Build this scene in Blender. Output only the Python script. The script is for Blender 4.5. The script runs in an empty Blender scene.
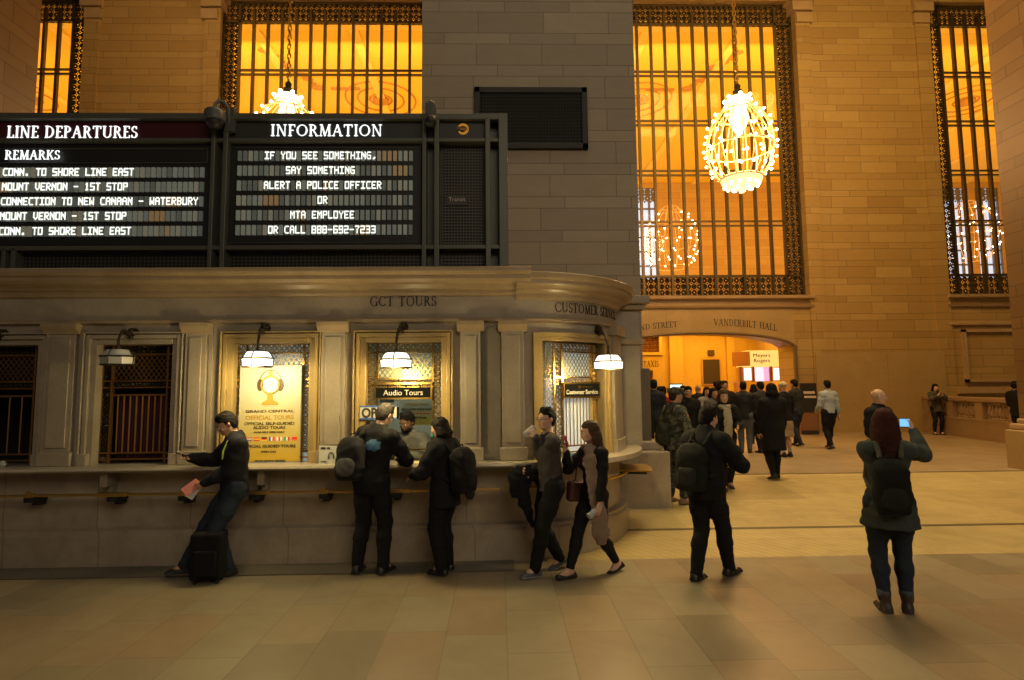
import bpy, math, random
import numpy as np
from mathutils import Vector, Matrix
random.seed(7)
PI = math.pi
SC = bpy.context.scene
COL = SC.collection

# ------------------------------------------------------------------ camera
F = 565.0
CH = 1.9
_yc = np.array([-13.0, -48.0, -F]); _yc /= np.linalg.norm(_yc)
_zc = np.array([-63.0, 6600.0, -F]); _zc -= _zc.dot(_yc) * _yc; _zc /= np.linalg.norm(_zc)
_xc = np.cross(_yc, _zc)
RC = np.array([_xc, _yc, _zc])
cam_d = bpy.data.cameras.new('camera'); cam = bpy.data.objects.new('camera', cam_d); COL.objects.link(cam)
cam_d.sensor_width = 36; cam_d.lens = F / 1024 * 36; cam_d.clip_end = 300
cam.matrix_world = Matrix(((*RC[0], 0), (*RC[1], 0), (*RC[2], CH), (0, 0, 0, 1)))
SC.camera = cam

def at(x, y, Y):
    r = RC @ np.array([(x - 512) / F, (340 - y) / F, -1.0]); t = Y / r[1]
    return (float(r[0] * t), Y, float(CH + r[2] * t))

def floor_z(Y):
    return 0.0 if Y < 6.4 else (0.22 if Y > 10.8 else 0.22 * (Y - 6.4) / 4.4)

# ------------------------------------------------------------------ materials
MATS = {}
def nn(nt, t, **kw):
    n = nt.nodes.new(t)
    for k, v in kw.items(): setattr(n, k, v)
    return n
def mth(nt, op, a, b=None, c=None):
    n = nt.nodes.new('ShaderNodeMath'); n.operation = op
    for i, v in enumerate((a, b, c)):
        if v is None: continue
        if isinstance(v, (int, float)): n.inputs[i].default_value = v
        else: nt.links.new(v, n.inputs[i])
    return n.outputs[0]
def mixc(nt, fac, a, b, mode='MIX'):
    n = nt.nodes.new('ShaderNodeMix'); n.data_type = 'RGBA'; n.blend_type = mode
    for i, v in ((0, fac), (6, a), (7, b)):
        if isinstance(v, (int, float)): n.inputs[i].default_value = v
        elif isinstance(v, tuple): n.inputs[i].default_value = (*v[:3], 1)
        else: nt.links.new(v, n.inputs[i])
    return n.outputs[2]
def newmat(name):
    m = bpy.data.materials.new(name); m.use_nodes = True
    nt = m.node_tree; b = nt.nodes['Principled BSDF']
    MATS[name] = m
    return m, nt, b
def mat(name, col, rough=.5, metal=0.0, var=.12, vs=6.0, bump=0.0, bs=40.0, emit=None, es=1.0, spec=.5, alpha=1.0):
    if name in MATS: return MATS[name]
    m, nt, b = newmat(name)
    b.inputs['Roughness'].default_value = rough; b.inputs['Metallic'].default_value = metal
    b.inputs['Specular IOR Level'].default_value = spec
    tc = nn(nt, 'ShaderNodeTexCoord')
    nz = nn(nt, 'ShaderNodeTexNoise'); nz.inputs['Scale'].default_value = vs; nz.inputs['Detail'].default_value = 4
    nt.links.new(tc.outputs['Object'], nz.inputs['Vector'])
    lo = tuple(c * (1 - var) for c in col); hi = tuple(min(1, c * (1 + var)) for c in col)
    nt.links.new(mixc(nt, nz.outputs['Fac'], lo, hi), b.inputs['Base Color'])
    if bump:
        n2 = nn(nt, 'ShaderNodeTexNoise'); n2.inputs['Scale'].default_value = bs; n2.inputs['Detail'].default_value = 3
        nt.links.new(tc.outputs['Object'], n2.inputs['Vector'])
        bp = nn(nt, 'ShaderNodeBump'); bp.inputs['Strength'].default_value = bump; bp.inputs['Distance'].default_value = .02
        nt.links.new(n2.outputs['Fac'], bp.inputs['Height']); nt.links.new(bp.outputs[0], b.inputs['Normal'])
    if emit:
        b.inputs['Emission Color'].default_value = (*emit, 1); b.inputs['Emission Strength'].default_value = es
    if alpha < 1: b.inputs['Alpha'].default_value = alpha
    return m

def stone(name, c1, c2, P=.65, W=1.05, joint=.35, rough=.55, gap=.012, small=.34, vein=.25, zoff=0.0, horizontal='xy', bump=.25):
    """coursed ashlar: tall and short courses alternate, staggered joints"""
    if name in MATS: return MATS[name]
    m, nt, b = newmat(name)
    geo = nn(nt, 'ShaderNodeNewGeometry'); sp = nn(nt, 'ShaderNodeSeparateXYZ'); nt.links.new(geo.outputs['Position'], sp.inputs[0])
    u = mth(nt, 'ADD', sp.outputs[0], sp.outputs[1]); v = mth(nt, 'ADD', sp.outputs[2], zoff)
    vp = mth(nt, 'DIVIDE', v, P); fl = mth(nt, 'FLOOR', vp); fr = mth(nt, 'FRACT', vp)
    sm = mth(nt, 'GREATER_THAN', fr, 1 - small)
    row = mth(nt, 'ADD', mth(nt, 'MULTIPLY', fl, 2.0), sm)
    wn = nn(nt, 'ShaderNodeTexWhiteNoise', noise_dimensions='1D'); nt.links.new(row, wn.inputs['W'])
    up = mth(nt, 'ADD', mth(nt, 'DIVIDE', u, W), mth(nt, 'ADD', mth(nt, 'MULTIPLY', row, .5), mth(nt, 'MULTIPLY', wn.outputs['Value'], .35)))
    uf = mth(nt, 'FRACT', up); uc = mth(nt, 'FLOOR', up)
    cmb = nn(nt, 'ShaderNodeCombineXYZ'); nt.links.new(uc, cmb.inputs[0]); nt.links.new(row, cmb.inputs[1])
    w2 = nn(nt, 'ShaderNodeTexWhiteNoise', noise_dimensions='3D'); nt.links.new(cmb.outputs[0], w2.inputs['Vector'])
    g = gap / W; gz = gap / P
    j1 = mth(nt, 'LESS_THAN', uf, g); j2 = mth(nt, 'LESS_THAN', fr, gz)
    j3 = mth(nt, 'LESS_THAN', mth(nt, 'ABSOLUTE', mth(nt, 'SUBTRACT', fr, 1 - small)), gz / 2)
    j = mth(nt, 'MAXIMUM', j1, mth(nt, 'MAXIMUM', j2, j3))
    nz = nn(nt, 'ShaderNodeTexNoise'); nz.inputs['Scale'].default_value = 3.0; nz.inputs['Detail'].default_value = 6; nz.inputs['Roughness'].default_value = .65
    mp = nn(nt, 'ShaderNodeMapping'); mp.inputs['Scale'].default_value = (1, 1, 3.5)
    nt.links.new(geo.outputs['Position'], mp.inputs[0]); nt.links.new(mp.outputs[0], nz.inputs['Vector'])
    base = mixc(nt, w2.outputs['Value'], c1, c2)
    veined = mixc(nt, mth(nt, 'MULTIPLY', nz.outputs['Fac'], vein), base, (.10, .07, .045))
    col = mixc(nt, mth(nt, 'MULTIPLY', j, 1 - joint), veined, tuple(c * .25 for c in c1))
    nt.links.new(col, b.inputs['Base Color']); b.inputs['Roughness'].default_value = rough
    bp = nn(nt, 'ShaderNodeBump'); bp.inputs['Strength'].default_value = bump; bp.inputs['Distance'].default_value = .01
    nt.links.new(mth(nt, 'SUBTRACT', nz.outputs['Fac'], j), bp.inputs['Height']); nt.links.new(bp.outputs[0], b.inputs['Normal'])
    return m

def marble(name, c1, c2, rough=.35, sc=2.5, panel=0.0, bump=.08):
    if name in MATS: return MATS[name]
    m, nt, b = newmat(name)
    geo = nn(nt, 'ShaderNodeNewGeometry')
    nz = nn(nt, 'ShaderNodeTexNoise'); nz.inputs['Scale'].default_value = sc; nz.inputs['Detail'].default_value = 8; nz.inputs['Roughness'].default_value = .7
    nz.inputs['Distortion'].default_value = .8
    nt.links.new(geo.outputs['Position'], nz.inputs['Vector'])
    n2 = nn(nt, 'ShaderNodeTexNoise'); n2.inputs['Scale'].default_value = sc * 14; n2.inputs['Detail'].default_value = 4
    nt.links.new(geo.outputs['Position'], n2.inputs['Vector'])
    rp = nn(nt, 'ShaderNodeValToRGB'); rp.color_ramp.elements[0].position = .35; rp.color_ramp.elements[1].position = .68
    nt.links.new(nz.outputs['Fac'], rp.inputs[0])
    base = mixc(nt, rp.outputs[0], c1, c2)
    col = mixc(nt, mth(nt, 'MULTIPLY', n2.outputs['Fac'], .35), base, tuple(c * .4 for c in c1))
    if panel:
        sp = nn(nt, 'ShaderNodeSeparateXYZ'); nt.links.new(geo.outputs['Position'], sp.inputs[0])
        uf = mth(nt, 'FRACT', mth(nt, 'DIVIDE', mth(nt, 'ADD', sp.outputs[0], sp.outputs[1]), panel))
        col = mixc(nt, mth(nt, 'MULTIPLY', mth(nt, 'LESS_THAN', uf, .008 / panel), .7), col, tuple(c * .2 for c in c1))
    nt.links.new(col, b.inputs['Base Color']); b.inputs['Roughness'].default_value = rough
    bp = nn(nt, 'ShaderNodeBump'); bp.inputs['Strength'].default_value = bump; bp.inputs['Distance'].default_value = .01
    nt.links.new(n2.outputs['Fac'], bp.inputs['Height']); nt.links.new(bp.outputs[0], b.inputs['Normal'])
    return m

def floor_mat(name, cols, W=.47, L=.78, rough=.3, groove=0.0, joint=.6, warm=1.0):
    m, nt, b = newmat(name)
    geo = nn(nt, 'ShaderNodeNewGeometry'); sp = nn(nt, 'ShaderNodeSeparateXYZ'); nt.links.new(geo.outputs['Position'], sp.inputs[0])
    xp = mth(nt, 'DIVIDE', mth(nt, 'SUBTRACT', sp.outputs[0], .04), W); xc = mth(nt, 'FLOOR', xp); xf = mth(nt, 'FRACT', xp)
    wn = nn(nt, 'ShaderNodeTexWhiteNoise', noise_dimensions='1D'); nt.links.new(xc, wn.inputs['W'])
    yp = mth(nt, 'ADD', mth(nt, 'DIVIDE', sp.outputs[1], L), wn.outputs['Value']); yc = mth(nt, 'FLOOR', yp); yf = mth(nt, 'FRACT', yp)
    cmb = nn(nt, 'ShaderNodeCombineXYZ'); nt.links.new(xc, cmb.inputs[0]); nt.links.new(yc, cmb.inputs[1])
    w2 = nn(nt, 'ShaderNodeTexWhiteNoise', noise_dimensions='3D'); nt.links.new(cmb.outputs[0], w2.inputs['Vector'])
    rp = nn(nt, 'ShaderNodeValToRGB'); nt.links.new(w2.outputs['Value'], rp.inputs[0])
    els = rp.color_ramp.elements
    for i, (p, c) in enumerate(cols):
        e = els[i] if i < 2 else els.new(p)
        e.position = p; e.color = (*c, 1)
    nz = nn(nt, 'ShaderNodeTexNoise'); nz.inputs['Scale'].default_value = 1.6; nz.inputs['Detail'].default_value = 8; nz.inputs['Roughness'].default_value = .7; nz.inputs['Distortion'].default_value = .6
    nt.links.new(geo.outputs['Position'], nz.inputs['Vector'])
    r2 = nn(nt, 'ShaderNodeValToRGB'); r2.color_ramp.elements[0].position = .42; r2.color_ramp.elements[1].position = .75
    nt.links.new(nz.outputs['Fac'], r2.inputs[0])
    col = mixc(nt, mth(nt, 'MULTIPLY', r2.outputs[0], .35), rp.outputs[0], (.14, .10, .06))
    h = nz.outputs['Fac']
    if groove:
        d = mth(nt, 'ADD', sp.outputs[0], mth(nt, 'MULTIPLY', sp.outputs[1], .8))
        gr = mth(nt, 'SINE', mth(nt, 'MULTIPLY', d, groove))
        gm = mth(nt, 'MULTIPLY', mth(nt, 'GREATER_THAN', gr, .35), .14)
        n3 = nn(nt, 'ShaderNodeTexNoise'); n3.inputs['Scale'].default_value = 2.2; n3.inputs['Detail'].default_value = 5
        mp = nn(nt, 'ShaderNodeMapping'); mp.inputs['Scale'].default_value = (.7, 4, 1); nt.links.new(geo.outputs['Position'], mp.inputs[0]); nt.links.new(mp.outputs[0], n3.inputs['Vector'])
        col = mixc(nt, mth(nt, 'MULTIPLY', n3.outputs['Fac'], .5), col, (.22, .15, .06))
        col = mixc(nt, gm, col, (.12, .085, .04))
        h = mth(nt, 'SUBTRACT', h, gm)
    j = mth(nt, 'MAXIMUM', mth(nt, 'LESS_THAN', xf, .012 / W), mth(nt, 'LESS_THAN', yf, .012 / L))
    col = mixc(nt, mth(nt, 'MULTIPLY', j, joint), col, (.07, .05, .03))
    nt.links.new(col, b.inputs['Base Color'])
    nt.links.new(mth(nt, 'ADD', mth(nt, 'MULTIPLY', nz.outputs['Fac'], .25), rough - .1), b.inputs['Roughness'])
    bp = nn(nt, 'ShaderNodeBump'); bp.inputs['Strength'].default_value = .12; bp.inputs['Distance'].default_value = .01
    nt.links.new(h, bp.inputs['Height']); nt.links.new(bp.outputs[0], b.inputs['Normal'])
    return m

def glass_mat(name, tint=(1, 1, 1), gl=.08, rough=.05):
    m = bpy.data.materials.new(name); m.use_nodes = True; nt = m.node_tree; nt.nodes.clear(); MATS[name] = m
    o = nn(nt, 'ShaderNodeOutputMaterial'); t = nn(nt, 'ShaderNodeBsdfTransparent'); t.inputs[0].default_value = (*tint, 1)
    g = nn(nt, 'ShaderNodeBsdfGlossy'); g.inputs['Roughness'].default_value = rough
    fr = nn(nt, 'ShaderNodeFresnel'); gg = nn(nt, 'ShaderNodeNewGeometry'); nt.links.new(mth(nt, 'SUBTRACT', 1.45, mth(nt, 'MULTIPLY', gg.outputs['Backfacing'], 1.45 - 1 / 1.45)), fr.inputs[0])
    mx = nn(nt, 'ShaderNodeMixShader'); nt.links.new(mth(nt, 'MULTIPLY', fr.outputs[0], gl * 10), mx.inputs[0])
    nt.links.new(t.outputs[0], mx.inputs[1]); nt.links.new(g.outputs[0], mx.inputs[2]); nt.links.new(mx.outputs[0], o.inputs[0])
    return m
def emis(name, col, s):
    m, nt, b = newmat(name)
    b.inputs['Base Color'].default_value = (*[min(1, c * .6) for c in col], 1)
    b.inputs['Emission Color'].default_value = (*col, 1); b.inputs['Emission Strength'].default_value = s
    return m

# ------------------------------------------------------------------ mesh builder
class MB:
    def __init__(s): s.v = []; s.f = []; s.m = []; s.mi = 0
    def add(s, vs, fs):
        n = len(s.v); s.v.extend([tuple(map(float, p)) for p in vs]); s.f.extend([tuple(i + n for i in f) for f in fs]); s.m.extend([s.mi] * len(fs)); return s
    def box(s, x0, x1, y0, y1, z0, z1):
        vs = [(x0, y0, z0), (x1, y0, z0), (x1, y1, z0), (x0, y1, z0), (x0, y0, z1), (x1, y0, z1), (x1, y1, z1), (x0, y1, z1)]
        return s.add(vs, [(0, 3, 2, 1), (4, 5, 6, 7), (0, 1, 5, 4), (1, 2, 6, 5), (2, 3, 7, 6), (3, 0, 4, 7)])
    def obox(s, c, size, R=None):
        hx, hy, hz = (q / 2 for q in size); c = Vector(c)
        vs = [Vector((x, y, z)) for z in (-hz, hz) for x, y in ((-hx, -hy), (hx, -hy), (hx, hy), (-hx, hy))]
        if R is not None: vs = [R @ q for q in vs]
        return s.add([c + q for q in vs], [(0, 3, 2, 1), (4, 5, 6, 7), (0, 1, 5, 4), (1, 2, 6, 5), (2, 3, 7, 6), (3, 0, 4, 7)])
    def bar(s, a, b, w, t, up=(0, 0, 1)):
        a, b = Vector(a), Vector(b); d = (b - a).normalized(); u = Vector(up)
        if abs(d.dot(u)) > .98: u = Vector((0, 1, 0))
        x = d.cross(u).normalized(); z = x.cross(d)
        R = Matrix((x, d, z)).transposed()
        return s.obox((a + b) / 2, (w, (b - a).length, t), R)
    def tube(s, pts, r, n=8, closed=False):
        pts = [Vector(p) for p in pts]; N = len(pts); rs = r if isinstance(r, (list, tuple)) else [r] * N
        vs = []; up = Vector((0, 0, 1)); prev = None
        for i, p in enumerate(pts):
            if closed: d = (pts[(i + 1) % N] - pts[i - 1]).normalized()
            else: d = (pts[min(i + 1, N - 1)] - pts[max(i - 1, 0)]).normalized()
            if prev is None:
                u = up if abs(d.dot(up)) < .9 else Vector((1, 0, 0)); x = d.cross(u).normalized()
            else: x = (prev - d * prev.dot(d)).normalized()
            prev = x; y = d.cross(x)
            for k in range(n):
                a = 2 * PI * k / n; vs.append(p + (x * math.cos(a) + y * math.sin(a)) * rs[i])
        fs = []
        for i in range(N if closed else N - 1):
            j = (i + 1) % N
            for k in range(n): fs.append((i * n + k, i * n + (k + 1) % n, j * n + (k + 1) % n, j * n + k))
        if not closed: fs.append(tuple(range(n))[::-1]); fs.append(tuple((N - 1) * n + k for k in range(n)))
        return s.add(vs, fs)
    def lathe(s, prof, c=(0, 0, 0), n=16, a0=0, a1=None, sx=1, sy=1):
        """prof: (r, z)"""
        full = a1 is None; a1 = a0 + 2 * PI if full else a1; m = n if full else n + 1; K = len(prof)
        vs = [(c[0] + r * math.cos(a0 + (a1 - a0) * k / n) * sx, c[1] + r * math.sin(a0 + (a1 - a0) * k / n) * sy, c[2] + z) for r, z in prof for k in range(m)]
        fs = []
        for i in range(K - 1):
            for k in range(n):
                k2 = (k + 1) % m if full else k + 1
                fs.append((i * m + k, i * m + k2, (i + 1) * m + k2, (i + 1) * m + k))
        if full:
            if prof[0][0] > 1e-5: fs.append(tuple(range(m))[::-1])
            if prof[-1][0] > 1e-5: fs.append(tuple((K - 1) * m + k for k in range(m)))
        return s.add(vs, fs)
    def sphere(s, c, r, n=10, m=7, sc=(1, 1, 1)):
        prof = [(math.sin(PI * i / m), -math.cos(PI * i / m)) for i in range(m + 1)]
        vs = [(c[0] + r * p[0] * math.cos(2 * PI * k / n) * sc[0], c[1] + r * p[0] * math.sin(2 * PI * k / n) * sc[1], c[2] + r * p[1] * sc[2]) for p in prof for k in range(n)]
        fs = [(i * n + k, i * n + (k + 1) % n, (i + 1) * n + (k + 1) % n, (i + 1) * n + k) for i in range(m) for k in range(n)]
        return s.add(vs, fs)
    def arcbox(s, c, r0, r1, a0, a1, z0, z1, n=12):
        """block between two radii; angles in radians"""
        vs = []
        for k in range(n + 1):
            a = a0 + (a1 - a0) * k / n; ca, sa = math.cos(a), math.sin(a)
            vs += [(c[0] + r0 * ca, c[1] + r0 * sa, z0), (c[0] + r1 * ca, c[1] + r1 * sa, z0), (c[0] + r1 * ca, c[1] + r1 * sa, z1), (c[0] + r0 * ca, c[1] + r0 * sa, z1)]
        fs = []
        for k in range(n):
            for i in range(4): j = (i + 1) % 4; fs.append((4 * k + i, 4 * k + j, 4 * k + 4 + j, 4 * k + 4 + i))
        fs += [(0, 3, 2, 1), tuple(4 * n + i for i in range(4))]
        return s.add(vs, fs)
    def prism(s, poly, o, ux, uy, depth):
        """poly in (u,v); o origin; extruded along ux x uy by depth"""
        o, ux, uy = Vector(o), Vector(ux), Vector(uy); nz = ux.cross(uy).normalized() * depth; n = len(poly)
        vs = [o + ux * p[0] + uy * p[1] for p in poly]; vs += [q + nz for q in vs]
        fs = [tuple(range(n))[::-1], tuple(range(n, 2 * n))] + [(i, (i + 1) % n, n + (i + 1) % n, n + i) for i in range(n)]
        return s.add(vs, fs)
    def extr(s, prof, x0, x1):
        """moulding: prof of (y,z) swept along x"""
        n = len(prof); vs = [(x0, y, z) for y, z in prof] + [(x1, y, z) for y, z in prof]
        return s.add(vs, [(i, (i + 1) % n, n + (i + 1) % n, n + i) for i in range(n)] + [tuple(range(n))[::-1], tuple(range(n, 2 * n))])
    def build(s, name, mats, parent=None, smooth=False, bevel=0.0, loc=None):
        me = bpy.data.meshes.new(name)
        vs = s.v
        if loc is not None: vs = [(a - loc[0], b - loc[1], c - loc[2]) for a, b, c in vs]
        me.from_pydata(vs, [], s.f)
        if not isinstance(mats, (list, tuple)): mats = [mats]
        for m in mats: me.materials.append(m)
        if len(mats) > 1: me.polygons.foreach_set('material_index', s.m)
        me.validate(); me.update()
        import bmesh
        bm = bmesh.new(); bm.from_mesh(me); bmesh.ops.recalc_face_normals(bm, faces=bm.faces); bm.to_mesh(me); bm.free()
        o = bpy.data.objects.new(name, me); COL.objects.link(o)
        if parent is not None: o.parent = parent
        if loc is not None: o.location = loc
        if smooth:
            me.polygons.foreach_set('use_smooth', [True] * len(me.polygons))
            if smooth != 'all':
                try: me.set_sharp_from_angle(angle=math.radians(40))
                except Exception: pass
        if bevel:
            b = o.modifiers.new('bevel', 'BEVEL'); b.width = bevel; b.segments = 2; b.limit_method = 'ANGLE'
        return o

def tag(o, label, cat, group=None, kind=None):
    o['label'] = label; o['category'] = cat
    if group: o['group'] = group
    if kind: o['kind'] = kind
    return o
def empty(name, loc=(0, 0, 0), rz=0.0):
    o = bpy.data.objects.new(name, None); COL.objects.link(o); o.location = loc; o.rotation_euler = (0, 0, rz); o.empty_display_size = .1
    return o
def struct(o, label=None, cat=None):
    o['kind'] = 'structure'
    if label: o['label'] = label
    if cat: o['category'] = cat
    return o
def copy_tree(o, parent=None):
    c = o.copy(); COL.objects.link(c)
    if parent is not None: c.parent = parent
    for ch in list(o.children): copy_tree(ch, c)
    return c

# ------------------------------------------------------------------ lettering
def arc(cx, cy, rx, ry, a0, a1, w0, w1=None, n=10):
    w1 = w0 if w1 is None else w1; out = []
    for i in range(n):
        t0 = math.radians(a0 + (a1 - a0) * i / n); t1 = math.radians(a0 + (a1 - a0) * (i + 1) / n)
        # thick at the sides, thin at top and bottom
        wa = w1 + (w0 - w1) * abs(math.cos(t0)); wb = w1 + (w0 - w1) * abs(math.cos(t1))
        out.append(('q', [(cx + (rx + wa / 2) * math.cos(t0), cy + (ry + w1 / 2) * math.sin(t0)), (cx + (rx - wa / 2) * math.cos(t0), cy + (ry - w1 / 2) * math.sin(t0)),
                          (cx + (rx - wb / 2) * math.cos(t1), cy + (ry - w1 / 2) * math.sin(t1)), (cx + (rx + wb / 2) * math.cos(t1), cy + (ry + w1 / 2) * math.sin(t1))]))
    return out
TK, TN = .135, .06
def st(x0, y0, x1, y1, w): # slanted stroke with horizontal ends
    return [('q', [(x0 - w / 2, y0), (x0 + w / 2, y0), (x1 + w / 2, y1), (x1 - w / 2, y1)])]
def hb(x0, x1, y, w=TN): return [('q', [(x0, y - w / 2), (x1, y - w / 2), (x1, y + w / 2), (x0, y + w / 2)])]
def sf(x, y, w=.3): # serif
    yy = .025 if y == 0 else .975
    return [('q', [(x - w / 2, yy - .025), (x + w / 2, yy - .025), (x + w / 2, yy + .025), (x - w / 2, yy + .025)])]
def stem(x, w=TK): return st(x, 0, x, 1, w) + sf(x, 0) + sf(x, 1)
def vt(x, y0, y1): return [('q', [(x - .03, y0), (x + .03, y0), (x + .03, y1), (x - .03, y1)])]
GL = {
 'A': (.86, st(.1, 0, .42, 1, TN) + st(.72, 0, .42, 1, TK) + hb(.2, .62, .36) + sf(.1, 0, .24) + sf(.74, 0, .28)),
 'B': (.7, stem(.18) + arc(.3, .75, .22, .22, -90, 90, TK, TN) + arc(.3, .27, .27, .24, -90, 90, TK, TN) + hb(.15, .3, .97) + hb(.15, .3, .52) + hb(.15, .3, .03)),
 'C': (.84, arc(.47, .5, .37, .47, 45, 315, TK, TN, 14) + vt(.74, .7, .95) + vt(.74, .05, .25)),
 'D': (.86, stem(.18) + arc(.3, .5, .42, .47, -90, 90, TK, TN, 12) + hb(.15, .32, .97) + hb(.15, .32, .03)),
 'E': (.64, stem(.18) + hb(.15, .55, .97) + hb(.15, .46, .52) + hb(.15, .6, .03) + vt(.55, .78, 1) + vt(.59, 0, .22)),
 'F': (.62, stem(.18) + hb(.15, .55, .97) + hb(.15, .46, .5) + vt(.55, .78, 1)),
 'G': (.9, arc(.47, .5, .37, .47, 45, 320, TK, TN, 14) + st(.77, .03, .77, .42, TK) + hb(.62, .9, .42, .05) + vt(.74, .72, .95)),
 'H': (.9, stem(.18) + stem(.72) + hb(.18, .72, .5)),
 'I': (.36, stem(.18)),
 'K': (.8, stem(.18) + st(.22, .42, .66, 1, TN) + st(.68, 0, .36, .6, TK) + sf(.64, 1, .24) + sf(.7, 0, .26)),
 'L': (.62, stem(.18) + hb(.15, .58, .03) + vt(.57, 0, .25)),
 'M': (1.02, st(.16, 0, .2, 1, TN) + st(.2, 1, .5, .05, TK)[:0] + st(.5, 0, .22, 1, TK) + st(.48, 0, .82, 1, TN) + st(.86, 0, .82, 1, TK) + sf(.16, 0, .24) + sf(.86, 0) + sf(.16, 1, .2) + sf(.86, 1, .2)),
 'N': (.92, st(.18, 0, .18, 1, TN) + st(.72, 0, .2, 1, TK) + st(.74, 0, .74, 1, TN) + sf(.18, 0, .24) + sf(.14, 1, .2) + sf(.74, 1, .26)),
 'O': (.94, arc(.47, .5, .38, .47, 0, 360, TK, TN, 18)),
 'P': (.68, stem(.18) + arc(.3, .73, .25, .24, -90, 90, TK, TN) + hb(.15, .3, .97) + hb(.15, .3, .49)),
 'R': (.78, stem(.18) + arc(.3, .74, .24, .23, -90, 90, TK, TN) + hb(.15, .3, .97) + hb(.15, .3, .51) + st(.68, 0, .38, .52, TK) + sf(.7, 0, .22)),
 'S': (.6, arc(.3, .74, .19, .23, 30, 270, TK * .8, TN) + arc(.3, .27, .21, .24, -150, 90, TK, TN) + vt(.46, .76, .97) + vt(.1, .03, .26)),
 'T': (.78, stem(.38) + hb(.05, .71, .97) + vt(.06, .76, 1) + vt(.7, .76, 1)),
 'U': (.88, st(.18, .3, .18, 1, TK) + arc(.45, .32, .27, .29, 180, 360, TK, TN, 10) + st(.72, .3, .72, 1, TN) + sf(.18, 1) + sf(.72, 1, .24)),
 'V': (.84, st(.42, 0, .12, 1, TK) + st(.44, 0, .74, 1, TN) + sf(.12, 1) + sf(.74, 1, .22)),
 'X': (.8, st(.66, 0, .14, 1, TK) + st(.12, 0, .64, 1, TN) + sf(.14, 1, .26) + sf(.64, 1, .22) + sf(.12, 0, .22) + sf(.66, 0, .26)),
 '2': (.62, arc(.3, .74, .2, .23, -30, 160, TK * .8, TN) + st(.1, .03, .47, .62, TN * 1.6) + hb(.06, .58, .04, .09)),
 '4': (.66, st(.42, 0, .42, 1, TK * .9) + hb(.03, .62, .27) + st(.04, .27, .4, 1, TN)),
 '.': (.3, [('q', [(.08, 0), (.22, 0), (.22, .14), (.08, .14)])]),
 ' ': (.4, []),
}
def text_w(t, sp=.06): return sum(GL[c][0] + sp for c in t)
def serif_text(mb, t, h, place, th=.006, sp=.06, width=None):
    """place(u, v, d) -> point: u along the line, v up, d proud"""
    k = h; total = text_w(t, sp) * h; kx = h * (width / total if width else 1); u = 0
    for c in t:
        adv, strokes = GL[c]
        for _, q in strokes:
            pts = [(u + a * kx, b * k) for a, b in q]
            vs = [place(a, b, 0) for a, b in pts] + [place(a, b, th) for a, b in pts]
            mb.add(vs, [(0, 1, 2, 3), (4, 5, 6, 7), (0, 1, 5, 4), (1, 2, 6, 5), (2, 3, 7, 6), (3, 0, 4, 7)])
        u += (adv + sp) * kx
    return u
D57 = {'A':'0E11111F111111','B':'1E11111E11111E','C':'0F10101010100F','D':'1E11111111111E','E':'1F10101E10101F','F':'1F10101E101010','G':'0F10101711110F','H':'1111111F111111','I':'1F04040404041F',
 'K':'11121418141211','L':'1010101010101F','M':'111B1515111111','N':'11191D17131111','O':'1F11111111111F','P':'1F11111F101010','R':'1E11111E141211','S':'1F10101F01011F','T':'1F040404040404','U':'1111111111111F',
 'V':'1111111111 0A04'.replace(' ',''),'W':'11111115151B11','Y':'11110A04040404','-':'0000001F000000','.':'00000000000C0C',',':'0000000000060C','1':'040C040404040E','2':'1F01011F10101F','3':'1F01010F01011F','6':'1F10101F11111F','7':'1F010204040404','8':'1F11111F11111F','9':'1F11111F01011F','0':'1F11111111111F',' ':'00000000000000'}
def dot_glyph(mb, ch, x, z, y, w, h):
    s = D57[ch]; cw, chh = w / 5, h / 7
    for r in range(7):
        b = int(s[2 * r:2 * r + 2], 16)
        c = 0
        while c < 5:
            if b >> (4 - c) & 1:
                c1 = c
                while c1 < 5 and b >> (4 - c1) & 1: c1 += 1
                mb.box(x + c * cw + .0005, x + c1 * cw - .0005, y - .006, y, z + h - (r + 1) * chh + .0002, z + h - r * chh)
                c = c1
            else: c += 1
def font_text(name, txt, h, loc, mat_, parent, rot=(PI / 2, 0, 0), align='CENTER', ext=.002, xs=1.0, bold=0.0):
    cu = bpy.data.curves.new(name, 'FONT'); cu.body = txt; cu.size = h * 1.38; cu.align_x = align; cu.extrude = ext; cu.offset = bold; cu.resolution_u = 3
    tmp = bpy.data.objects.new('tmp', cu); COL.objects.link(tmp)
    dg = bpy.context.evaluated_depsgraph_get(); me = bpy.data.meshes.new_from_object(tmp.evaluated_get(dg))
    bpy.data.objects.remove(tmp); bpy.data.curves.remove(cu)
    R = Matrix.Rotation(rot[2], 4, 'Z') @ Matrix.Rotation(rot[0], 4, 'X') @ Matrix.Diagonal((xs, 1, 1, 1))
    me.transform(R); me.materials.clear(); me.materials.append(mat_)
    o = bpy.data.objects.new(name, me); COL.objects.link(o); o.location = loc
    if parent is not None: o.parent = parent
    return o
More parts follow.
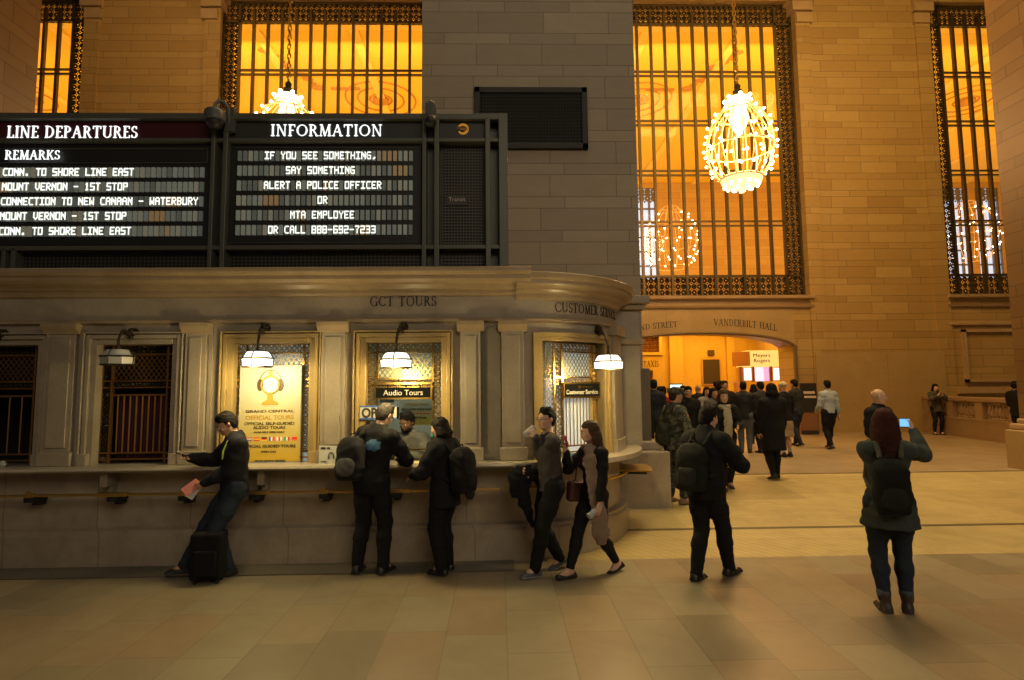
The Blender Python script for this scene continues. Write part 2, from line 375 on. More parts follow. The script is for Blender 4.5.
# ================================================================== materials of the place
M_WALL = stone('far_stone', (.50, .335, .125), (.40, .245, .082), P=.655, W=1.35, zoff=.14, small=.34, gap=.02, vein=.35)
M_PIER = stone('pier_stone', (.43, .35, .245), (.33, .27, .19), P=.575, W=1.12, gap=.014, vein=.3, small=.33, zoff=.1)
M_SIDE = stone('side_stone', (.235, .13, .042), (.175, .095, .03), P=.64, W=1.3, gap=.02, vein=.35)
M_SMOOTH = marble('smooth_sandstone', (.47, .33, .15), (.40, .27, .12), rough=.45, sc=.8, panel=2.6, bump=.04)
M_TRIM = marble('sandstone_moulding', (.50, .35, .20), (.42, .28, .15), rough=.5, sc=1.5, bump=.04)
M_BOOTH = marble('booth_marble', (.45, .385, .29), (.34, .28, .205), rough=.33, sc=2.2, bump=.05)
M_BOOTHP = marble('booth_panel_marble', (.50, .42, .32), (.36, .29, .21), rough=.3, sc=3.0, panel=1.02, bump=.04)
M_CORN = marble('booth_cornice_marble', (.46, .35, .22), (.34, .25, .15), rough=.3, sc=2.0, bump=.05)
M_COUNTER = marble('counter_marble', (.52, .46, .36), (.43, .37, .28), rough=.25, sc=3, bump=.02)
M_BORDER = marble('floor_border_marble', (.10, .092, .075), (.15, .13, .10), rough=.35, sc=2.2, panel=1.5)
M_GRAN = marble('dado_slab', (.27, .235, .18), (.20, .175, .13), rough=.22, sc=1.6)
FC = [(0, (.235, .20, .13)), (1, (.21, .18, .12)), (.22, (.30, .235, .145)), (.4, (.235, .175, .11)), (.52, (.29, .21, .13)), (.6, (.25, .21, .14)), (.8, (.29, .25, .165)), (.9, (.19, .155, .10))]
M_FLOOR = floor_mat('concourse_floor_tiles', FC, rough=.36, joint=.3)
M_RAMP = floor_mat('grooved_ramp_stone', [(0, (.54, .43, .185)), (1, (.43, .33, .14)), (.5, (.58, .47, .21))], W=2.4, L=1.3, rough=.42, groove=46, joint=.2)
M_FLOOR2 = floor_mat('passage_floor_stone', [(0, (.36, .275, .17)), (1, (.30, .225, .14)), (.5, (.39, .30, .19))], W=1.4, L=.9, rough=.3)
M_LINE = mat('dark_floor_joint', (.10, .07, .035), .5)
M_BRONZE = mat('dark_bronze', (.05, .036, .018), .5, .6)
M_BRONZE2 = mat('worn_bronze_bar', (.10, .07, .034), .45, .6)
M_BRASS = mat('polished_brass', (.78, .50, .14), .26, 1.0)
M_BRASSD = mat('aged_brass', (.70, .45, .13), .32, .9)
M_BLACK = mat('black_metal', (.018, .018, .018), .5)
M_STEEL = mat('charcoal_frame', (.11, .112, .095), .42, .2)
M_STEELH = mat('header_grey', (.045, .047, .045), .5)
M_MAROON = mat('header_maroon', (.075, .012, .016), .4)
M_VOID = mat('dark_interior', (.012, .011, .010), .8)
M_GLASS = glass_mat('window_glass', (.97, .97, .95), .035)
M_WHITE = emis('lit_white_letters', (.95, 1.0, .92), 1.3)
M_WHITE2 = emis('lit_header_letters', (.95, 1.0, .97), 1.3)
M_DARKL = mat('incised_letters', (.03, .025, .02), .6)
M_LAMP = emis('lit_milk_glass', (1.0, .93, .80), 1.9)
M_MILK = mat('unlit_milk_glass', (.42, .42, .40), .3)

# ================================================================== floors
b = MB(); b.box(-18, 24, -6, 6.4, -.3, 0); struct(b.build('floor', M_FLOOR), 'tan and pink stone tiled concourse floor', 'floor')
b = MB(); b.prism([(6.4, -.3), (10.8, -.3), (10.8, .22), (6.4, 0)], (-18, 0, 0), (0, 1, 0), (0, 0, 1), 42)
o = struct(b.build('floor', M_RAMP), 'yellow grooved stone floor sloping gently up past the booth', 'floor')
b = MB(); b.box(-18, 32, 10.8, 30, -.3, .22); struct(b.build('floor', M_FLOOR2), 'darker pinkish smooth floor before the arched passage', 'floor')
for y0 in (7.42, 10.77):
    z0 = floor_z(y0); b = MB(); b.prism([(y0, z0 - .01), (y0 + .07, floor_z(y0 + .07) - .01), (y0 + .07, floor_z(y0 + .07) + .004), (y0, z0 + .004)], (-18, 0, 0), (0, 1, 0), (0, 0, 1), 42)
    struct(b.build('trim_1', M_LINE), 'thin dark joint line across the sloping floor', 'floor trim')
b = MB(); b.box(-12, .15, 6.05, 6.6, -.02, .012); 
struct(b.build('trim_2', M_BORDER), 'dark grey stone border strip along the foot of the booth', 'floor trim')

# ================================================================== far wall with arch and tall windows
WZ0, WZ1 = 5.15, 16.42
WINS = [(-23.1, -15.05), (-10.2, -2.1), (3.1, 11.26), (16.4, 24.4)]
AX0, AX1 = 3.9, 10.62
def arch_z(x):
    t = (x - (AX0 + AX1) / 2) / ((AX1 - AX0) / 2); return 3.28 + .56 * math.sqrt(max(0, 1 - t * t * .985)) - .03
b = MB()
xs = [-30, *[q for w in WINS for q in w], 32]
for i in range(0, len(xs), 2): b.box(xs[i], xs[i + 1], 20, 21.2, 0, WZ1)
b.box(-30, 32, 20, 21.2, WZ1, 21)
for i, (x0, x1) in enumerate(WINS):
    if i == 2: continue
    b.box(x0, x1, 20, 21.2, 0, WZ0)
b.box(3.1, AX0, 20, 21.2, 0, WZ0); b.box(AX1, 11.26, 20, 21.2, 0, WZ0)
struct(b.build('wall_back', M_WALL), 'warm sandstone block wall with tall windows and arch', 'wall')
b = MB()
N = 28; pts = [(AX0 + (AX1 - AX0) * k / N) for k in range(N + 1)]
b.prism([(x, arch_z(x)) for x in pts] + [(AX1, WZ0), (AX0, WZ0)], (0, 21.2, 0), (1, 0, 0), (0, 0, 1), 1.22)
ar = struct(b.build('wall_back_arch', M_SMOOTH), 'smooth stone lintel carved with street and hall names over the arch', 'wall')
b = MB(); b.box(11.26, 11.8, 19.93, 20.0, .22, 16.6)
for x0, x1 in ((15.85, 16.4), (-10.7, -10.12), (-15.05, -14.5)): b.box(x0, x1, 19.93, 20.0, .22, 16.6)
struct(b.build('trim_3', M_WALL), 'raised stone strips flanking the tall windows', 'wall trim')
b = MB(); b.box(11.3, 16.0, 19.9, 19.995, .22, 3.05); struct(b.build('trim_4', M_SMOOTH), 'smooth stone dado between the arch and the stair', 'wall trim')
# arch soffit edge moulding
b = MB(); b.tube([(x, 19.96, arch_z(x) - .02) for x in pts], .055, 6); b.box(AX1 - .06, AX1 + .05, 19.92, 20.02, .22, arch_z(AX1))
struct(b.build('trim_5', mat('arch_edge', (.16, .10, .05), .5)), 'dark moulded edge of the arched opening', 'wall trim')
# sills and mouldings under the windows
for i, (x0, x1) in enumerate(WINS):
    b = MB(); b.extr([(20.02, 4.98), (19.82, 5.02), (19.80, 5.12), (20.02, 5.16)], x0 - .1, x1 + .1)
    b.extr([(20.02, 4.66), (19.90, 4.70), (19.86, 4.78), (20.02, 4.80)], x0 - .1, x1 + .1)
    if i in (0, 3): b.extr([(20.02, 3.98), (19.9, 4.02), (19.9, 4.1), (20.02, 4.14)], x0 - .1, x1 + .1)
    struct(b.build('trim_6', M_TRIM), 'moulded stone sill under tall window ' + ['at the far left edge', 'above the departure board', 'above the arched passage', 'at the far right'][i], 'sill')
    b = MB()
    for xa, s_ in ((x0, -1), (x1, 1)):  # corbels at the upper corners
        for k, (w, h0, h1) in enumerate(((.9, 16.3, 16.6), (.75, 15.95, 16.3), (.6, 15.5, 15.88))):
            xx = sorted((xa + s_ * .62, xa + s_ * (.62 - w))); b.box(xx[0], xx[1], 19.78 + .04 * k, 20.4, h0, h1)
    b.box(x0 - .6, x1 + .6, 19.86, 20.3, 16.6, 16.85)
    struct(b.build('trim_7', M_TRIM), 'stone corbels and lintel band over tall window ' + ['at the far left edge', 'above the departure board', 'above the arched passage', 'at the far right'][i], 'wall trim')
# framed blind panel right
b = MB()
px0, px1, pz0, pz1 = 16.75, 24, 1.95, 3.85
for a in ((px0, px0 + .12, pz0, pz1), (px0, px1, pz0, pz0 + .1), (px0, px1, pz1 - .1, pz1)): b.box(a[0], a[1], 19.9, 20.01, a[2], a[3])
b.box(16.4, 24.4, 19.86, 20.01, 1.55, 1.75)
struct(b.build('trim_8', M_TRIM), 'raised stone frame of a blank wall panel above the stair', 'wall trim')

# lettering on the arch: follows the curve
def arch_text(t, x0, x1, h, rise, name):
    mb = MB(); total = text_w(t) * h
    def place(u, v, d):
        x = x0 + (x1 - x0) * u / total; z = arch_z(x) + rise
        e = .05; sl = (arch_z(min(AX1, x + e)) - arch_z(max(AX0, x - e))) / (2 * e); n = math.hypot(1, sl)
        return (x - v * sl / n * .3, 19.975 - d, z + v / n)
    serif_text(mb, t, h, place); return mb.build(name, M_DARKL, ar)
arch_text('42ND STREET', 4.78, 6.42, .21, .22, 'lettering')
arch_text('VANDERBILT HALL', 7.72, 10.0, .24, .26, 'lettering')

# ---- ornamental bronze lattice built of rings
def ring_cells(mb, x0, x1, z0, z1, c, y, t=.03, w=.40, axis=None):
    nx = max(1, round((x1 - x0) / c)); nz = max(1, round((z1 - z0) / c)); cx, cz = (x1 - x0) / nx, (z1 - z0) / nz
    P3 = axis or (lambda a, bb, d: (a, y - d, bb))
    for i in range(nx):
        for k in range(nz):
            ox, oz = x0 + (i + .5) * cx, z0 + (k + .5) * cz; ro, ri = .5, .5 - w; n = 8
            ph = PI / 8; vs = []
            for q in range(n):
                a = ph + 2 * PI * q / n; ca, sa = math.cos(a), math.sin(a)
                vs += [P3(ox + cx * ro * ca * 1.05, oz + cz * ro * sa * 1.05, 0), P3(ox + cx * ri * ca, oz + cz * ri * sa, 0), P3(ox + cx * (ro + ri) / 2 * ca, oz + cz * (ro + ri) / 2 * sa, t)]
            fs = []
            for q in range(n):
                r = (q + 1) % n; fs += [(3 * q, 3 * r, 3 * r + 2, 3 * q + 2), (3 * q + 1, 3 * q + 2, 3 * r + 2, 3 * r + 1), (3 * q, 3 * q + 1, 3 * r + 1, 3 * r)]
            mb.add(vs, fs)
            if (i + k) % 2 == 0:
                d = .16; mb.add([P3(ox - cx * d, oz, 0), P3(ox, oz - cz * d, 0), P3(ox + cx * d, oz, 0), P3(ox, oz + cz * d, 0), P3(ox, oz, t)], [(0, 1, 4), (1, 2, 4), (2, 3, 4), (3, 0, 4), (3, 2, 1, 0)])
    # diagonal ties fill the corners between rings
    for i in range(nx + 1):
        for k in range(nz + 1):
            ox, oz = x0 + i * cx, z0 + k * cz; d = .2
            mb.add([P3(ox - cx * d, oz, .005), P3(ox, oz - cz * d, .005), P3(ox + cx * d, oz, .005), P3(ox, oz + cz * d, .005)], [(0, 1, 2, 3)])

def tall_window(n, x0, x1):
    YB = 20.32
    names = {1: 'far left', 2: 'left, behind the board', 3: 'right, over the arch', 4: 'far right'}
    root = struct(empty('window_%d' % n, ((x0 + x1) / 2, YB, WZ0)), 'tall bronze barred window glowing orange, ' + {1: 'cut by the left edge of the wall', 2: 'rising above the departure board', 3: 'over the arched passage', 4: 'beside the right-hand pier'}[n], 'window')
    inv = lambda o: setattr(o, 'parent', root) or setattr(o, 'location', (-(x0 + x1) / 2, -YB, -WZ0)) or o
    fw = .62; zb, zt = WZ0 + .80, WZ1 - .82
    b = MB()
    ring_cells(b, x0, x0 + fw, WZ0, WZ1, .2, YB); ring_cells(b, x1 - fw, x1, WZ0, WZ1, .2, YB)
    ring_cells(b, x0 + fw, x1 - fw, zt, WZ1, .2, YB); ring_cells(b, x0 + fw, x1 - fw, WZ0 + .06, zb - .08, .2, YB)
    inv(b.build('ornamental_border', M_BRONZE))
    b = MB()
    for a in ((x0, x1, WZ0, WZ0 + .07), (x0, x1, WZ1 - .07, WZ1), (x0, x0 + .07, WZ0, WZ1), (x1 - .07, x1, WZ0, WZ1), (x0 + fw - .04, x0 + fw + .05, WZ0, WZ1), (x1 - fw - .05, x1 - fw + .04, WZ0, WZ1),
              (x0, x1, zb - .08, zb), (x0, x1, zt, zt + .08)): b.box(a[0], a[1], YB - .08, YB + .04, a[2], a[3])
    for k in range(int((x1 - x0) / .2)): b.box(x0 + .2 * k + .05, x0 + .2 * k + .15, YB - .06, YB, WZ1 - .15, WZ1 - .06)
    inv(b.build('frame', M_BRONZE2))
    nb = 13; sp = (x1 - x0 - 2 * fw) / nb
    b = MB()
    for k in range(1, nb): xx = x0 + fw + sp * k; b.box(xx - .045, xx + .045, YB - .1, YB + .03, WZ0, WZ1 - .3)
    for k in range(1, 5):
        z = zb + (zt - zb) * k / 5
        b.box(x0 + fw, x1 - fw, YB - .07, YB + .02, z + .055, z + .115); b.box(x0 + fw, x1 - fw, YB - .07, YB + .02, z - .115, z - .055)
    inv(b.build('mullions', M_BRONZE2))
    b = MB(); b.box(x0 + fw, x1 - fw, YB + .05, YB + .062, zb, zt); inv(b.build('pane', M_GLASS))
for i, (x0, x1) in enumerate(WINS): tall_window(i + 1, x0, x1)

# ================================================================== lit hall behind the windows
M_CEIL = mat('painted_ceiling', (.84, .62, .13), .7, var=.06, vs=.6)
M_HWALL = stone('hall_stone', (.62, .44, .25), (.54, .36, .19), P=.7, W=1.6, gap=.015, vein=.2)
CZ = 16.6; HB = 39.5
b = MB(); b.box(-40, 42, 21.2, HB + 2, CZ, CZ + .3); struct(b.build('ceiling', M_CEIL), 'pale vaulted hall ceiling seen through the tall windows', 'ceiling')
b = MB(); b.box(-40, 42, 21.2, HB + 2, 4.9, 5.0); struct(b.build('ceiling_passage', M_TRIM), 'stone slab above the arched passage', 'ceiling')
DW = [(-35.2, -33.2), (-32.6, -30.6), (-8.4, -6.4), (9.3, 11.5), (30.3, 32.1), (32.6, 34.4), (34.9, 36.7)]
b = MB()
cuts = [-40] + [q for w in DW for q in w] + [42]
for i in range(0, len(cuts), 2): b.box(cuts[i], cuts[i + 1], HB, HB + .6, 4.9, CZ)
for x0, x1 in DW: b.box(x0, x1, HB, HB + .6, 4.9, 9.4); b.box(x0, x1, HB, HB + .6, 16.2, CZ)
struct(b.build('wall_hall', M_HWALL), 'orange lit stone wall of the hall behind the windows', 'wall')
b = MB(); b.box(-40, -39.6, 21.2, HB, 4.9, CZ); b.box(41.6, 42, 21.2, HB, 4.9, CZ); struct(b.build('wall_hall_side', M_HWALL))
M_DAY = emis('daylight_pane', (.62, .76, 1.0), .95)
for i, (x0, x1) in enumerate(DW):
    r = struct(empty('window_%d' % (5 + i), ((x0 + x1) / 2, HB, 6)), 'daylit latticed window on the far side of the hall', 'window')
    inv = lambda o: setattr(o, 'parent', r) or setattr(o, 'location', (-(x0 + x1) / 2, -HB, -6)) or o
    b = MB(); b.box(x0, x1, HB + .3, HB + .32, 9.4, 16.2); inv(b.build('pane', M_DAY))
    b = MB(); n = max(2, round((x1 - x0) / .6))
    for k in range(n + 1): xx = x0 + (x1 - x0) * k / n; b.box(xx - .06, xx + .06, HB + .1, HB + .25, 9.4, 16.2)
    for k in range(7): b.box(x0, x1, HB + .12, HB + .25, 9.4 + k * 1.05, 9.5 + k * 1.05)
    inv(b.build('mullions', mat('grey_mullion', (.16, .15, .16), .5)))
    b = MB(); ring_cells(b, x0, x1, 15.2, 16.2, .45, HB + .1); inv(b.build('ornamental_border', mat('grey_mullion', (.16, .15, .16), .5)))
# ceiling ribs, rosettes
M_ORN = mat('ceiling_ornament', (.50, .26, .08), .7)
M_RIB = mat('ceiling_rib', (.88, .70, .28), .7)
b = MB()
for x in range(-38, 42, 4): b.box(x, x + .35, 21.3, HB, CZ - .12, CZ + .01)
b.box(-40, 42, 21.25, 21.9, CZ - .18, CZ)
struct(b.build('ceiling_ribs', M_RIB))
for cx in (-23.5, -5.9, 7.2, 24.5):
    b = MB()
    for r in (.55, 1.15, 1.75): b.tube([(cx + r * math.cos(a), 27.8 + r * math.sin(a), CZ - .01) for a in [2 * PI * k / 28 for k in range(28)]], .05, 5, True)
    b.lathe([(.42, 0), (.40, -.12), (.2, -.2), (0, -.22)], (cx, 27.8, CZ), 12)
    tag(b.build('ceiling_rosette', M_ORN), 'round painted plaster rosette on the hall ceiling behind the windows', 'ceiling rosette', 'hall ceiling rosettes')
for cx, s_ in ((-10.0, 1), (10.7, -1)):
    b = MB(); rr = random.Random(3)
    for k in range(9):
        b.sphere((cx + s_ * k * .16 + rr.uniform(-.12, .12), 23.6 + k * .38, CZ - .02), rr.uniform(.14, .3), 7, 4, (1.3, 1, .2))
    b.box(cx + s_ * 2.6 - .7, cx + s_ * 2.6 + .7, 26.6, 26.8, CZ - .06, CZ)
    tag(b.build('ceiling_ornament', M_ORN), 'brown leafy plaster ornament on the hall ceiling, ' + ('seen through the left window' if s_ > 0 else 'seen through the right window'), 'ceiling ornament')

# ================================================================== arched passage
b = MB(); b.box(-3, 3.2, 21.2, 30, 0, 4.9); b.box(12.75, 16, 21.2, 30, 0, 4.9); struct(b.build('wall_passage_side', M_HWALL))
b = MB(); b.box(3, 13, 27.6, 28.2, 0, 4.9); b.box(8.35, 9.0, 27.35, 27.62, .22, 4.9); b.box(11.2, 11.6, 27.45, 27.62, .22, 4.9)
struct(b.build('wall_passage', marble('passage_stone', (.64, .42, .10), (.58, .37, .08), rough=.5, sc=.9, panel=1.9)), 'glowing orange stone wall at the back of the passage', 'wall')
b = MB(); X0 = 3.2
b.box(X0, 7.3, 25, 26, 2.62, 3.42); b.box(X0, 7.3, 25, 26, 4.12, 4.9); b.box(6.85, 7.3, 25, 26, .22, 2.62); b.box(7.18, 7.3, 25, 26, 3.42, 4.12); b.box(X0, 4.2, 25, 26, .22, 4.9)
b.box(X0, 7.34, 24.92, 25.02, 3.3, 3.42)
struct(b.build('wall_passage_left', marble('passage_stone', (.6, .42, .22), (.55, .38, .18))), 'stone doorway wall on the left of the passage', 'wall')
b = MB(); b.box(3.2, 7.3, 25.9, 25.95, .22, 4.9); struct(b.build('doorway_dark_sheet', M_VOID))  # near-black sheet stands in for the unlit space beyond the doorway
b = MB(); ring_cells(b, 4.2, 7.18, 3.42, 4.12, .2, 25.15); tag(b.build('bronze_grille', mat('red_bronze', (.16, .06, .03), .5, .4)), 'dark bronze grille above the doorway at the left of the passage', 'grille')
b = MB(); serif_text(b, 'TAXIS', .26, lambda u, v, d: (6.42 + u, 24.99 - d, 2.78 + v), width=.72); tag(b.build('sign_lettering', M_DARKL), 'carved taxi stand lettering over the doorway in the passage', 'lettering')
b = MB(); x0, _, z0 = at(703.5, 384, 27.55); x1, _, z1 = at(719, 359.5, 27.55); b.box(x0, x1, 27.5, 27.6, z0, z1)
r = b.build('wall_panel', mat('dark_panel', (.035, .022, .014), .5)); tag(r, 'tall dark notice board on the orange back wall of the passage', 'panel')
b = MB(); b.box(x0 - .06, x1 + .06, 27.52, 27.595, z0 - .06, z0); b.box(x0 - .06, x1 + .06, 27.52, 27.595, z1, z1 + .06); b.box(x0 - .06, x0, 27.52, 27.595, z0, z1); b.box(x1, x1 + .06, 27.52, 27.595, z0, z1); b.build('frame', M_BRASSD, r)
b = MB(); x0, _, z0 = at(708, 355.5, 27.55); x1, _, z1 = at(714, 350, 27.55); b.box(x0, x1, 27.48, 27.6, z0, z1); tag(b.build('wall_vent', mat('dark_panel2', (.06, .03, .015), .5), bevel=.02), 'small square dark vent above the tall notice board', 'vent')
b = MB(); b.box(4, 12.7, 21.5, 27.4, 4.82, 4.9); 
# monitor at the back
r = empty('ticket_monitor', (*at(675, 396, 26.2)[:2], .22)); tag(r, 'small glowing pale blue screen on a stand at the back of the passage', 'screen')
xm, _, zm = at(676, 389, 26.2)
b = MB(); b.box(-.05, .05, -.05, .05, 0, zm - .5); b.box(-.25, .25, -.2, .2, 0, .05); b.build('stand', M_BLACK, r)
b = MB(); b.box(xm - r.location.x - .32, xm - r.location.x + .32, -.03, .05, zm - .22 - .26, zm - .22 + .26); b.build('casing', M_STEEL, r, bevel=.01)
b = MB(); b.box(xm - r.location.x - .28, xm - r.location.x + .28, -.036, -.03, zm - .22 - .2, zm - .22 + .2); b.build('screen', emis('pale_screen', (.5, .95, 1.0), 1.2), r)

# coffee kiosk
K = 23.0; kx0, kx1 = at(740, 360, K)[0], at(783, 360, K)[0]
kr = empty('coffee_kiosk', ((kx0 + kx1) / 2, K, .22)); tag(kr, 'lit wooden coffee kiosk with glowing name sign and menu screens inside the arch', 'kiosk')
hw = (kx1 - kx0) / 2
zs0, zs1 = at(760, 366.5, K)[2] - .22, at(760, 350.5, K)[2] - .22
M_KSIGN = emis('glowing_cream_sign', (1.0, .64, .17), 1.0); M_KWOOD = mat('kiosk_wood', (.36, .15, .05), .45, vs=3)
b = MB(); b.box(-hw + .35, hw - .1, -.02, 1.2, zs0, zs1); b.build('sign_box', M_KSIGN, kr, bevel=.01)
b = MB(); b.obox((-hw + .15, .25, (zs0 + zs1) / 2), (.06, .75, zs1 - zs0 - .06), Matrix.Rotation(math.radians(38), 3, 'Z')); b.build('side_sign', M_KWOOD, kr)
b = MB(); b.box(-hw, -hw + .14, .1, .26, 0, zs0); b.box(hw - .12, hw, 0, .14, 0, zs0 + .3); b.box(-hw + .5, -hw + .58, .02, .1, zs0 - .62, zs0); b.box(hw - .55, hw - .46, .02, .1, zs0 - .62, zs0); b.box(-hw, hw, .9, 1.1, 0, 1.2); b.build('posts', M_KWOOD, kr)
b = MB(); b.box(-hw, hw, 0, .6, 0, 1.05); b.build('counter_base', M_KWOOD, kr, bevel=.01)
b = MB(); b.box(-hw - .04, hw + .04, -.05, .65, 1.05, 1.11); b.build('countertop', M_COUNTER, kr, bevel=.01)
font_text('lettering', 'Meyers\nRogers', .155, (0, -.03, (zs0 + zs1) / 2 + .06), mat('ink', (.02, .015, .01), .6), kr, ext=.006, xs=1.15, bold=.0)
def scr(x0, x1, z0, z1, m, nm='menu_screen'):
    b = MB(); b.box(x0, x1, -.0, .06, z0, z1); o = b.build(nm, m, kr); return o
ms, nt, bs_ = newmat('menu_screen_face')
tcn = nn(nt, 'ShaderNodeTexCoord'); spn = nn(nt, 'ShaderNodeSeparateXYZ'); nt.links.new(tcn.outputs['Generated'], spn.inputs[0])
nzz = nn(nt, 'ShaderNodeTexNoise'); nzz.inputs['Scale'].default_value = 7; nt.links.new(tcn.outputs['Generated'], nzz.inputs['Vector'])
ca = mixc(nt, nzz.outputs['Fac'], (.55, .50, .80), (.85, .85, 1.0)); cb = mixc(nt, nzz.outputs['Fac'], (.38, .2, .62), (.8, .35, .6))
nt.links.new(mixc(nt, mth(nt, 'GREATER_THAN', spn.outputs[0], .6), ca, cb), bs_.inputs['Emission Color']); bs_.inputs['Emission Strength'].default_value = 1.1
scr(-hw + .62, hw - .6, zs0 - .6, zs0 - .03, ms)
scr(-hw + .17, -hw + .45, zs0 - .56, zs0 - .06, emis('menu_white', (1, .92, .9), 1.3)); scr(hw - .4, hw - .17, zs0 - .56, zs0 - .06, MATS['menu_white'])
for k, (x, hh, c) in enumerate(((-.7, .28, (.9, .55, .15)), (-.25, .2, (.7, .3, .1)), (.15, .34, (.85, .7, .3)), (.55, .24, (.6, .5, .4)), (.8, .4, (.9, .8, .5)))):
    b = MB(); b.lathe([(0, 0), (.09, 0), (.1, hh * .6), (.05, hh * .85), (.045, hh)], (kr.location.x + x, K + .2, 1.335), 12); tag(b.build('counter_jar', mat('jar%d' % k, c, .25)), ['amber', 'brown', 'tall yellow', 'grey', 'cream topped'][k] + ' jar standing on the coffee kiosk counter', 'jar')
b = MB(); x0, _, z0 = at(724, 382.5, 24.8); b.box(x0, x0 + 1.0, 24.6, 25.0, z0 - .03, z0 + .02); b.box(x0 + .45, x0 + .55, 24.75, 24.85, .22, z0); b.build('ledge_tmp', M_BRASSD)
o = COL.objects['ledge_tmp']; o.name = 'standing_table'; tag(o, 'thin high standing table behind the crowd left of the kiosk', 'table')
# hanging bracket over the kiosk
b = MB(); bx = at(768, 340, 21.0)[0]; b.tube([(bx, 21.35, 4.9), (bx, 21.35, 3.75)], .025, 6); b.tube([(bx, 21.35, 3.75), (bx + .5, 21.35, 3.72), (bx + .75, 21.35, 3.55), (bx + 1.0, 21.35, 3.6)], .05, 6); b.sphere((bx + .5, 21.35, 3.78), .12)
tag(b.build('hanging_bracket', M_BRONZE, smooth=True), 'dark curled metal bracket hanging inside the arch over the kiosk', 'bracket')

# cabinet against the dado by the arch
cx0, cx1 = at(798, 430, 19.4)[0], at(816, 430, 19.4)[0]; zt = at(805, 382.5, 19.4)[2]
r = empty('ticket_machine', ((cx0 + cx1) / 2, 19.4, .22)); tag(r, 'brown freestanding ticket machine with a black screen panel beside the arch', 'ticket machine')
hw2 = (cx1 - cx0) / 2; H = zt - .22
b = MB(); b.box(-hw2, hw2, -.2, .3, 0, H); b.build('body', mat('machine_brown', (.22, .10, .05), .5), r, bevel=.02)
b = MB(); b.box(-hw2 + .03, hw2 - .03, -.22, -.19, H * .43, H - .03); b.build('display_panel', M_BLACK, r)
b = MB(); b.box(-hw2 + .1, hw2 - .1, -.23, -.215, H * .78, H * .83); b.box(-hw2 + .16, hw2 - .06, -.23, -.215, H * .70, H * .74); b.build('display_lines', mat('pale_print', (.6, .5, .45), .5), r)
b = MB(); b.box(-hw2 + .02, hw2 - .02, -.21, -.19, .02, .14); b.build('kick_plate', M_BLACK, r)

# balustrade beside the stair
A, B_ = Vector((15.25, 19.9, .22)), Vector((14.3, 15.2, .22)); L = (B_ - A).length
r = empty('balustrade', A, 0); ang = math.atan2((B_ - A).y, (B_ - A).x); r.rotation_euler.z = ang
tag(r, 'stone balustrade with turned balusters beside the far stair', 'balustrade')
M_BAL = marble('balustrade_stone', (.40, .27, .15), (.34, .22, .12), rough=.5)
b = MB(); b.box(0, L, -.17, .17, 0, .58); b.box(0, L, -.19, .19, 0, .12); b.box(0, L, -.19, .19, .54, .6); b.build('base', M_BAL, r)
b = MB(); b.box(-.02, L, -.2, .2, 1.12, 1.26); b.build('handrail', M_BAL, r, bevel=.03)
for k in range(4):
    b = MB(); x = .15 + k * (L - .3) / 3; b.box(x - .17, x + .17, -.16, .16, .58, 1.14); b.build('pier', M_BAL, r)
prof = [(.07, 0), (.07, .05), (.04, .08), (.085, .2), (.06, .33), (.035, .42), (.07, .46), (.07, .54)]
for s_ in range(3):
    for k in range(7):
        b = MB(); x = .15 + s_ * (L - .3) / 3 + .28 + k * ((L - .3) / 3 - .4) / 7; b.lathe(prof, (x, 0, .59), 10); b.build('baluster', M_BAL, r, smooth=True)

# ================================================================== side piers and central pier
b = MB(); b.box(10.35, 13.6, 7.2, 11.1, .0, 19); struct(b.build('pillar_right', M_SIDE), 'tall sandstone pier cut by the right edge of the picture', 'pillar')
b = MB(); b.box(10.15, 13.7, 7.0, 11.25, 0, .98)
struct(b.build('pillar_right_base', M_SMOOTH, bevel=.03), 'stone base block of the right-hand pier', 'pillar base')
b = MB(); b.box(10.2, 13.7, 7.05, 11.2, .98, 1.1); b.box(10.32, 13.7, 7.1, 11.15, 1.1, 1.2); struct(b.build('pillar_right_moulding', M_TRIM, bevel=.03))
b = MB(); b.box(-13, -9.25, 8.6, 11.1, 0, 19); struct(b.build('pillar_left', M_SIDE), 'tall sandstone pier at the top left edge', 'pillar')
PY = 9.2; pxl, pxr = at(422, 60, PY)[0], at(639.5, 250, PY)[0]
b = MB(); b.box(pxl, pxr, PY, 13.5, 0, 19); struct(b.build('pillar_centre', M_PIER), 'broad grey stone block pier rising behind the booth', 'pillar')
b = MB(); b.box(1.2, 2.38, 8.86, 12.0, 0, at(640, 368, 8.86)[2]); struct(b.build('pillar_centre_dado', M_GRAN, bevel=.015), 'polished dark stone slab on the side of the central pier', 'pillar trim')
b = MB(); b.box(1.2, 2.55, 8.5, 12.1, 0, .93); struct(b.build('pillar_centre_base', M_BOOTHP, bevel=.015), 'stone plinth of the central pier beside the soldier', 'pillar base')
b = MB(); b.box(1.2, 2.5, 8.7, 12.1, .93, 1.06); struct(b.build('pillar_centre_moulding', M_BOOTH, bevel=.02))
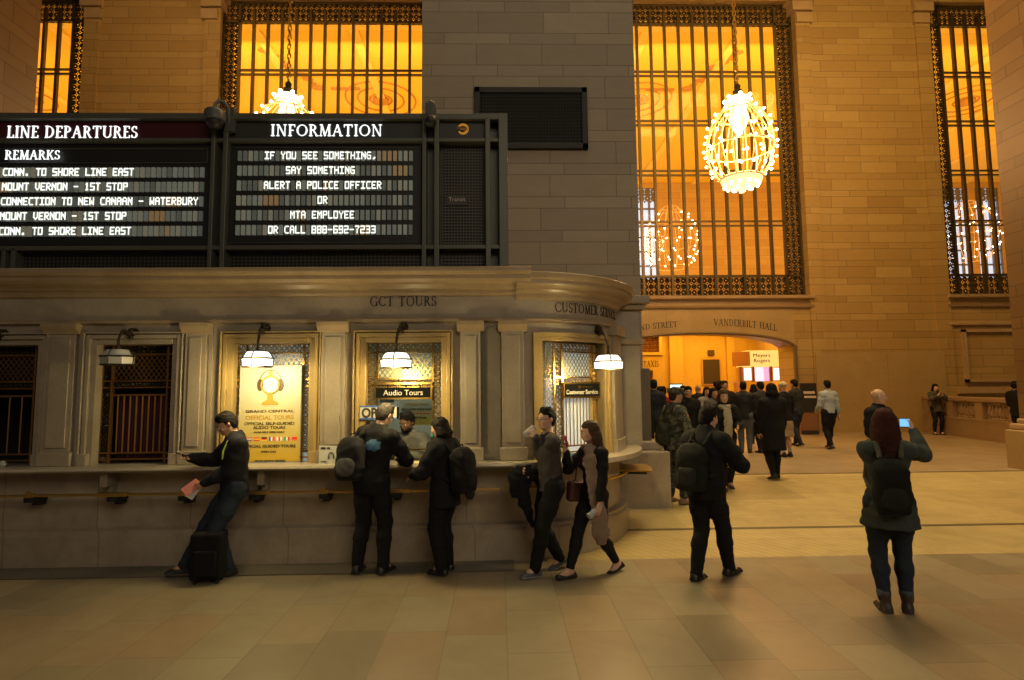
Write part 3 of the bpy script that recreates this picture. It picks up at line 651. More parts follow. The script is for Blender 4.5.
# vent in the pier
vx0, _, vz0 = at(474.5, 150, PY); vx1, _, vz1 = at(586.5, 89, PY)
r = empty('wall_vent', ((vx0 + vx1) / 2, PY, vz0)); tag(r, 'wide black ventilation grille high in the grey central pier', 'vent')
w_, h_ = (vx1 - vx0) / 2, vz1 - vz0
b = MB(); b.box(-w_, w_, -.02, .0, 0, h_); b.build('backing', M_VOID, r)
b = MB(); 
for a in ((-w_, w_, 0, .1), (-w_, w_, h_ - .1, h_), (-w_, -w_ + .1, 0, h_), (w_ - .1, w_, 0, h_)): b.box(a[0], a[1], -.07, 0, a[2], a[3])
b.build('frame', mat('black_iron', (.02, .018, .016), .6), r, bevel=.01)
b = MB(); n = 34
for k in range(1, n): x = -w_ + .1 + (2 * w_ - .2) * k / n; b.box(x - .008, x + .008, -.05, -.03, .1, h_ - .1)
for k in range(1, 15): z = .1 + (h_ - .2) * k / 15; b.box(-w_ + .1, w_ - .1, -.05, -.03, z - .008, z + .008)
b.build('grate', mat('black_iron', (.02, .018, .016), .6), r)
# ================================================================== ticket booth
BY = 6.5; BC = (.15, 8.0); BR = 1.5; XL = -7.6; XR = .15
ZC0, ZC1 = 1.03, 1.085; OZ1 = 2.44
M_LITGOLD = marble('lamplit_gold_marble', (.50, .36, .14), (.40, .28, .11), rough=.32, sc=1.2, bump=.0)  # marble with the lamps' gold glow mixed into its colour
booth = empty('ticket_booth', (0, 0, 0)); tag(booth, 'long low marble ticket booth with a rounded corner and dark stone foot', 'booth')
def bx_(px): return at(px, 400, BY)[0]
OPS = [(-6.65, bx_(37)), (bx_(95), bx_(172)), (bx_(232), bx_(310)), (bx_(365), bx_(442))]
rad = math.radians
def ang_(d): return rad(-90 + d)
WA0, WA1 = 13.5, 50.5
# lower wall, plinth
b = MB(); b.box(XL, XR, BY, BY + .3, .40, ZC0); b.arcbox(BC, BR - .25, BR, ang_(0), ang_(100), .40, ZC0, 24); b.build('lower_wall', M_BOOTHP, booth)
b = MB(); b.extr([(BY + .1, .0), (BY - .1, .0), (BY - .1, .33), (BY - .07, .36), (BY - .07, .385), (BY - .03, .40), (BY + .1, .41)], XL, XR)
b.lathe([(BR + .1, 0), (BR + .1, .33), (BR + .07, .36), (BR + .07, .385), (BR + .03, .40), (BR - .1, .41)], (*BC, 0), 26, ang_(0), ang_(100)); b.build('plinth', M_BOOTHP, booth, smooth=True)
# upper wall with openings
b = MB(); xs = [XL] + [q for w in OPS for q in w] + [XR]
for i in range(0, len(xs), 2): b.box(xs[i], xs[i + 1], BY, BY + .3, ZC1, OZ1)
b.box(XL, XR, BY, BY + .3, OZ1, 2.98)
b.arcbox(BC, BR - .3, BR, ang_(0), ang_(WA0), ZC1, OZ1, 6); b.arcbox(BC, BR - .3, BR, ang_(WA1), ang_(100), ZC1, OZ1, 14); b.arcbox(BC, BR - .3, BR, ang_(0), ang_(100), OZ1, 2.98, 26)
b.box(XR, .5, BY + .28, 7.2, 2.5, 2.98)
b.build('upper_wall', M_BOOTH, booth)
# architrave line, frieze
b = MB(); b.extr([(BY + .02, 2.66), (BY - .05, 2.67), (BY - .05, 2.70), (BY - .02, 2.715), (BY + .02, 2.72)], XL, XR)
b.lathe([(BR - .02, 2.66), (BR + .05, 2.67), (BR + .05, 2.70), (BR + .02, 2.715), (BR - .02, 2.72)], (*BC, 0), 30, ang_(0), ang_(100)); b.build('architrave', M_CORN, booth)
# cornice
CP = [(0, 2.965), (.03, 2.975), (.045, 3.0), (.05, 3.03), (.09, 3.045), (.12, 3.085), (.2, 3.10), (.235, 3.13), (.235, 3.17), (.27, 3.18), (.29, 3.21), (.29, 3.245), (.26, 3.262), (-.15, 3.265)]
b = MB(); b.extr([(BY - o, z) for o, z in CP] + [(BY + .3, 3.265), (BY + .3, 2.965)], XL, XR + .22); b.build('cornice', M_CORN, booth)
b = MB(); b.lathe([(BR + o * .85, z - .045) for o, z in CP], (*BC, 0), 34, ang_(2), ang_(100)); b.build('corner_cornice', M_CORN, booth, smooth=True)
b = MB(); b.box(XL, XR, BY + .2, 9.1, 3.15, 3.235); b.arcbox(BC, 0.01, BR + .1, ang_(0), ang_(100), 3.1, 3.215, 24); b.box(XR, 1.3, 8, 9.1, 3.1, 3.2); b.build('roof', M_CORN, booth)
# pilasters
def pilaster(x0, x1, bracket=True):
    b = MB(); b.box(x0, x1, BY - .06, BY + .02, ZC1 + .14, 2.56); b.box(x0 + .05, x1 - .05, BY - .075, BY - .055, ZC1 + .2, 2.5)
    o = b.build('pilaster', M_BOOTH, booth, bevel=.004)
    b = MB(); b.extr([(BY + .02, 2.545), (BY - .075, 2.55), (BY - .085, 2.575), (BY - .12, 2.62), (BY - .125, 2.665), (BY + .02, 2.67)], x0 - .04, x1 + .04); b.build('capital', M_CORN, o)
    b = MB(); b.box(x0 - .03, x1 + .03, BY - .09, BY + .02, ZC1, ZC1 + .15); b.build('base', M_BOOTH, o, bevel=.01)
for x0, x1 in ((48, 76), (186, 207), (322, 346), (461, 481), (502, 524)): pilaster(bx_(x0), bx_(x1))
b = MB(); 
for x0 in (80, 181, 210): b = MB(); b.box(bx_(x0) - .02, bx_(x0) + .02, BY - .03, BY + .01, ZC1, 2.6); b.build('wall_strip', M_BOOTH, booth)
# arched blank panel between the two right pilasters
b = MB(); pl = [(-.2, ZC1 + .02), (.01, ZC1 + .02), (.01, 2.5), (-.03, 2.58), (-.06, 2.62), (-.13, 2.62), (-.16, 2.58), (-.2, 2.5)]
b.prism(pl, (0, BY + .01, 0), (1, 0, 0), (0, 0, 1), .03); b.build('blank_panel', M_GRAN, booth)
# bay pilaster at its right
b = MB(); b.arcbox(BC, BR - .02, BR + .06, ang_(58), ang_(80), ZC1 + .14, 2.56, 8); o = b.build('pilaster', M_BOOTH, booth)
b = MB(); b.arcbox(BC, BR - .02, BR + .12, ang_(56.5), ang_(82), 2.56, 2.67, 8); b.build('capital', M_CORN, o)
b = MB(); b.arcbox(BC, BR - .02, BR + .09, ang_(57), ang_(81), ZC1, ZC1 + .15, 8); b.build('base', M_BOOTH, o)
b = MB(); b.box(1.55, 2.03, 8.05, 8.84, 1.07, 3.0); b.build('end_block', M_BOOTH, booth, bevel=.01)
b = MB(); b.box(1.5, 2.10, 7.98, 8.9, 3.0, 3.08); b.box(1.45, 2.16, 7.92, 8.95, 3.08, 3.2); b.box(1.5, 2.09, 8.0, 8.88, 2.5, 2.58); b.build('end_block_cap', M_CORN, booth, bevel=.015)
# window surrounds (stepped frames)
def frame_rect(b, x0, x1, z0, z1, w, y0, y1):
    b.box(x0 - w, x0, y0, y1, z0, z1 + w); b.box(x1, x1 + w, y0, y1, z0, z1 + w); b.box(x0, x1, y0, y1, z1, z1 + w)
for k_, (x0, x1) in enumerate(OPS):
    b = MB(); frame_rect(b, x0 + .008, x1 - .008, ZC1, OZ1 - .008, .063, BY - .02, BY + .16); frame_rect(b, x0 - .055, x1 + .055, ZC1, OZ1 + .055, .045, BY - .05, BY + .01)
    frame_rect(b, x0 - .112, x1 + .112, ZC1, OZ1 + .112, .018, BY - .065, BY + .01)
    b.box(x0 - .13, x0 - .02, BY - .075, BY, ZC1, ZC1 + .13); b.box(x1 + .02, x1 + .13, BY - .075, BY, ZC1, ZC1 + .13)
    b.build('window_surround', M_LITGOLD if k_ > 1 else M_BOOTH, booth, bevel=.006)  # lamp-lit surrounds take the gold-tinted copy, unlit ones plain marble
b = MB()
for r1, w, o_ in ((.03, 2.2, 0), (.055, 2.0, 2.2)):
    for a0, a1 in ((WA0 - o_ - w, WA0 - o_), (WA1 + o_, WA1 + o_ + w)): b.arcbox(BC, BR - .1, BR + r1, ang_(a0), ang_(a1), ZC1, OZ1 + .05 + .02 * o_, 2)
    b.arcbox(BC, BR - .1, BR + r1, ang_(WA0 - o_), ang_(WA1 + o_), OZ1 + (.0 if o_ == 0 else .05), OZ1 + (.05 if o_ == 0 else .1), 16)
b.build('window_surround', M_LITGOLD, booth)
# interior shell
b = MB(); b.box(XL, 1.3, 9.02, 9.08, 0, 3.15); b.box(XL, 1.3, BY + .3, 9.05, .0, .05)
for x in (-3.42, -1.95, XL, ): b.box(x, x + .06, BY + .3, 9.02, .05, 3.1)  # partition by the closed windows added to block stray office light
b.build('interior_wall', mat('booth_interior', (.46, .48, .40), .7), booth)
b = MB(); b.box(XL, -3.45, BY + .9, BY + .95, .05, 3.1); b.build('interior_wall', M_VOID, booth)  # near-black sheet paints the unlit room behind the closed windows
# carved names
b = MB(); x0 = (369 - 499) / F * 6.45; x1 = (437 - 499) / F * 6.45
serif_text(b, 'GCT TOURS', .118, lambda u, v, d: (x0 + u, BY - .004 - d, 2.852 + v), width=x1 - x0, th=.004); b.build('lettering', M_DARKL, booth)
b = MB()
def bayp(u, v, d):
    a = ang_(20.0 + u / (BR + .02) * 180 / PI); return (BC[0] + (BR + .004 + d) * math.cos(a), BC[1] + (BR + .004 + d) * math.sin(a), 2.788 + v)
serif_text(b, 'CUSTOMER SERVICES', .118, bayp, width=1.34, th=.004); b.build('lettering', M_DARKL, booth)

# continuous counter
b = MB(); b.extr([(BY + .3, ZC0), (BY - .24, ZC0), (BY - .29, ZC0 + .015), (BY - .30, ZC0 + .03), (BY - .29, ZC1), (BY + .3, ZC1)], XL, XR)
b.arcbox(BC, BR - .3, BR + .30, ang_(0), ang_(98), ZC0, ZC1, 30)
cn = b.build('counter', M_COUNTER, None, smooth=True); tag(cn, 'long pale stone ledge running under all the booth windows', 'counter')
for x in (-4.28, -2.6, -.78):
    b = MB(); b.box(x - .04, x + .04, BY - .2, BY, ZC0 - .16, ZC0); b.box(x - .03, x + .03, BY - .1, BY, ZC0 - .26, ZC0 - .14); b.build('bracket', M_BOOTH, cn, bevel=.01)

# ---- ticket window grilles
def win_grille(x0, x1, label, barsz=(1.2, 1.86), lit=True, backm=None, curtain=None, sign=True, group=None, arcp=None, bars=True, full=False):
    """ornate brass grille filling an opening. arcp maps (x,y,z) onto the rounded bay"""
    y = BY + .12
    root = empty('ticket_window', (0, 0, 0)); tag(root, label, 'window', group)
    MTL = M_BRASS if lit else mat('unlit_brass', (.34, .17, .055), .42, .8)  # darker copy of the brass, lack of lamplight put into its colour
    PAT = mat('bronze_scroll', (.46, .33, .12), .38, .85) if lit else M_BRONZE  # scrollwork likewise coloured darker on unlit windows
    ap = arcp or (lambda p: p)
    def B(mb, nm, m, **kw):
        mb.v = [ap(p) for p in mb.v]; return mb.build(nm, m, root, **kw)
    def seg(mb, xa, xb, *r):
        n = max(1, round((xb - xa) / .08)) if arcp else 1
        for k in range(n): mb.box(xa + (xb - xa) * k / n, xa + (xb - xa) * (k + 1) / n, *r)
    bw = .115; z0, z1 = ZC1, OZ1
    b = MB(); ax = lambda a, bb, d: (a, y - d, bb)
    ring_cells(b, x0, x0 + bw, z0 + .1, z1, .0575, y, .014, .3, ax); ring_cells(b, x1 - bw, x1, z0 + .1, z1, .0575, y, .014, .3, ax)
    ring_cells(b, x0 + bw, x1 - bw, z1 - bw, z1, .0575, y, .014, .3, ax)
    if not curtain or True: ring_cells(b, x0 + bw, x1 - bw, 1.955, 2.01, .055, y, .012, .3, ax)
    B(b, 'scroll_border', PAT)
    b = MB()
    for xx in (x0, x0 + bw, x1 - bw, x1): b.box(xx - .011, xx + .011, y - .03, y + .01, z0, z1)
    for zz in (z0 + .05, z0 + .12, 1.945, 2.02, z1 - bw, z1 - .008): seg(b, x0, x1, y - .028, y + .008, zz - .008, zz + .008)
    B(b, 'frame', MTL)
    # diamond lattice
    b = MB(); xa, xb, za, zb = x0 + bw, x1 - bw, 2.02, z1 - bw; c = .058; nx = round((xb - xa) / c); nz = max(1, round((zb - za) / (c * 1.35)))
    cx, cz = (xb - xa) / nx, (zb - za) / nz
    for i in range(nx):
        for k in range(nz):
            p, q = (xa + i * cx, za + k * cz), (xa + (i + 1) * cx, za + (k + 1) * cz)
            b.bar((p[0], y, p[1]), (q[0], y, q[1]), .007, .007, (0, 1, 0)); b.bar((q[0], y - .004, p[1]), (p[0], y - .004, q[1]), .007, .007, (0, 1, 0))
    B(b, 'lattice', MTL)
    if bars:
        b = MB(); nb = 9
        seg(b, xa, xb, y - .02, y, barsz[1] - .012, barsz[1] + .012)
        for k in range(1, nb): xx = xa + (xb - xa) * k / nb; b.tube([(xx, y - .01, z0 + .12), (xx, y - .01, barsz[1])], .0085, 6)
        B(b, 'bars', MTL, smooth=True)
    if backm:
        b = MB(); seg(b, x0, x1, y + .04, y + .05, (z0 if full else 2.02), z1); B(b, 'frosted_pane', backm)
    if curtain:
        b = MB(); n = 40; vs = [(xa + .02 + (xb - xa - .04) * k / n, y + .05 + .012 * math.sin(k * 1.9), z) for z in (z0 + .05, barsz[1] - .02) for k in range(n + 1)]
        vs += [(p[0], p[1] + .006, p[2]) for p in vs]; m_ = 2 * (n + 1)
        fs = [(k, k + 1, n + 2 + k, n + 1 + k) for k in range(n)]; fs += [tuple(q + m_ for q in f) for f in fs]
        b.add(vs, fs); B(b, 'curtain', curtain, smooth='all')
    return root
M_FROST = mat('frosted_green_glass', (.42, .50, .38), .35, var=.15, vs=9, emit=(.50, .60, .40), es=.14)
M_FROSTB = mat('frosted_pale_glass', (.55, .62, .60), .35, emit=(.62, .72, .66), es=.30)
win_grille(*OPS[0], 'dark closed ticket window cut by the left edge, vertical bars only', lit=False, backm=M_VOID)  # near-black pane stands in for the unlit room
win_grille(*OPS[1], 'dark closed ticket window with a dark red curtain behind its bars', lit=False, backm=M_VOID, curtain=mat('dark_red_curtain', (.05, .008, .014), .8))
win_grille(*OPS[2], 'lit brass ticket window mostly covered by the yellow tours poster', backm=M_FROSTB, bars=False, full=True)
wa = win_grille(*OPS[3], 'lit brass ticket window framing the clerk at the audio tours desk', backm=M_FROST, bars=False)
def bayarc(p):
    a = ang_(p[0] / BR * 180 / PI); r = BR - (p[1] - BY); return (BC[0] + r * math.cos(a), BC[1] + r * math.sin(a), p[2])
ba0, ba1 = WA0 * PI / 180 * BR, WA1 * PI / 180 * BR
wb = win_grille(ba0 + .2, ba1, 'lit brass ticket window curving round the booth corner with white bars', backm=M_FROSTB, arcp=bayarc, barsz=(1.2, 1.86))
# narrow side strip of lattice in the bay window
b = MB(); y = BY + .12
ring_cells(b, ba0, ba0 + .09, ZC1 + .1, OZ1, .045, y, .014, .3, lambda a, bb, d: (a, y - d, bb)); b.v = [bayarc(p) for p in b.v]; b.build('scroll_border', MATS['bronze_scroll'], wb)
b = MB()
for k in range(22):
    for m_ in range(2):
        p, q = (ba0 + .1 + m_ * .05, ZC1 + .1 + k * .061), (ba0 + .15 + m_ * .05, ZC1 + .161 + k * .061)
        b.bar((p[0], y, p[1]), (q[0], y, q[1]), .006, .006, (0, 1, 0)); b.bar((q[0], y, p[1]), (p[0], y, q[1]), .006, .006, (0, 1, 0))
b.v = [bayarc(p) for p in b.v]; b.build('lattice', M_BRASS, wb)
b = MB(); n = 10
for k in range(n): xa = ba0 + .0 + (ba1 - ba0) * k / n; b.box(xa, xa + (ba1 - ba0) / n, BY + .2, BY + .21, ZC1 + .02, 2.02)
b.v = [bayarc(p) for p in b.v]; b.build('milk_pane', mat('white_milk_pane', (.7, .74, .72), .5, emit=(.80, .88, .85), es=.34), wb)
# silver counters behind window W3: fitted desk + back of the office
b = MB(); b.box(-1.9, -.4, 6.82, 7.0, 1.0, 1.05); b.build('desk_ledge', M_COUNTER, booth)

def sign_plate(nm, x0, x1, z0, z1, y, label, parent=None):
    r = empty(nm, ((x0 + x1) / 2, y, z0)); tag(r, label, 'sign'); hw, h = (x1 - x0) / 2, z1 - z0
    return r, hw, h
r, hw, h = sign_plate('hanging_sign', -1.415, -.79, 1.80, 1.95, BY + .06, 'black and gold plate reading Audio Tours over the clerk')
b = MB(); b.box(-hw, hw, 0, .02, 0, h); b.build('plate', mat('plate_black', (.006, .006, .006), .85, spec=.08), r)
b = MB(); b.box(-hw - .02, hw + .02, -.006, .026, -.02, 0); b.box(-hw - .02, hw + .02, -.006, .026, h, h + .025); b.box(-hw - .02, -hw, -.006, .026, 0, h); b.box(hw, hw + .02, -.006, .026, 0, h); b.build('rim', M_BRASS, r)
M_CREAM = mat('cream_paint', (.55, .52, .42), .5)
font_text('lettering', 'Audio Tours', .064, (0, -.004, .028), M_CREAM, r, ext=.003)
font_text('lettering', 'GRAND CENTRAL AUDIO TOURS', .022, (0, -.004, .115), M_BRASSD, r, ext=.002, xs=1.5)
# bay sign
aS = (WA0 + 7.6 + WA1) / 2 + 1.0; a = ang_(aS); px, py = BC[0] + (BR - .07) * math.cos(a), BC[1] + (BR - .07) * math.sin(a)
r = empty('hanging_sign', (px, py, 1.79), rad(aS)); tag(r, 'black and gold plate reading Customer Service on the rounded corner window', 'sign')
hw, h = .29, .15
b = MB(); b.box(-hw, hw, 0, .02, 0, h); b.build('plate', mat('plate_black', (.006, .006, .006), .85, spec=.08), r)
b = MB(); b.box(-hw - .02, hw + .02, -.006, .026, -.02, 0); b.box(-hw - .02, hw + .02, -.006, .026, h, h + .02); b.box(-hw - .02, -hw, -.006, .026, 0, h); b.box(hw, hw + .02, -.006, .026, 0, h); b.build('rim', M_BRASS, r)
font_text('lettering', 'Customer Service', .054, (0, -.004, .028), M_CREAM, r, ext=.003, bold=.001)
b = MB(); b.box(-.04, .17, -.008, 0, .105, .122); b.obox((-.05, -.004, .113), (.05, .008, .035)); b.build('emblem', M_BRASS, r)

# OPEN sign
r = empty('open_sign', (-1.46, BY - .04, 1.56)); tag(r, 'white and blue OPEN sign half hidden by the customer\'s head', 'sign')
b = MB(); b.box(-.115, .30, 0, .015, 0, .155); b.build('board', M_CREAM, r)
b = MB(); b.box(-.115, .30, -.003, 0, 0, .018); b.box(-.115, .30, -.003, 0, .137, .155); b.build('blue_band', mat('sign_blue', (.05, .12, .42), .5), r)
font_text('lettering', 'OPEN', .108, (-.092, -.003, .024), M_DARKL, r, align='LEFT', xs=.85, bold=.006)

# tours poster
px0, px1, pz0, pz1 = bx_(238), bx_(300), ZC1 + .01, 2.18
r = empty('tours_poster', ((px0 + px1) / 2, BY + .03, pz0)); tag(r, 'tall cream and yellow Official Tours poster leaning in the second window', 'poster')
mp, nt, bs_ = newmat('poster_paper'); tcn = nn(nt, 'ShaderNodeTexCoord'); spn = nn(nt, 'ShaderNodeSeparateXYZ'); nt.links.new(tcn.outputs['Generated'], spn.inputs[0])
rp = nn(nt, 'ShaderNodeValToRGB'); nt.links.new(spn.outputs[2], rp.inputs[0]); e = rp.color_ramp.elements
e[0].position = 0; e[0].color = (.58, .38, .03, 1); e[1].position = .75; e[1].color = (.50, .51, .43, 1); q = e.new(.33); q.color = (.56, .45, .15, 1)
nt.links.new(rp.outputs[0], bs_.inputs['Base Color']); bs_.inputs['Roughness'].default_value = .45
hw, h = (px1 - px0) / 2, pz1 - pz0
b = MB(); b.box(-hw, hw, 0, .012, 0, h); b.build('sheet', mp, r)
M_GOLD = mat('poster_gold', (.46, .27, .04), .5); M_INK = mat('poster_ink', (.05, .04, .02), .5); M_BRN = mat('poster_brown', (.07, .04, .012), .5)
zt = lambda py: at(265, py, BY + .03)[2] - pz0
b = MB(); cz_ = zt(385)
b.tube([(.10 * math.cos(2 * PI * k / 24), -.003, cz_ + .10 * math.sin(2 * PI * k / 24)) for k in range(24)], .012, 5, True)
b.prism([(-.03, cz_ - .11), (-.035, cz_ - .17), (-.09, cz_ - .2), (-.09, cz_ - .225), (.09, cz_ - .225), (.09, cz_ - .2), (.035, cz_ - .17), (.03, cz_ - .11)], (0, -.001, 0), (1, 0, 0), (0, 0, 1), .005)
b.prism([(-.02, cz_ + .1), (.02, cz_ + .1), (.022, cz_ + .14), (0, cz_ + .175), (-.022, cz_ + .14)], (0, -.001, 0), (1, 0, 0), (0, 0, 1), .005)
b.build('printed_clock', M_GOLD, r)
b = MB(); b.prism([(.085 * math.cos(2 * PI * k / 24), cz_ + .085 * math.sin(2 * PI * k / 24)) for k in range(24)], (0, -.001, 0), (1, 0, 0), (0, 0, 1), .003); b.build('printed_clock_face', mat('clock_face', (.9, .86, .7), .5), r)
b = MB(); b.tube([(.125 * math.cos(t), -.004, cz_ + .02 + .15 * math.sin(t)) for t in [PI * k / 16 for k in range(17)]], .005, 5)
for s_ in (-1, 1): b.prism([(s_ * (.115 + .035 * math.cos(t)), cz_ + .07 * math.sin(t)) for t in [2 * PI * k / 14 for k in range(14)]], (0, -.001, 0), (1, 0, 0), (0, 0, 1), .008)
b.bar((0, -.006, cz_), (.045, -.006, cz_ + .03), .006, .004); b.bar((0, -.006, cz_), (-.02, -.006, cz_ - .01), .006, .004)
b.build('printed_headphones', M_BRN, r)
for t, py, hh, m_, xs in (('GRAND CENTRAL', 412.5, .030, M_BRN, 1.62), ('OFFICIAL TOURS', 419.5, .048, M_GOLD, 1.08), ('OFFICIAL SELF-GUIDED', 425, .033, M_INK, 1.2), ('AUDIO TOURS', 429, .033, M_INK, 1.2), ('AVAILABLE HERE DAILY', 433, .02, M_BRN, 1.2), ('OFFICIAL GUIDED TOURS', 447.5, .032, M_INK, 1.18), ('EVERY DAY', 452.5, .02, M_BRN, 1.2), ('GRAND CENTRAL TERMINAL', 461.5, .016, M_INK, 1.2)):
    font_text('lettering', t, hh, (0 if py != 461.5 else .02, -.003, zt(py)), m_, r, xs=xs, ext=.001, bold=.0012)
zf = zt(440.8); fl = [((.7, .1, .1), (.8, .8, .8), (.1, .12, .4)), ((.7, .05, .05), (.85, .6, .05), (.7, .05, .05)), ((.02, .02, .02), (.6, .03, .03), (.85, .6, .05)), ((.05, .1, .5), (.85, .85, .85), (.7, .05, .08)), ((.85, .85, .85), (.75, .03, .08), (.85, .85, .85)), ((.02, .35, .1), (.85, .85, .85), (.7, .05, .05)), ((.72, .04, .04), (.72, .04, .04), (.75, .2, .05))]
for k, cs in enumerate(fl):
    x = -.255 + k * .085
    b = MB()
    for j in range(3):
        b.mi = j
        if k in (3, 5, 4): b.box(x + j * .02 - .0, x + (j + 1) * .02, -.003, 0, zf, zf + .04)
        else: b.box(x, x + .06, -.003, 0, zf + (2 - j) * .0133, zf + (3 - j) * .0133)
    b.build('printed_flag', [mat('flag_%d_%d' % (k, j), c, .5, var=.02) for j, c in enumerate(cs)], r)
# small info card on the ledge at x~330-345
x0, _, z0 = at(319, 463.5, BY - .12); x1, _, z1 = at(344, 446, BY - .12)
r = empty('info_card', ((x0 + x1) / 2, BY - .12, ZC1)); hw = (x1 - x0) / 2; tag(r, 'small white headphone card standing on the ledge beside the yellow poster', 'card')
b = MB(); b.prism([(-hw, 0), (hw, 0), (hw, .19), (-hw, .20)], (0, 0, 0), (1, 0, 0), (0, 0, 1), .008); b.build('card', mat('card_white', (.62, .62, .56), .5), r)
b = MB(); b.tube([(.028 * math.cos(t), -.012, .085 + .04 * math.sin(t)) for t in [PI * k / 8 for k in range(9)]], .004, 4); b.box(-.034, -.02, -.014, -.008, .055, .09); b.box(.02, .034, -.014, -.008, .055, .09)
b.box(-hw + .02, -hw + .07, -.012, -.008, .16, .18); b.box(-hw + .09, -hw + .12, -.012, -.008, .16, .18); b.box(-hw + .02, -hw + .08, -.012, -.008, .02, .03); b.box(hw - .07, hw - .01, -.012, -.008, .03, .08); b.build('print', M_INK, r)
# notices inside the audio window
y_i = 7.9
def panel(nm, px, m, label, cat, y_=y_i, th=.02):
    x0, _, z0 = at(px[0], px[3], y_); x1, _, z1 = at(px[2], px[1], y_); b = MB(); b.box(x0, x1, y_ - th, y_, z0, z1)
    o = b.build(nm, m, loc=((x0 + x1) / 2, y_, z0)); tag(o, label, cat); return o, x0, x1, z0, z1
o, x0, x1, z0, z1 = panel('tours_notice', (401, 399, 434, 425), mp, 'yellow tours notice on the office wall behind the clerk', 'poster')
xm = 0
font_text('lettering', 'OFFICIAL TOURS', .032, (xm, -.022, (z1 - z0) * .76), M_GOLD, o, bold=.001); font_text('lettering', 'SELF-GUIDED AUDIO TOURS', .024, (xm, -.022, (z1 - z0) * .58), M_INK, o, bold=.001); font_text('lettering', 'GUIDED TOURS', .026, (xm, -.022, (z1 - z0) * .25), M_INK, o, bold=.001)
b = MB(); 
for k in range(7): b.box(-.17 + k * .05, -.135 + k * .05, -.024, -.02, (z1 - z0) * .42, (z1 - z0) * .47)
b.build('printed_flag', mat('flag_red', (.6, .06, .05), .5), o)
panel('framed_photo', (380, 398, 394, 402.5), mat('photo_dark', (.06, .08, .09), .4), 'small dark framed picture high on the office wall', 'picture')
panel('framed_photo', (392, 407, 399.5, 419), mat('photo_dark', (.06, .08, .09), .4), 'dark portrait picture beside the yellow notice in the office', 'picture')
panel('paper_notice', (395.5, 397, 399, 404), mat('card_white', (.62, .62, .56), .5), 'small pale paper pinned beside the dark office picture', 'paper')
o = panel('computer_monitor', (425, 437, 438, 452), M_BLACK, 'black computer monitor on the clerk\'s desk behind the woman\'s mask', 'monitor', y_=7.3, th=.05)[0]
# leaflets on the ledge
b = MB(); b.obox((-.72, BY - .17, ZC1 + .004), (.13, .17, .006), Matrix.Rotation(.3, 3, 'Z')); tag(b.build('leaflet', mat('card_white', (.62, .62, .56), .5)), 'pale leaflet lying on the ledge between the two customers', 'leaflet')
b = MB(); b.obox((-.98, BY - .14, ZC1 + .006), (.26, .2, .01), Matrix.Rotation(-.06, 3, 'Z')); tag(b.build('paper_sheet', mat('yellow_paper', (.62, .55, .30), .5)), 'yellowish map sheet under the clerk\'s hands', 'paper')
b = MB(); rr = random.Random(5)
for k in range(3): b.sphere((-5.62 + k * .07, BY - .05, ZC1 + .03), .045, 7, 5, (1, .8, .7 + .2 * rr.random()))
tag(b.build('crumpled_bag', mat('grey_plastic', (.35, .35, .36), .35), smooth='all'), 'crumpled grey plastic bag left on the ledge at the dark window', 'bag')

# ---- handrail shelf along the lower wall
r = empty('leaning_rail', (0, 0, 0)); tag(r, 'thin brass shelf rail running along the front of the booth', 'rail')
ry, rz = BY - .20, .795
b = MB(); b.box(XL, .0, ry - .02, ry + .02, rz - .012, rz + .012); b.arcbox(BC, BR + .08, BR + .12, ang_(3), ang_(97), rz - .012, rz + .012, 20); b.build('rail', M_BRASSD, r, bevel=.004)
for k, px in enumerate((50, 128, 195, 262, 329, 398, 470)):
    x = (px - 499) / F * 6.35
    b = MB(); b.box(x - .05, x + .05, BY - .22, BY, rz - .075, rz - .018); b.box(x - .035, x + .035, BY - .12, BY, rz - .12, rz - .07); b.build('bracket', M_BLACK, r, bevel=.01)
    b = MB(); w = .16 if k in (1, 3, 5) else .045
    b.box(x - w, x + w, ry - .03, ry + .03, rz - .02, rz + .022)
    if k not in (1, 3, 5): b.box(x - .02, x + .02, ry - .035, ry - .01, rz - .02, rz + .05)
    b.build('clamp', M_BRASSD, r, bevel=.006)
b = MB(); b.arcbox(BC, BR, BR + .42, ang_(72), ang_(92), rz - .005, rz + .018, 8); b.build('corner_shelf', M_BRASSD, r)
b = MB(); b.arcbox(BC, BR, BR + .36, ang_(80), ang_(83), rz - .07, rz - .005, 2); b.build('bracket', M_BLACK, r)

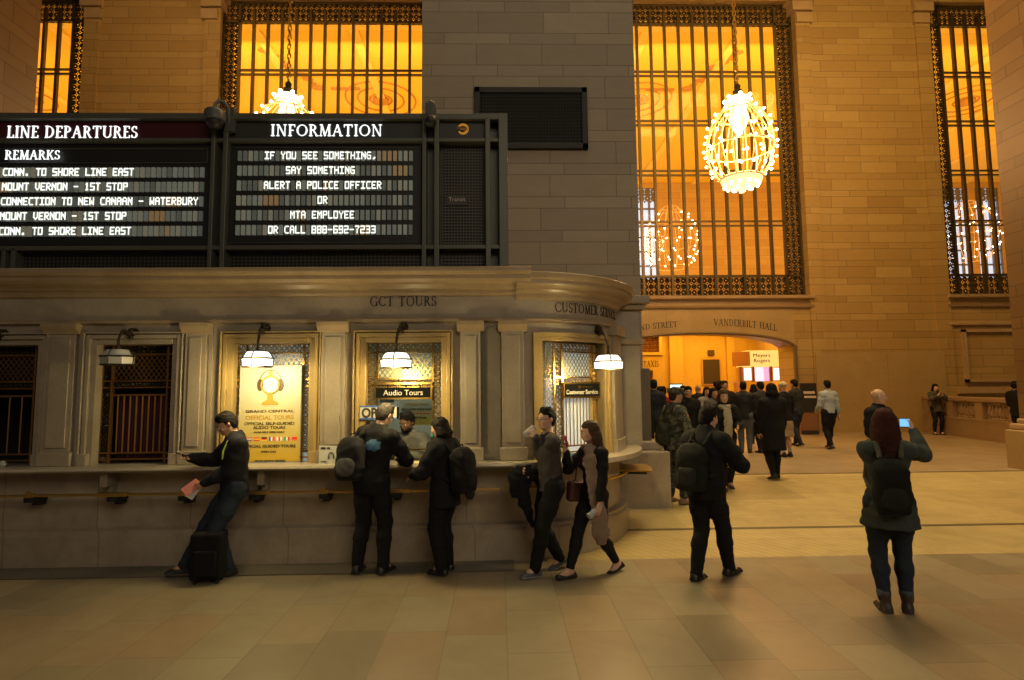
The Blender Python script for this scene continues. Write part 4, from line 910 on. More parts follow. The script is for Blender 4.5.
# ---- wall lamps
def lamp(bx, bz, sx, sy, sz, lit, label, by=BY - .02, ang=0.0):
    r = empty('wall_lamp', (bx, by, bz)); tag(r, label, 'lamp')
    d = Vector((sx - bx, sy - by, sz - bz))
    b = MB(); b.lathe([(0, -.02), (.06, -.02), (.05, .0), (.02, .02)], (0, 0, 0), 10); b.v = [(v[0], -v[2], v[1]) for v in b.v]; b.sphere((0, -.03, .02), .035, 8, 6); b.sphere((0, -.03, -.05), .028, 8, 6); b.sphere((.03, -.03, -.02), .02, 6, 4); b.sphere((-.03, -.03, -.0), .02, 6, 4)
    b.build('wall_plate', M_BRONZE, r, smooth='all')
    b = MB(); p0 = Vector((0, -.03, 0)); p3 = Vector((d.x, d.y, d.z + .21)); pts = []
    for k in range(9):
        t = k / 8; pts.append(p0.lerp(p3, t) + Vector((0, 0, .05 * math.sin(PI * t) - .03 * math.sin(2 * PI * t))))
    b.tube(pts, [.026, .022, .03, .02, .026, .02, .018, .015, .013], 6); b.tube([p3, p3 - Vector((0, 0, .10))], .013, 6); b.lathe([(.045, .09), (.04, .105), (.02, .12), (.015, .15)], tuple(d), 10)
    b.build('arm', M_BRONZE, r, smooth=True)
    # shade: skirt and dome
    b = MB(); b.lathe([(.160, -.062), (.168, .024), (.156, .030), (.132, .075), (.112, .098), (.03, .105), (0, .106)], tuple(d), 8, sx=1.0, sy=.9); sh = b.build('shade', M_LAMP if lit else M_MILK, r, smooth=True)
    b = MB()
    for rr_, z in ((.163, -.062), (.171, .028)): b.tube([(d.x + rr_ * math.cos(2 * PI * k / 8), d.y + .9 * rr_ * math.sin(2 * PI * k / 8), d.z + z) for k in range(8)], .0085, 4, True)
    for k in range(8):
        c, s_ = math.cos(2 * PI * k / 8), .9 * math.sin(2 * PI * k / 8)
        if k % 2 == 0: b.tube([(d.x + q * c, d.y + q * s_, d.z + z) for q, z in ((.163, -.062), (.172, .028), (.136, .078), (.115, .1), (.03, .108))], .006, 4)
    b.build('shade_ribs', M_BRONZE, sh)
    if lit:
        ld = bpy.data.lights.new('lamp_glow', 'POINT'); ld.energy = LAMP_E; ld.color = (1.0, .77, .34); ld.shadow_soft_size = .09
        lo = bpy.data.objects.new('bulb', ld); COL.objects.link(lo); lo.parent = r; lo.location = d + Vector((0, -.14, -.10))
LAMP_E = 52.0
for (bp, sp, lit, lab) in (((2, 334), None, False, ''), ((133, 333), (117.5, 359), False, 'unlit milk glass wall lamp over the red curtained window'), ((265, 328), (257.5, 361), True, 'glowing wall lamp in front of the yellow tours poster'),
                           ((403, 327), (396, 362), True, 'glowing wall lamp above the Audio Tours plate')):
    bx, _, bz = at(bp[0], bp[1], BY - .02)
    if sp is None: sp = (-22, 359)
    sx, _, sz = at(sp[0], sp[1], 6.14)
    lamp(bx, bz, sx, 6.14, sz, lit, lab or 'unlit wall lamp whose scroll bracket shows at the left edge')
a = ang_(45); bx, by = BC[0] + (BR + .03) * math.cos(a), BC[1] + (BR + .03) * math.sin(a)
bz = at(596, 330, by)[2]; sx, _, sz = at(608.5, 364, 6.45)
lamp(bx, bz, sx, 6.45, sz, True, 'glowing wall lamp on the rounded booth corner', by=by)

# ================================================================== departure board
BDY = 6.42
def X(px, py=190): return at(px, py, BDY)[0]
def Z(py, px=300): return at(px, py, BDY)[2]
bd = empty('departure_board', (0, 0, 0)); tag(bd, 'long dark split flap departure board standing on top of the booth', 'departure board')
ZT, ZB = Z(115), 3.24; XE = X(508)
b = MB(); b.box(-8.4, XE - .09, BDY + .12, BDY + .34, ZB, ZT - .03); b.build('housing', M_STEEL, bd)
rowz = [ZT, Z(121), Z(139.5), Z(143), Z(245.5), Z(250)]
b = MB()
b.box(-8.4, XE, BDY - .05, BDY + .36, ZT - .07, ZT); b.box(-8.4, XE - .02, BDY - .03, BDY + .1, Z(142.5), Z(139)); b.box(-8.4, XE - .1, BDY - .03, BDY + .1, Z(250), Z(245.8)); b.box(-8.4, XE, BDY - .02, BDY + .1, ZB, ZB + .03)
for x0, x1 in ((211.6, 215.6), (223.5, 228), (422.5, 426.5), (434.5, 439.5), (485.5, 490.5)): b.box(X(x0), X(x1), BDY - .05, BDY + .12, ZB, ZT - .05)
for x0, x1 in ((3, 7), (12.5, 17)): b.box(at(x0, 258, BDY)[0], at(x1, 258, BDY)[0], BDY - .03, BDY + .1, ZB, Z(248))
b.box(X(499), X(508), BDY - .052, BDY + .362, ZB, ZT + .002)
b.build('frame', M_STEEL, bd, bevel=.006)
b = MB(); b.box(-8.4, X(211), BDY + .02, BDY + .12, Z(139), ZT - .07); b.build('maroon_header', M_MAROON, bd)
b = MB(); b.box(X(228), X(485), BDY + .02, BDY + .12, Z(139), ZT - .07); b.build('grey_header', M_STEELH, bd)
b = MB(); b.box(-8.4, X(210.5), BDY + .04, BDY + .13, Z(245.5), Z(143)); b.box(X(229), X(420.5), BDY + .04, BDY + .13, Z(245.5), Z(143)); b.build('display_backing', M_BLACK, bd)
xr = X(205); z0, z1 = Z(162, 100), Z(147, 100)
b = MB()
for a in ((-8.4, xr, z1 - .008, z1), (-8.4, xr, z0, z0 + .008), (xr - .008, xr, z0, z1)): b.box(a[0], a[1], BDY + .03, BDY + .04, a[2], a[3])
for a in ((X(232), X(417), Z(146) - .006, Z(146)), (X(232), X(417), Z(242), Z(242) + .006)): b.box(a[0], a[1], BDY + .03, BDY + .04, a[2], a[3])
b.build('display_trim', M_STEEL, bd)
# mesh panels
b = MB()
def meshp(x0, x1, z0, z1, c=.035, y=BDY + .09):
    n = max(1, round((x1 - x0) / c)); m_ = max(1, round((z1 - z0) / c))
    for k in range(n + 1): x = x0 + (x1 - x0) * k / n; b.box(x - .004, x + .004, y - .006, y, z0, z1)
    for k in range(m_ + 1): z = z0 + (z1 - z0) * k / m_; b.box(x0, x1, y - .008, y - .002, z - .004, z + .004)
meshp(X(442), X(484), Z(244.5, 460), Z(143.5, 460)); meshp(X(441), X(484), ZB + .03, Z(252, 460), .04); meshp(X(229), X(421), ZB + .03, Z(252), .045); meshp(X(20), X(210), ZB + .03, Z(252), .045)
b.build('wire_mesh', mat('mesh_wire', (.10, .092, .075), .5, .3), bd)
b = MB(); b.box(X(440.5), X(485), BDY + .1, BDY + .13, ZB, Z(143)); b.box(-8.4, X(421), BDY + .1, BDY + .13, ZB, Z(251)); b.build('mesh_backing', M_BLACK, bd)
# flaps
PITCH = (X(414) - X(236)) / 33; CW = PITCH * .66
M_FLAPS = [mat('flap_%d' % k, c, .5, var=.1, emit=c, es=.35) for k, c in enumerate(((.20, .215, .17), (.16, .175, .145), (.24, .23, .17), (.11, .12, .10), (.30, .20, .10)))]
def flap_row(x0, n, zc, text, start, seed, nm):
    rr = random.Random(seed); b = MB(); hh = .115
    warm = rr.randrange(0, n)
    for k in range(n):
        t = rr.random(); b.mi = 0 if t < .35 else 1 if t < .6 else 2 if t < .8 else 3
        if abs(k - warm) < 2 and rr.random() < .7: b.mi = 4
        x = x0 + k * PITCH; b.box(x, x + CW, BDY + .015, BDY + .04, zc - hh / 2, zc - .002); b.box(x, x + CW, BDY + .015, BDY + .04, zc + .002, zc + hh / 2)
    o = b.build(nm, M_FLAPS, bd)
    b = MB()
    for k, ch in enumerate(text):
        if ch != ' ': dot_glyph(b, ch, x0 + (start + k) * PITCH + .003, zc - .045, BDY + .013, PITCH * .82, .09)
    b.build('lettering', M_WHITE, o)
R1 = ['IF YOU SEE SOMETHING,', 'SAY SOMETHING', 'ALERT A POLICE OFFICER', 'OR', 'MTA EMPLOYEE', 'OR CALL 888-692-7233']; S1 = [5, 9, 5, 15, 10, 6]
for k, (t, s_, py) in enumerate(zip(R1, S1, (155, 169.8, 184.7, 199.6, 214.4, 229.3))): flap_row(X(236), 33, Z(py, 320), t, s_, 11 + k, 'flap_row')
R0 = ['CONN. TO SHORE LINE EAST', 'MOUNT VERNON - 1ST STOP', 'CONNECTION TO NEW CANAAN - WATERBURY', 'MOUNT VERNON - 1ST STOP', 'CONN. TO SHORE LINE EAST']
xe = X(204); n = 42
for k, (t, py) in enumerate(zip(R0, (171.6, 186.2, 200.9, 215.6, 230.6))):
    flap_row(xe - n * PITCH, n, Z(py, 100), t, 5, 31 + k, 'flap_row')
# headers
def hdr(t, px0, px1, py0, py1, m, th=.008):
    b = MB(); xm = (px0 + px1) / 2; x0, _, z0 = at(px0, py1, BDY); x1, _, z1 = at(px1, py0, BDY); z0 = at(xm, py1, BDY)[2]; z1 = at(xm, py0, BDY)[2]
    serif_text(b, t, z1 - z0, lambda u, v, d: (x0 + u, BDY + .018 - d, z0 + v), width=x1 - x0, th=th); b.build('lettering', m, bd)
hdr('LINE DEPARTURES', 5.5, 138, 125.5, 137.3, M_WHITE2); hdr('REMARKS', 3.5, 60, 149.8, 158.8, M_WHITE2)
hdr('INFORMATION', 270, 383, 124, 135.4, M_WHITE2)
# transit roundel: orange crescent with dark letters
cx, _, cz = at(463, 128.6, BDY); b = MB(); n = 24
outer = [(cx + .066 * math.cos(t), cz + .066 * math.sin(t)) for t in [rad(-150 + 300 * k / n) for k in range(n + 1)]]; inner = [(cx - .006 + .043 * math.cos(t), cz + .043 * math.sin(t)) for t in [rad(-140 + 280 * k / n) for k in range(n + 1)]]
for k in range(n): 
    q = [outer[k], outer[k + 1], inner[k + 1], inner[k]]; b.add([(x, BDY + .005, z) for x, z in q] + [(x, BDY + .02, z) for x, z in q], [(0, 1, 2, 3), (0, 1, 5, 4), (2, 3, 7, 6)])
b.box(cx - .06, cx + .04, BDY + .006, BDY + .018, cz - .002, cz + .002)
b.build('roundel', mat('sign_orange', (.62, .30, .03), .5, emit=(.7, .32, .03), es=.35), bd)
font_text('lettering', 'MTA', .045, (cx - .008, BDY + .004, cz - .018), mat('roundel_brown', (.35, .16, .02), .5), bd, bold=.002)
b = MB(); x0, _, z0 = at(446, 203, BDY); x1, _, z1 = at(467, 194, BDY); b.box(x0, x1, BDY + .075, BDY + .08, z0, z1); b.build('small_plate', mat('plate_dark', (.05, .045, .04), .5), bd)
font_text('lettering', 'Transit', .05, ((x0 + x1) / 2, BDY + .07, z0 + .045), mat('pale_print', (.6, .5, .45), .5), bd); 

# CCTV cameras
def cctv(px, py0, py1, label, dome=True):
    x, _, z0 = at(px, py1, BDY - .16); z1 = at(px, py0, BDY - .16)[2]; r = empty('security_camera', (x, BDY - .16, z0)); tag(r, label, 'camera'); H = z1 - z0
    if dome:
        b = MB(); b.lathe([(.0, .0), (.06, .01), (.085, .05), (.1, .09)], (0, 0, 0), 16); b.build('dome', M_BLACK, r, smooth='all')
        b = MB(); b.lathe([(.1, .09), (.115, .1), (.115, .19), (.1, .215), (.04, .23), (0, .235)], (0, 0, 0), 16); b.build('housing', mat('cam_grey', (.09, .09, .085), .4), r, smooth=True)
        b = MB(); b.tube([(0, 0, .22), (0, 0, .30), (.03, .02, .345), (.08, .04, .34), (.11, .07, .28), (.12, .1, .1)], .022, 8); b.box(.08, .17, .08, .16, .02, .3); b.build('arm', MATS['cam_grey'], r, smooth=True)
    else:
        b = MB(); b.box(-.055, .055, -.05, .12, .12, .28); b.lathe([(.05, .26), (.05, .3), (.0, .31)], (0, 0, 0), 12); b.build('housing', mat('cam_grey', (.09, .09, .085), .4), r, smooth=True, bevel=.015)
        b = MB(); b.lathe([(0, 0), (.05, .01), (.07, .05), (.07, .12)], (0, 0, 0), 14); b.build('dome', M_BLACK, r, smooth='all')
        b = MB(); b.box(-.02, .02, .05, .16, .06, .1); b.build('bracket', M_STEEL, r)
cctv(214.5, 95, 129, 'grey dome camera on a curved arm above the board\'s maroon header'); cctv(430.5, 100, 127, 'small boxy dome camera on the board near the roundel', False)

# ================================================================== chandeliers
M_BULB = emis('lit_bulb', (1.0, .86, .55), 14.0)
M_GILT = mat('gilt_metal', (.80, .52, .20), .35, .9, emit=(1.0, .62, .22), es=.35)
def chandelier(cx, cy, ctop, s, label, lights=True, simple=False, ceil=16.2, en=1500):
    """globe of ribs and bare bulbs; ctop: z of the crown's top; s: radius of the globe"""
    r = empty('chandelier', (cx, cy, ctop)); tag(r, label, 'chandelier')
    shape = [(.30, 0), (.42, -.12), (.66, -.38), (.86, -.72), (.97, -1.1), (1.0, -1.5), (.93, -1.9), (.80, -2.2), (.62, -2.45)]
    P = [(q[0] * s, q[1] * s) for q in shape]
    b = MB(); nr = 12 if simple else 20
    for k in range(nr):
        a = 2 * PI * k / nr; b.tube([(q * math.cos(a), q * math.sin(a), z) for q, z in P], .018 * s * (.55 if simple else 1.2), 5)
    for q, z in (P[0], P[2], P[5], P[8]): b.tube([(q * math.cos(2 * PI * k / 32), q * math.sin(2 * PI * k / 32), z) for k in range(32)], (.01 if simple else .03) * s, 5, True)
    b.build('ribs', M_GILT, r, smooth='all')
    if not simple:
        b = MB(); b.lathe([(.05 * s, .62 * s), (.1 * s, .55 * s), (.08 * s, .42 * s), (.15 * s, .38 * s), (.12 * s, .28 * s), (.2 * s, .2 * s)], (0, 0, 0), 12); b.build('neck', M_BRONZE, r, smooth=True)
        b = MB(); b.lathe([(.2 * s, .2 * s), (.34 * s, .12 * s), (.4 * s, .0), (.32 * s, -.08 * s), (.22 * s, -.2 * s), (.3 * s, -.5 * s), (.2 * s, -.8 * s), (.08 * s, -1.0 * s), (0, -1.05 * s)], (0, 0, 0), 16); b.build('crown', emis('glowing_crown', (1.0, .82, .50), 3.0), r, smooth=True)
        b = MB(); b.lathe([(.62 * s, -2.45 * s), (.6 * s, -2.55 * s), (.45 * s, -2.68 * s), (.2 * s, -2.74 * s), (.06 * s, -2.76 * s), (.05 * s, -2.9 * s), (0, -2.92 * s)], (0, 0, 0), 20); b.build('bottom_dish', emis('glowing_dish', (1.0, .74, .34), 1.3), r, smooth=True)
    rb = (.043 if not simple else .028) * s; bb = MB(); bb.sphere((0, 0, 0), rb, 7, 5)
    tmp = bb.build('bulb', M_BULB, r, smooth='all'); first = [tmp]
    def bulb(x, y, z, sc=1.0):
        o = first.pop() if first else tmp.copy()
        if o is not tmp: COL.objects.link(o)
        o.location = (x, y, z); o.scale = (sc, sc, sc)
    rows = [(2, 10, 0), (3, 12, .5), (4, 12, 0), (5, 14, .5), (6, 14, 0), (7, 14, .5)]
    for i, n_, off in rows:
        for k in range(n_):
            a = 2 * PI * (k + off) / n_; q = P[i][0] + .08 * s; bulb(q * math.cos(a), q * math.sin(a), P[i][1])
    if not simple:
        for i, rr_, z in ((12, .50, -2.66), (5, .26, -2.76)):
            for k in range(i): a = 2 * PI * k / i; bulb(rr_ * s * math.cos(a), rr_ * s * math.sin(a), z * s, 1.2)
        for k in range(7): a = 2 * PI * k / 7; bulb(.4 * s * math.cos(a), .4 * s * math.sin(a), .12 * s, 1.3)
    b = MB(); z = .6 * s; k = 0
    L = .16 * (1.0 if s < 1.3 else 1.3)
    while z < ceil - ctop:
        w = .045; ax = (w, 0) if k % 2 else (0, w)
        b.tube([(ax[0], ax[1], z), (ax[0] * .8, ax[1] * .8, z + L * .85), (0, 0, z + L), (-ax[0] * .8, -ax[1] * .8, z + L * .85), (-ax[0], -ax[1], z), (0, 0, z - L * .12)], .016, 4, True); z += L * .85; k += 1
    b.build('chain', M_BRASSD, r)
    if lights:
        ld = bpy.data.lights.new('chandelier_light', 'POINT'); ld.energy = en; ld.color = (1.0, .56, .20); ld.shadow_soft_size = s * 1.1
        lo = bpy.data.objects.new('chandelier_light', ld); COL.objects.link(lo); lo.parent = r; lo.location = (0, 0, -1.4 * s)
CH_E = 1500.0
CY = 15.0
for px, pyt, lab in ((738, 103, 'big glowing globe chandelier hanging before the right-hand window'), (288, 101, 'glowing chandelier whose crown rises behind the departure board')):
    x, _, z = at(px, pyt, CY); chandelier(x, CY, z, .89, lab, ceil=19, en=CH_E if px > 500 else CH_E * .4)
x, _, z = at(670, 208, 30.0); chandelier(x, 30.0, z, 1.35, 'distant ring of bulbs seen through the right window lower panes', False, True, ceil=16.55)
x, _, z = at(966, 203, 30.0); chandelier(x, 30.0, z, 1.3, 'distant ring of bulbs seen through the far right window', False, True, ceil=16.55)

# ================================================================== sculpting: signed distance fields meshed by surface nets
def V(*a): return np.array(a, float)
def rotz(a): c, s = math.cos(a), math.sin(a); return np.array([[c, -s, 0], [s, c, 0], [0, 0, 1.0]])
def rotx(a): c, s = math.cos(a), math.sin(a); return np.array([[1, 0, 0], [0, c, -s], [0, s, c]])
def roty(a): c, s = math.cos(a), math.sin(a); return np.array([[c, 0, s], [0, 1, 0], [-s, 0, c]])

class SDF:
    def __init__(s, h, pad=.03): s.h = h; s.pr = []; s.pad = pad; s.disp = None
    def cone(s, a, b, ra, rb, k=.02, op='u', flat=None):
        s.pr.append(('c', np.array(a, float), np.array(b, float), ra, rb, k, op, flat)); return s
    def ell(s, c, r, R=None, k=.02, op='u'):
        s.pr.append(('e', np.array(c, float), np.array(r, float), R, 0, k, op, None)); return s
    def box(s, c, hs, rd, R=None, k=.015, op='u'):
        s.pr.append(('b', np.array(c, float), np.array(hs, float), R, rd, k, op, None)); return s
    def plane(s, p, n):   # keep the side the normal points away from
        s.pr.append(('p', np.array(p, float), np.array(n, float), None, 0, 0, 'cut', None)); return s
    def chain(s, pts, rs, k=.02, flat=None, op='u'):
        for i in range(len(pts) - 1): s.cone(pts[i], pts[i + 1], rs[i], rs[i + 1], k, op, flat)
        return s
    def bounds(s, p):
        if p[0] == 'c':
            r = max(p[3], p[4]) * (1.0 if p[7] is None else max(1.0, 1.0)); return np.minimum(p[1], p[2]) - r, np.maximum(p[1], p[2]) + r
        if p[0] == 'e': r = p[2].max() if p[3] is not None else p[2]; return p[1] - r, p[1] + r
        if p[0] == 'b': r = np.linalg.norm(p[2]) + p[4] if p[3] is not None else p[2] + p[4]; return p[1] - r, p[1] + r
    def mesh(s):
        h = s.h; add = [p for p in s.pr if p[6] == 'u']
        lo = np.min([s.bounds(p)[0] for p in add], 0) - s.pad - 2 * h; hi = np.max([s.bounds(p)[1] for p in add], 0) + s.pad + 2 * h
        n = np.ceil((hi - lo) / h).astype(int) + 1; Fd = np.full(n, 1.0, np.float32)
        ax = [lo[i] + h * np.arange(n[i]) for i in range(3)]
        for p in s.pr:
            if p[0] == 'p': i0 = np.zeros(3, int); i1 = n
            else:
                b0, b1 = s.bounds(p); m = p[5] + 2.5 * h
                i0 = np.maximum(np.floor((b0 - m - lo) / h).astype(int), 0); i1 = np.minimum(np.ceil((b1 + m - lo) / h).astype(int) + 1, n)
                if (i1 <= i0).any(): continue
            sl = tuple(slice(i0[i], i1[i]) for i in range(3))
            X_, Y_, Z_ = np.meshgrid(ax[0][sl[0]], ax[1][sl[1]], ax[2][sl[2]], indexing='ij')
            if p[0] == 'c':
                _, a, b, ra, rb, k, op, flat = p
                if flat is not None:
                    fa, ff = np.asarray(flat[0], float), flat[1]; g = 1 / ff - 1
                    dp = (X_ - a[0]) * fa[0] + (Y_ - a[1]) * fa[1] + (Z_ - a[2]) * fa[2]
                    X_, Y_, Z_ = X_ + g * dp * fa[0], Y_ + g * dp * fa[1], Z_ + g * dp * fa[2]
                    b = b + g * np.dot(b - a, fa) * fa
                ba = b - a; L2 = max(1e-9, ba.dot(ba)); px, py, pz = X_ - a[0], Y_ - a[1], Z_ - a[2]
                t = np.clip((px * ba[0] + py * ba[1] + pz * ba[2]) / L2, 0, 1)
                d = np.sqrt((px - t * ba[0]) ** 2 + (py - t * ba[1]) ** 2 + (pz - t * ba[2]) ** 2) - (ra + (rb - ra) * t)
                if flat is not None: d = d * (.5 + .5 * flat[1])
            elif p[0] == 'e':
                _, c, r, R, _, k, op, _ = p; px, py, pz = X_ - c[0], Y_ - c[1], Z_ - c[2]
                if R is not None: px, py, pz = [px * R[0, i] + py * R[1, i] + pz * R[2, i] for i in range(3)]
                k0 = np.sqrt((px / r[0]) ** 2 + (py / r[1]) ** 2 + (pz / r[2]) ** 2); k1 = np.sqrt((px / r[0] ** 2) ** 2 + (py / r[1] ** 2) ** 2 + (pz / r[2] ** 2) ** 2)
                d = k0 * (k0 - 1) / np.maximum(k1, 1e-6)
            elif p[0] == 'b':
                _, c, hs, R, rd, k, op, _ = p; px, py, pz = X_ - c[0], Y_ - c[1], Z_ - c[2]
                if R is not None: px, py, pz = [px * R[0, i] + py * R[1, i] + pz * R[2, i] for i in range(3)]
                qx, qy, qz = np.abs(px) - hs[0], np.abs(py) - hs[1], np.abs(pz) - hs[2]
                d = np.sqrt(np.maximum(qx, 0) ** 2 + np.maximum(qy, 0) ** 2 + np.maximum(qz, 0) ** 2) + np.minimum(np.maximum(qx, np.maximum(qy, qz)), 0) - rd
            else:
                _, c, nv, *_r = p; d = (X_ - c[0]) * nv[0] + (Y_ - c[1]) * nv[1] + (Z_ - c[2]) * nv[2]; k, op = 0, 'cut'
            f = Fd[sl]
            if op == 'u':
                if k > 0: hh = np.maximum(k - np.abs(f - d), 0) / k; Fd[sl] = np.minimum(f, d) - hh * hh * k * .25
                else: Fd[sl] = np.minimum(f, d)
            elif op == 's': # subtract
                if k > 0: hh = np.maximum(k - np.abs(f + d), 0) / k; Fd[sl] = np.maximum(f, -d) + hh * hh * k * .25
                else: Fd[sl] = np.maximum(f, -d)
            else: Fd[sl] = np.maximum(f, d)
        if s.disp:
            amp, fr, ph = s.disp; X_, Y_, Z_ = np.meshgrid(ax[0], ax[1], ax[2], indexing='ij')
            nz = np.sin(fr * (X_ * .8 + Z_ * .9) + ph + 2.2 * np.sin(fr * .45 * (Y_ + X_) + ph)) * np.sin(fr * .8 * (Z_ - Y_ * .6) + 1.3 * ph + 1.7 * np.sin(fr * .5 * (X_ - Z_)))
            Fd = Fd + np.where(np.abs(Fd) < .1, amp * nz, 0).astype(np.float32)
        return surface_nets(Fd, lo, h)

def surface_nets(Fd, lo, h):
    ins = Fd < 0; nx, ny, nz = Fd.shape
    c = [(0, 0, 0), (1, 0, 0), (0, 1, 0), (1, 1, 0), (0, 0, 1), (1, 0, 1), (0, 1, 1), (1, 1, 1)]
    def sub(A, o): return A[o[0]:nx - 1 + o[0], o[1]:ny - 1 + o[1], o[2]:nz - 1 + o[2]]
    cnt = sum(sub(ins, o).astype(np.int8) for o in c); act = (cnt > 0) & (cnt < 8)
    idx = np.argwhere(act)
    if len(idx) == 0: return [], []
    vid = np.full(act.shape, -1, np.int64); vid[act] = np.arange(len(idx))
    P = np.zeros((len(idx), 3)); W = np.zeros(len(idx))
    vals = {o: Fd[idx[:, 0] + o[0], idx[:, 1] + o[1], idx[:, 2] + o[2]].astype(float) for o in c}
    for o in c:
        for ax in range(3):
            if o[ax]: continue
            o2 = list(o); o2[ax] = 1; o2 = tuple(o2); a, b = vals[o], vals[o2]; m = (a < 0) != (b < 0)
            t = np.where(m, a / np.where(np.abs(a - b) < 1e-9, 1e-9, a - b), 0); q = np.zeros((len(idx), 3)); q += o; q[:, ax] = t
            P[m] += q[m]; W[m] += 1
    P = lo + h * (idx + P / W[:, None])
    faces = []
    for ax in range(3):
        u, v = (ax + 1) % 3, (ax + 2) % 3
        s0 = [slice(None)] * 3; s1 = [slice(None)] * 3; s0[ax] = slice(0, -1); s1[ax] = slice(1, None)
        A, B = ins[tuple(s0)], ins[tuple(s1)]; e = np.argwhere(A != B); e = e[(e[:, u] > 0) & (e[:, v] > 0) & (e[:, u] < act.shape[u]) & (e[:, v] < act.shape[v])]
        if not len(e): continue
        q = []
        for du, dv in ((1, 1), (0, 1), (0, 0), (1, 0)):
            g = e.copy(); g[:, u] -= du; g[:, v] -= dv; q.append(vid[g[:, 0], g[:, 1], g[:, 2]])
        q = np.stack(q, 1); fl = A[e[:, 0], e[:, 1], e[:, 2]]; q[~fl] = q[~fl][:, ::-1]; faces.append(q)
    return P, np.concatenate(faces)

def mesh_obj(name, PF, m, parent=None, scale=1.0, colorer=None, smooth_it=1):
    P, Q = PF
    if len(P) == 0: return None
    P = P * scale
    for _ in range(smooth_it):   # light Laplacian relaxation
        acc = np.zeros_like(P); w = np.zeros(len(P))
        for i in range(4):
            j = (i + 1) % 4; np.add.at(acc, Q[:, i], P[Q[:, j]]); np.add.at(w, Q[:, i], 1); np.add.at(acc, Q[:, j], P[Q[:, i]]); np.add.at(w, Q[:, j], 1)
        P = .55 * P + .45 * acc / np.maximum(w, 1)[:, None]
    me = bpy.data.meshes.new(name); me.vertices.add(len(P)); me.vertices.foreach_set('co', P.astype(np.float32).ravel())
    me.loops.add(Q.size); me.loops.foreach_set('vertex_index', Q.astype(np.int32).ravel()); me.polygons.add(len(Q))
    me.polygons.foreach_set('loop_start', np.arange(0, Q.size, 4, dtype=np.int32)); me.polygons.foreach_set('loop_total', np.full(len(Q), 4, np.int32))
    ms = m if isinstance(m, (list, tuple)) else [m]
    for x in ms: me.materials.append(x)
    me.update(calc_edges=True)
    if colorer is not None: me.polygons.foreach_set('material_index', colorer(P[Q].mean(1) / scale).astype(np.int32))
    me.polygons.foreach_set('use_smooth', np.ones(len(Q), bool)); me.validate()
    o = bpy.data.objects.new(name, me); COL.objects.link(o)
    if parent is not None: o.parent = parent
    return o

# ------------------------------------------------------------------ cloth and skin
def skinm(n, c): return mat('skin_' + n, c, .5, var=.08, vs=14)
SKIN = skinm('light', (.62, .38, .27)); SKINT = skinm('tan', (.48, .28, .18)); SKIND = skinm('brown', (.17, .09, .055))
LIPS = mat('lips', (.42, .16, .13), .5); EYEW = mat('eye_white', (.6, .58, .55), .3); EYEB = mat('eye_dark', (.02, .015, .01), .3)
def cloth(n, c, rough=.85, var=.18): return mat('cloth_' + n, c, rough, var=var, vs=22, bump=.25, bs=160, spec=.15)
H_BLACK = mat('hair_black', (.010, .008, .007), .75, var=.3, vs=50, spec=.15); H_BROWN = mat('hair_brown', (.06, .035, .02), .75, var=.4, vs=50, spec=.15); H_DBROWN = mat('hair_dark_brown', (.03, .018, .012), .75, var=.4, vs=50, spec=.15)
H_GREY = mat('hair_grey', (.045, .038, .032), .7, var=.3, vs=50, spec=.2); H_RED = mat('hair_reddish', (.045, .013, .010), .75, var=.4, vs=50, spec=.15)
C_BLACK = cloth('black', (.014, .014, .016)); C_CHAR = cloth('charcoal', (.035, .036, .038)); C_JEAN = cloth('denim', (.025, .034, .052)); C_JEANL = cloth('light_denim', (.09, .11, .14)); C_GREY = cloth('grey_knit', (.06, .056, .054))
C_SHOE = mat('shoe_leather', (.012, .011, .010), .4); C_SOLE = mat('shoe_sole', (.03, .03, .03), .7)

def ik(a, t, l1, l2, pole):
    d = t - a; L = np.linalg.norm(d)
    if L > (l1 + l2) * .998: t = a + d / L * (l1 + l2) * .998; d = t - a; L = np.linalg.norm(d)
    x = d / L; pr = pole - pole.dot(x) * x; pr /= max(1e-6, np.linalg.norm(pr))
    ca = (l1 * l1 + L * L - l2 * l2) / (2 * l1 * L); ca = max(-1, min(1, ca)); return a + x * l1 * ca + pr * l1 * math.sqrt(1 - ca * ca), t

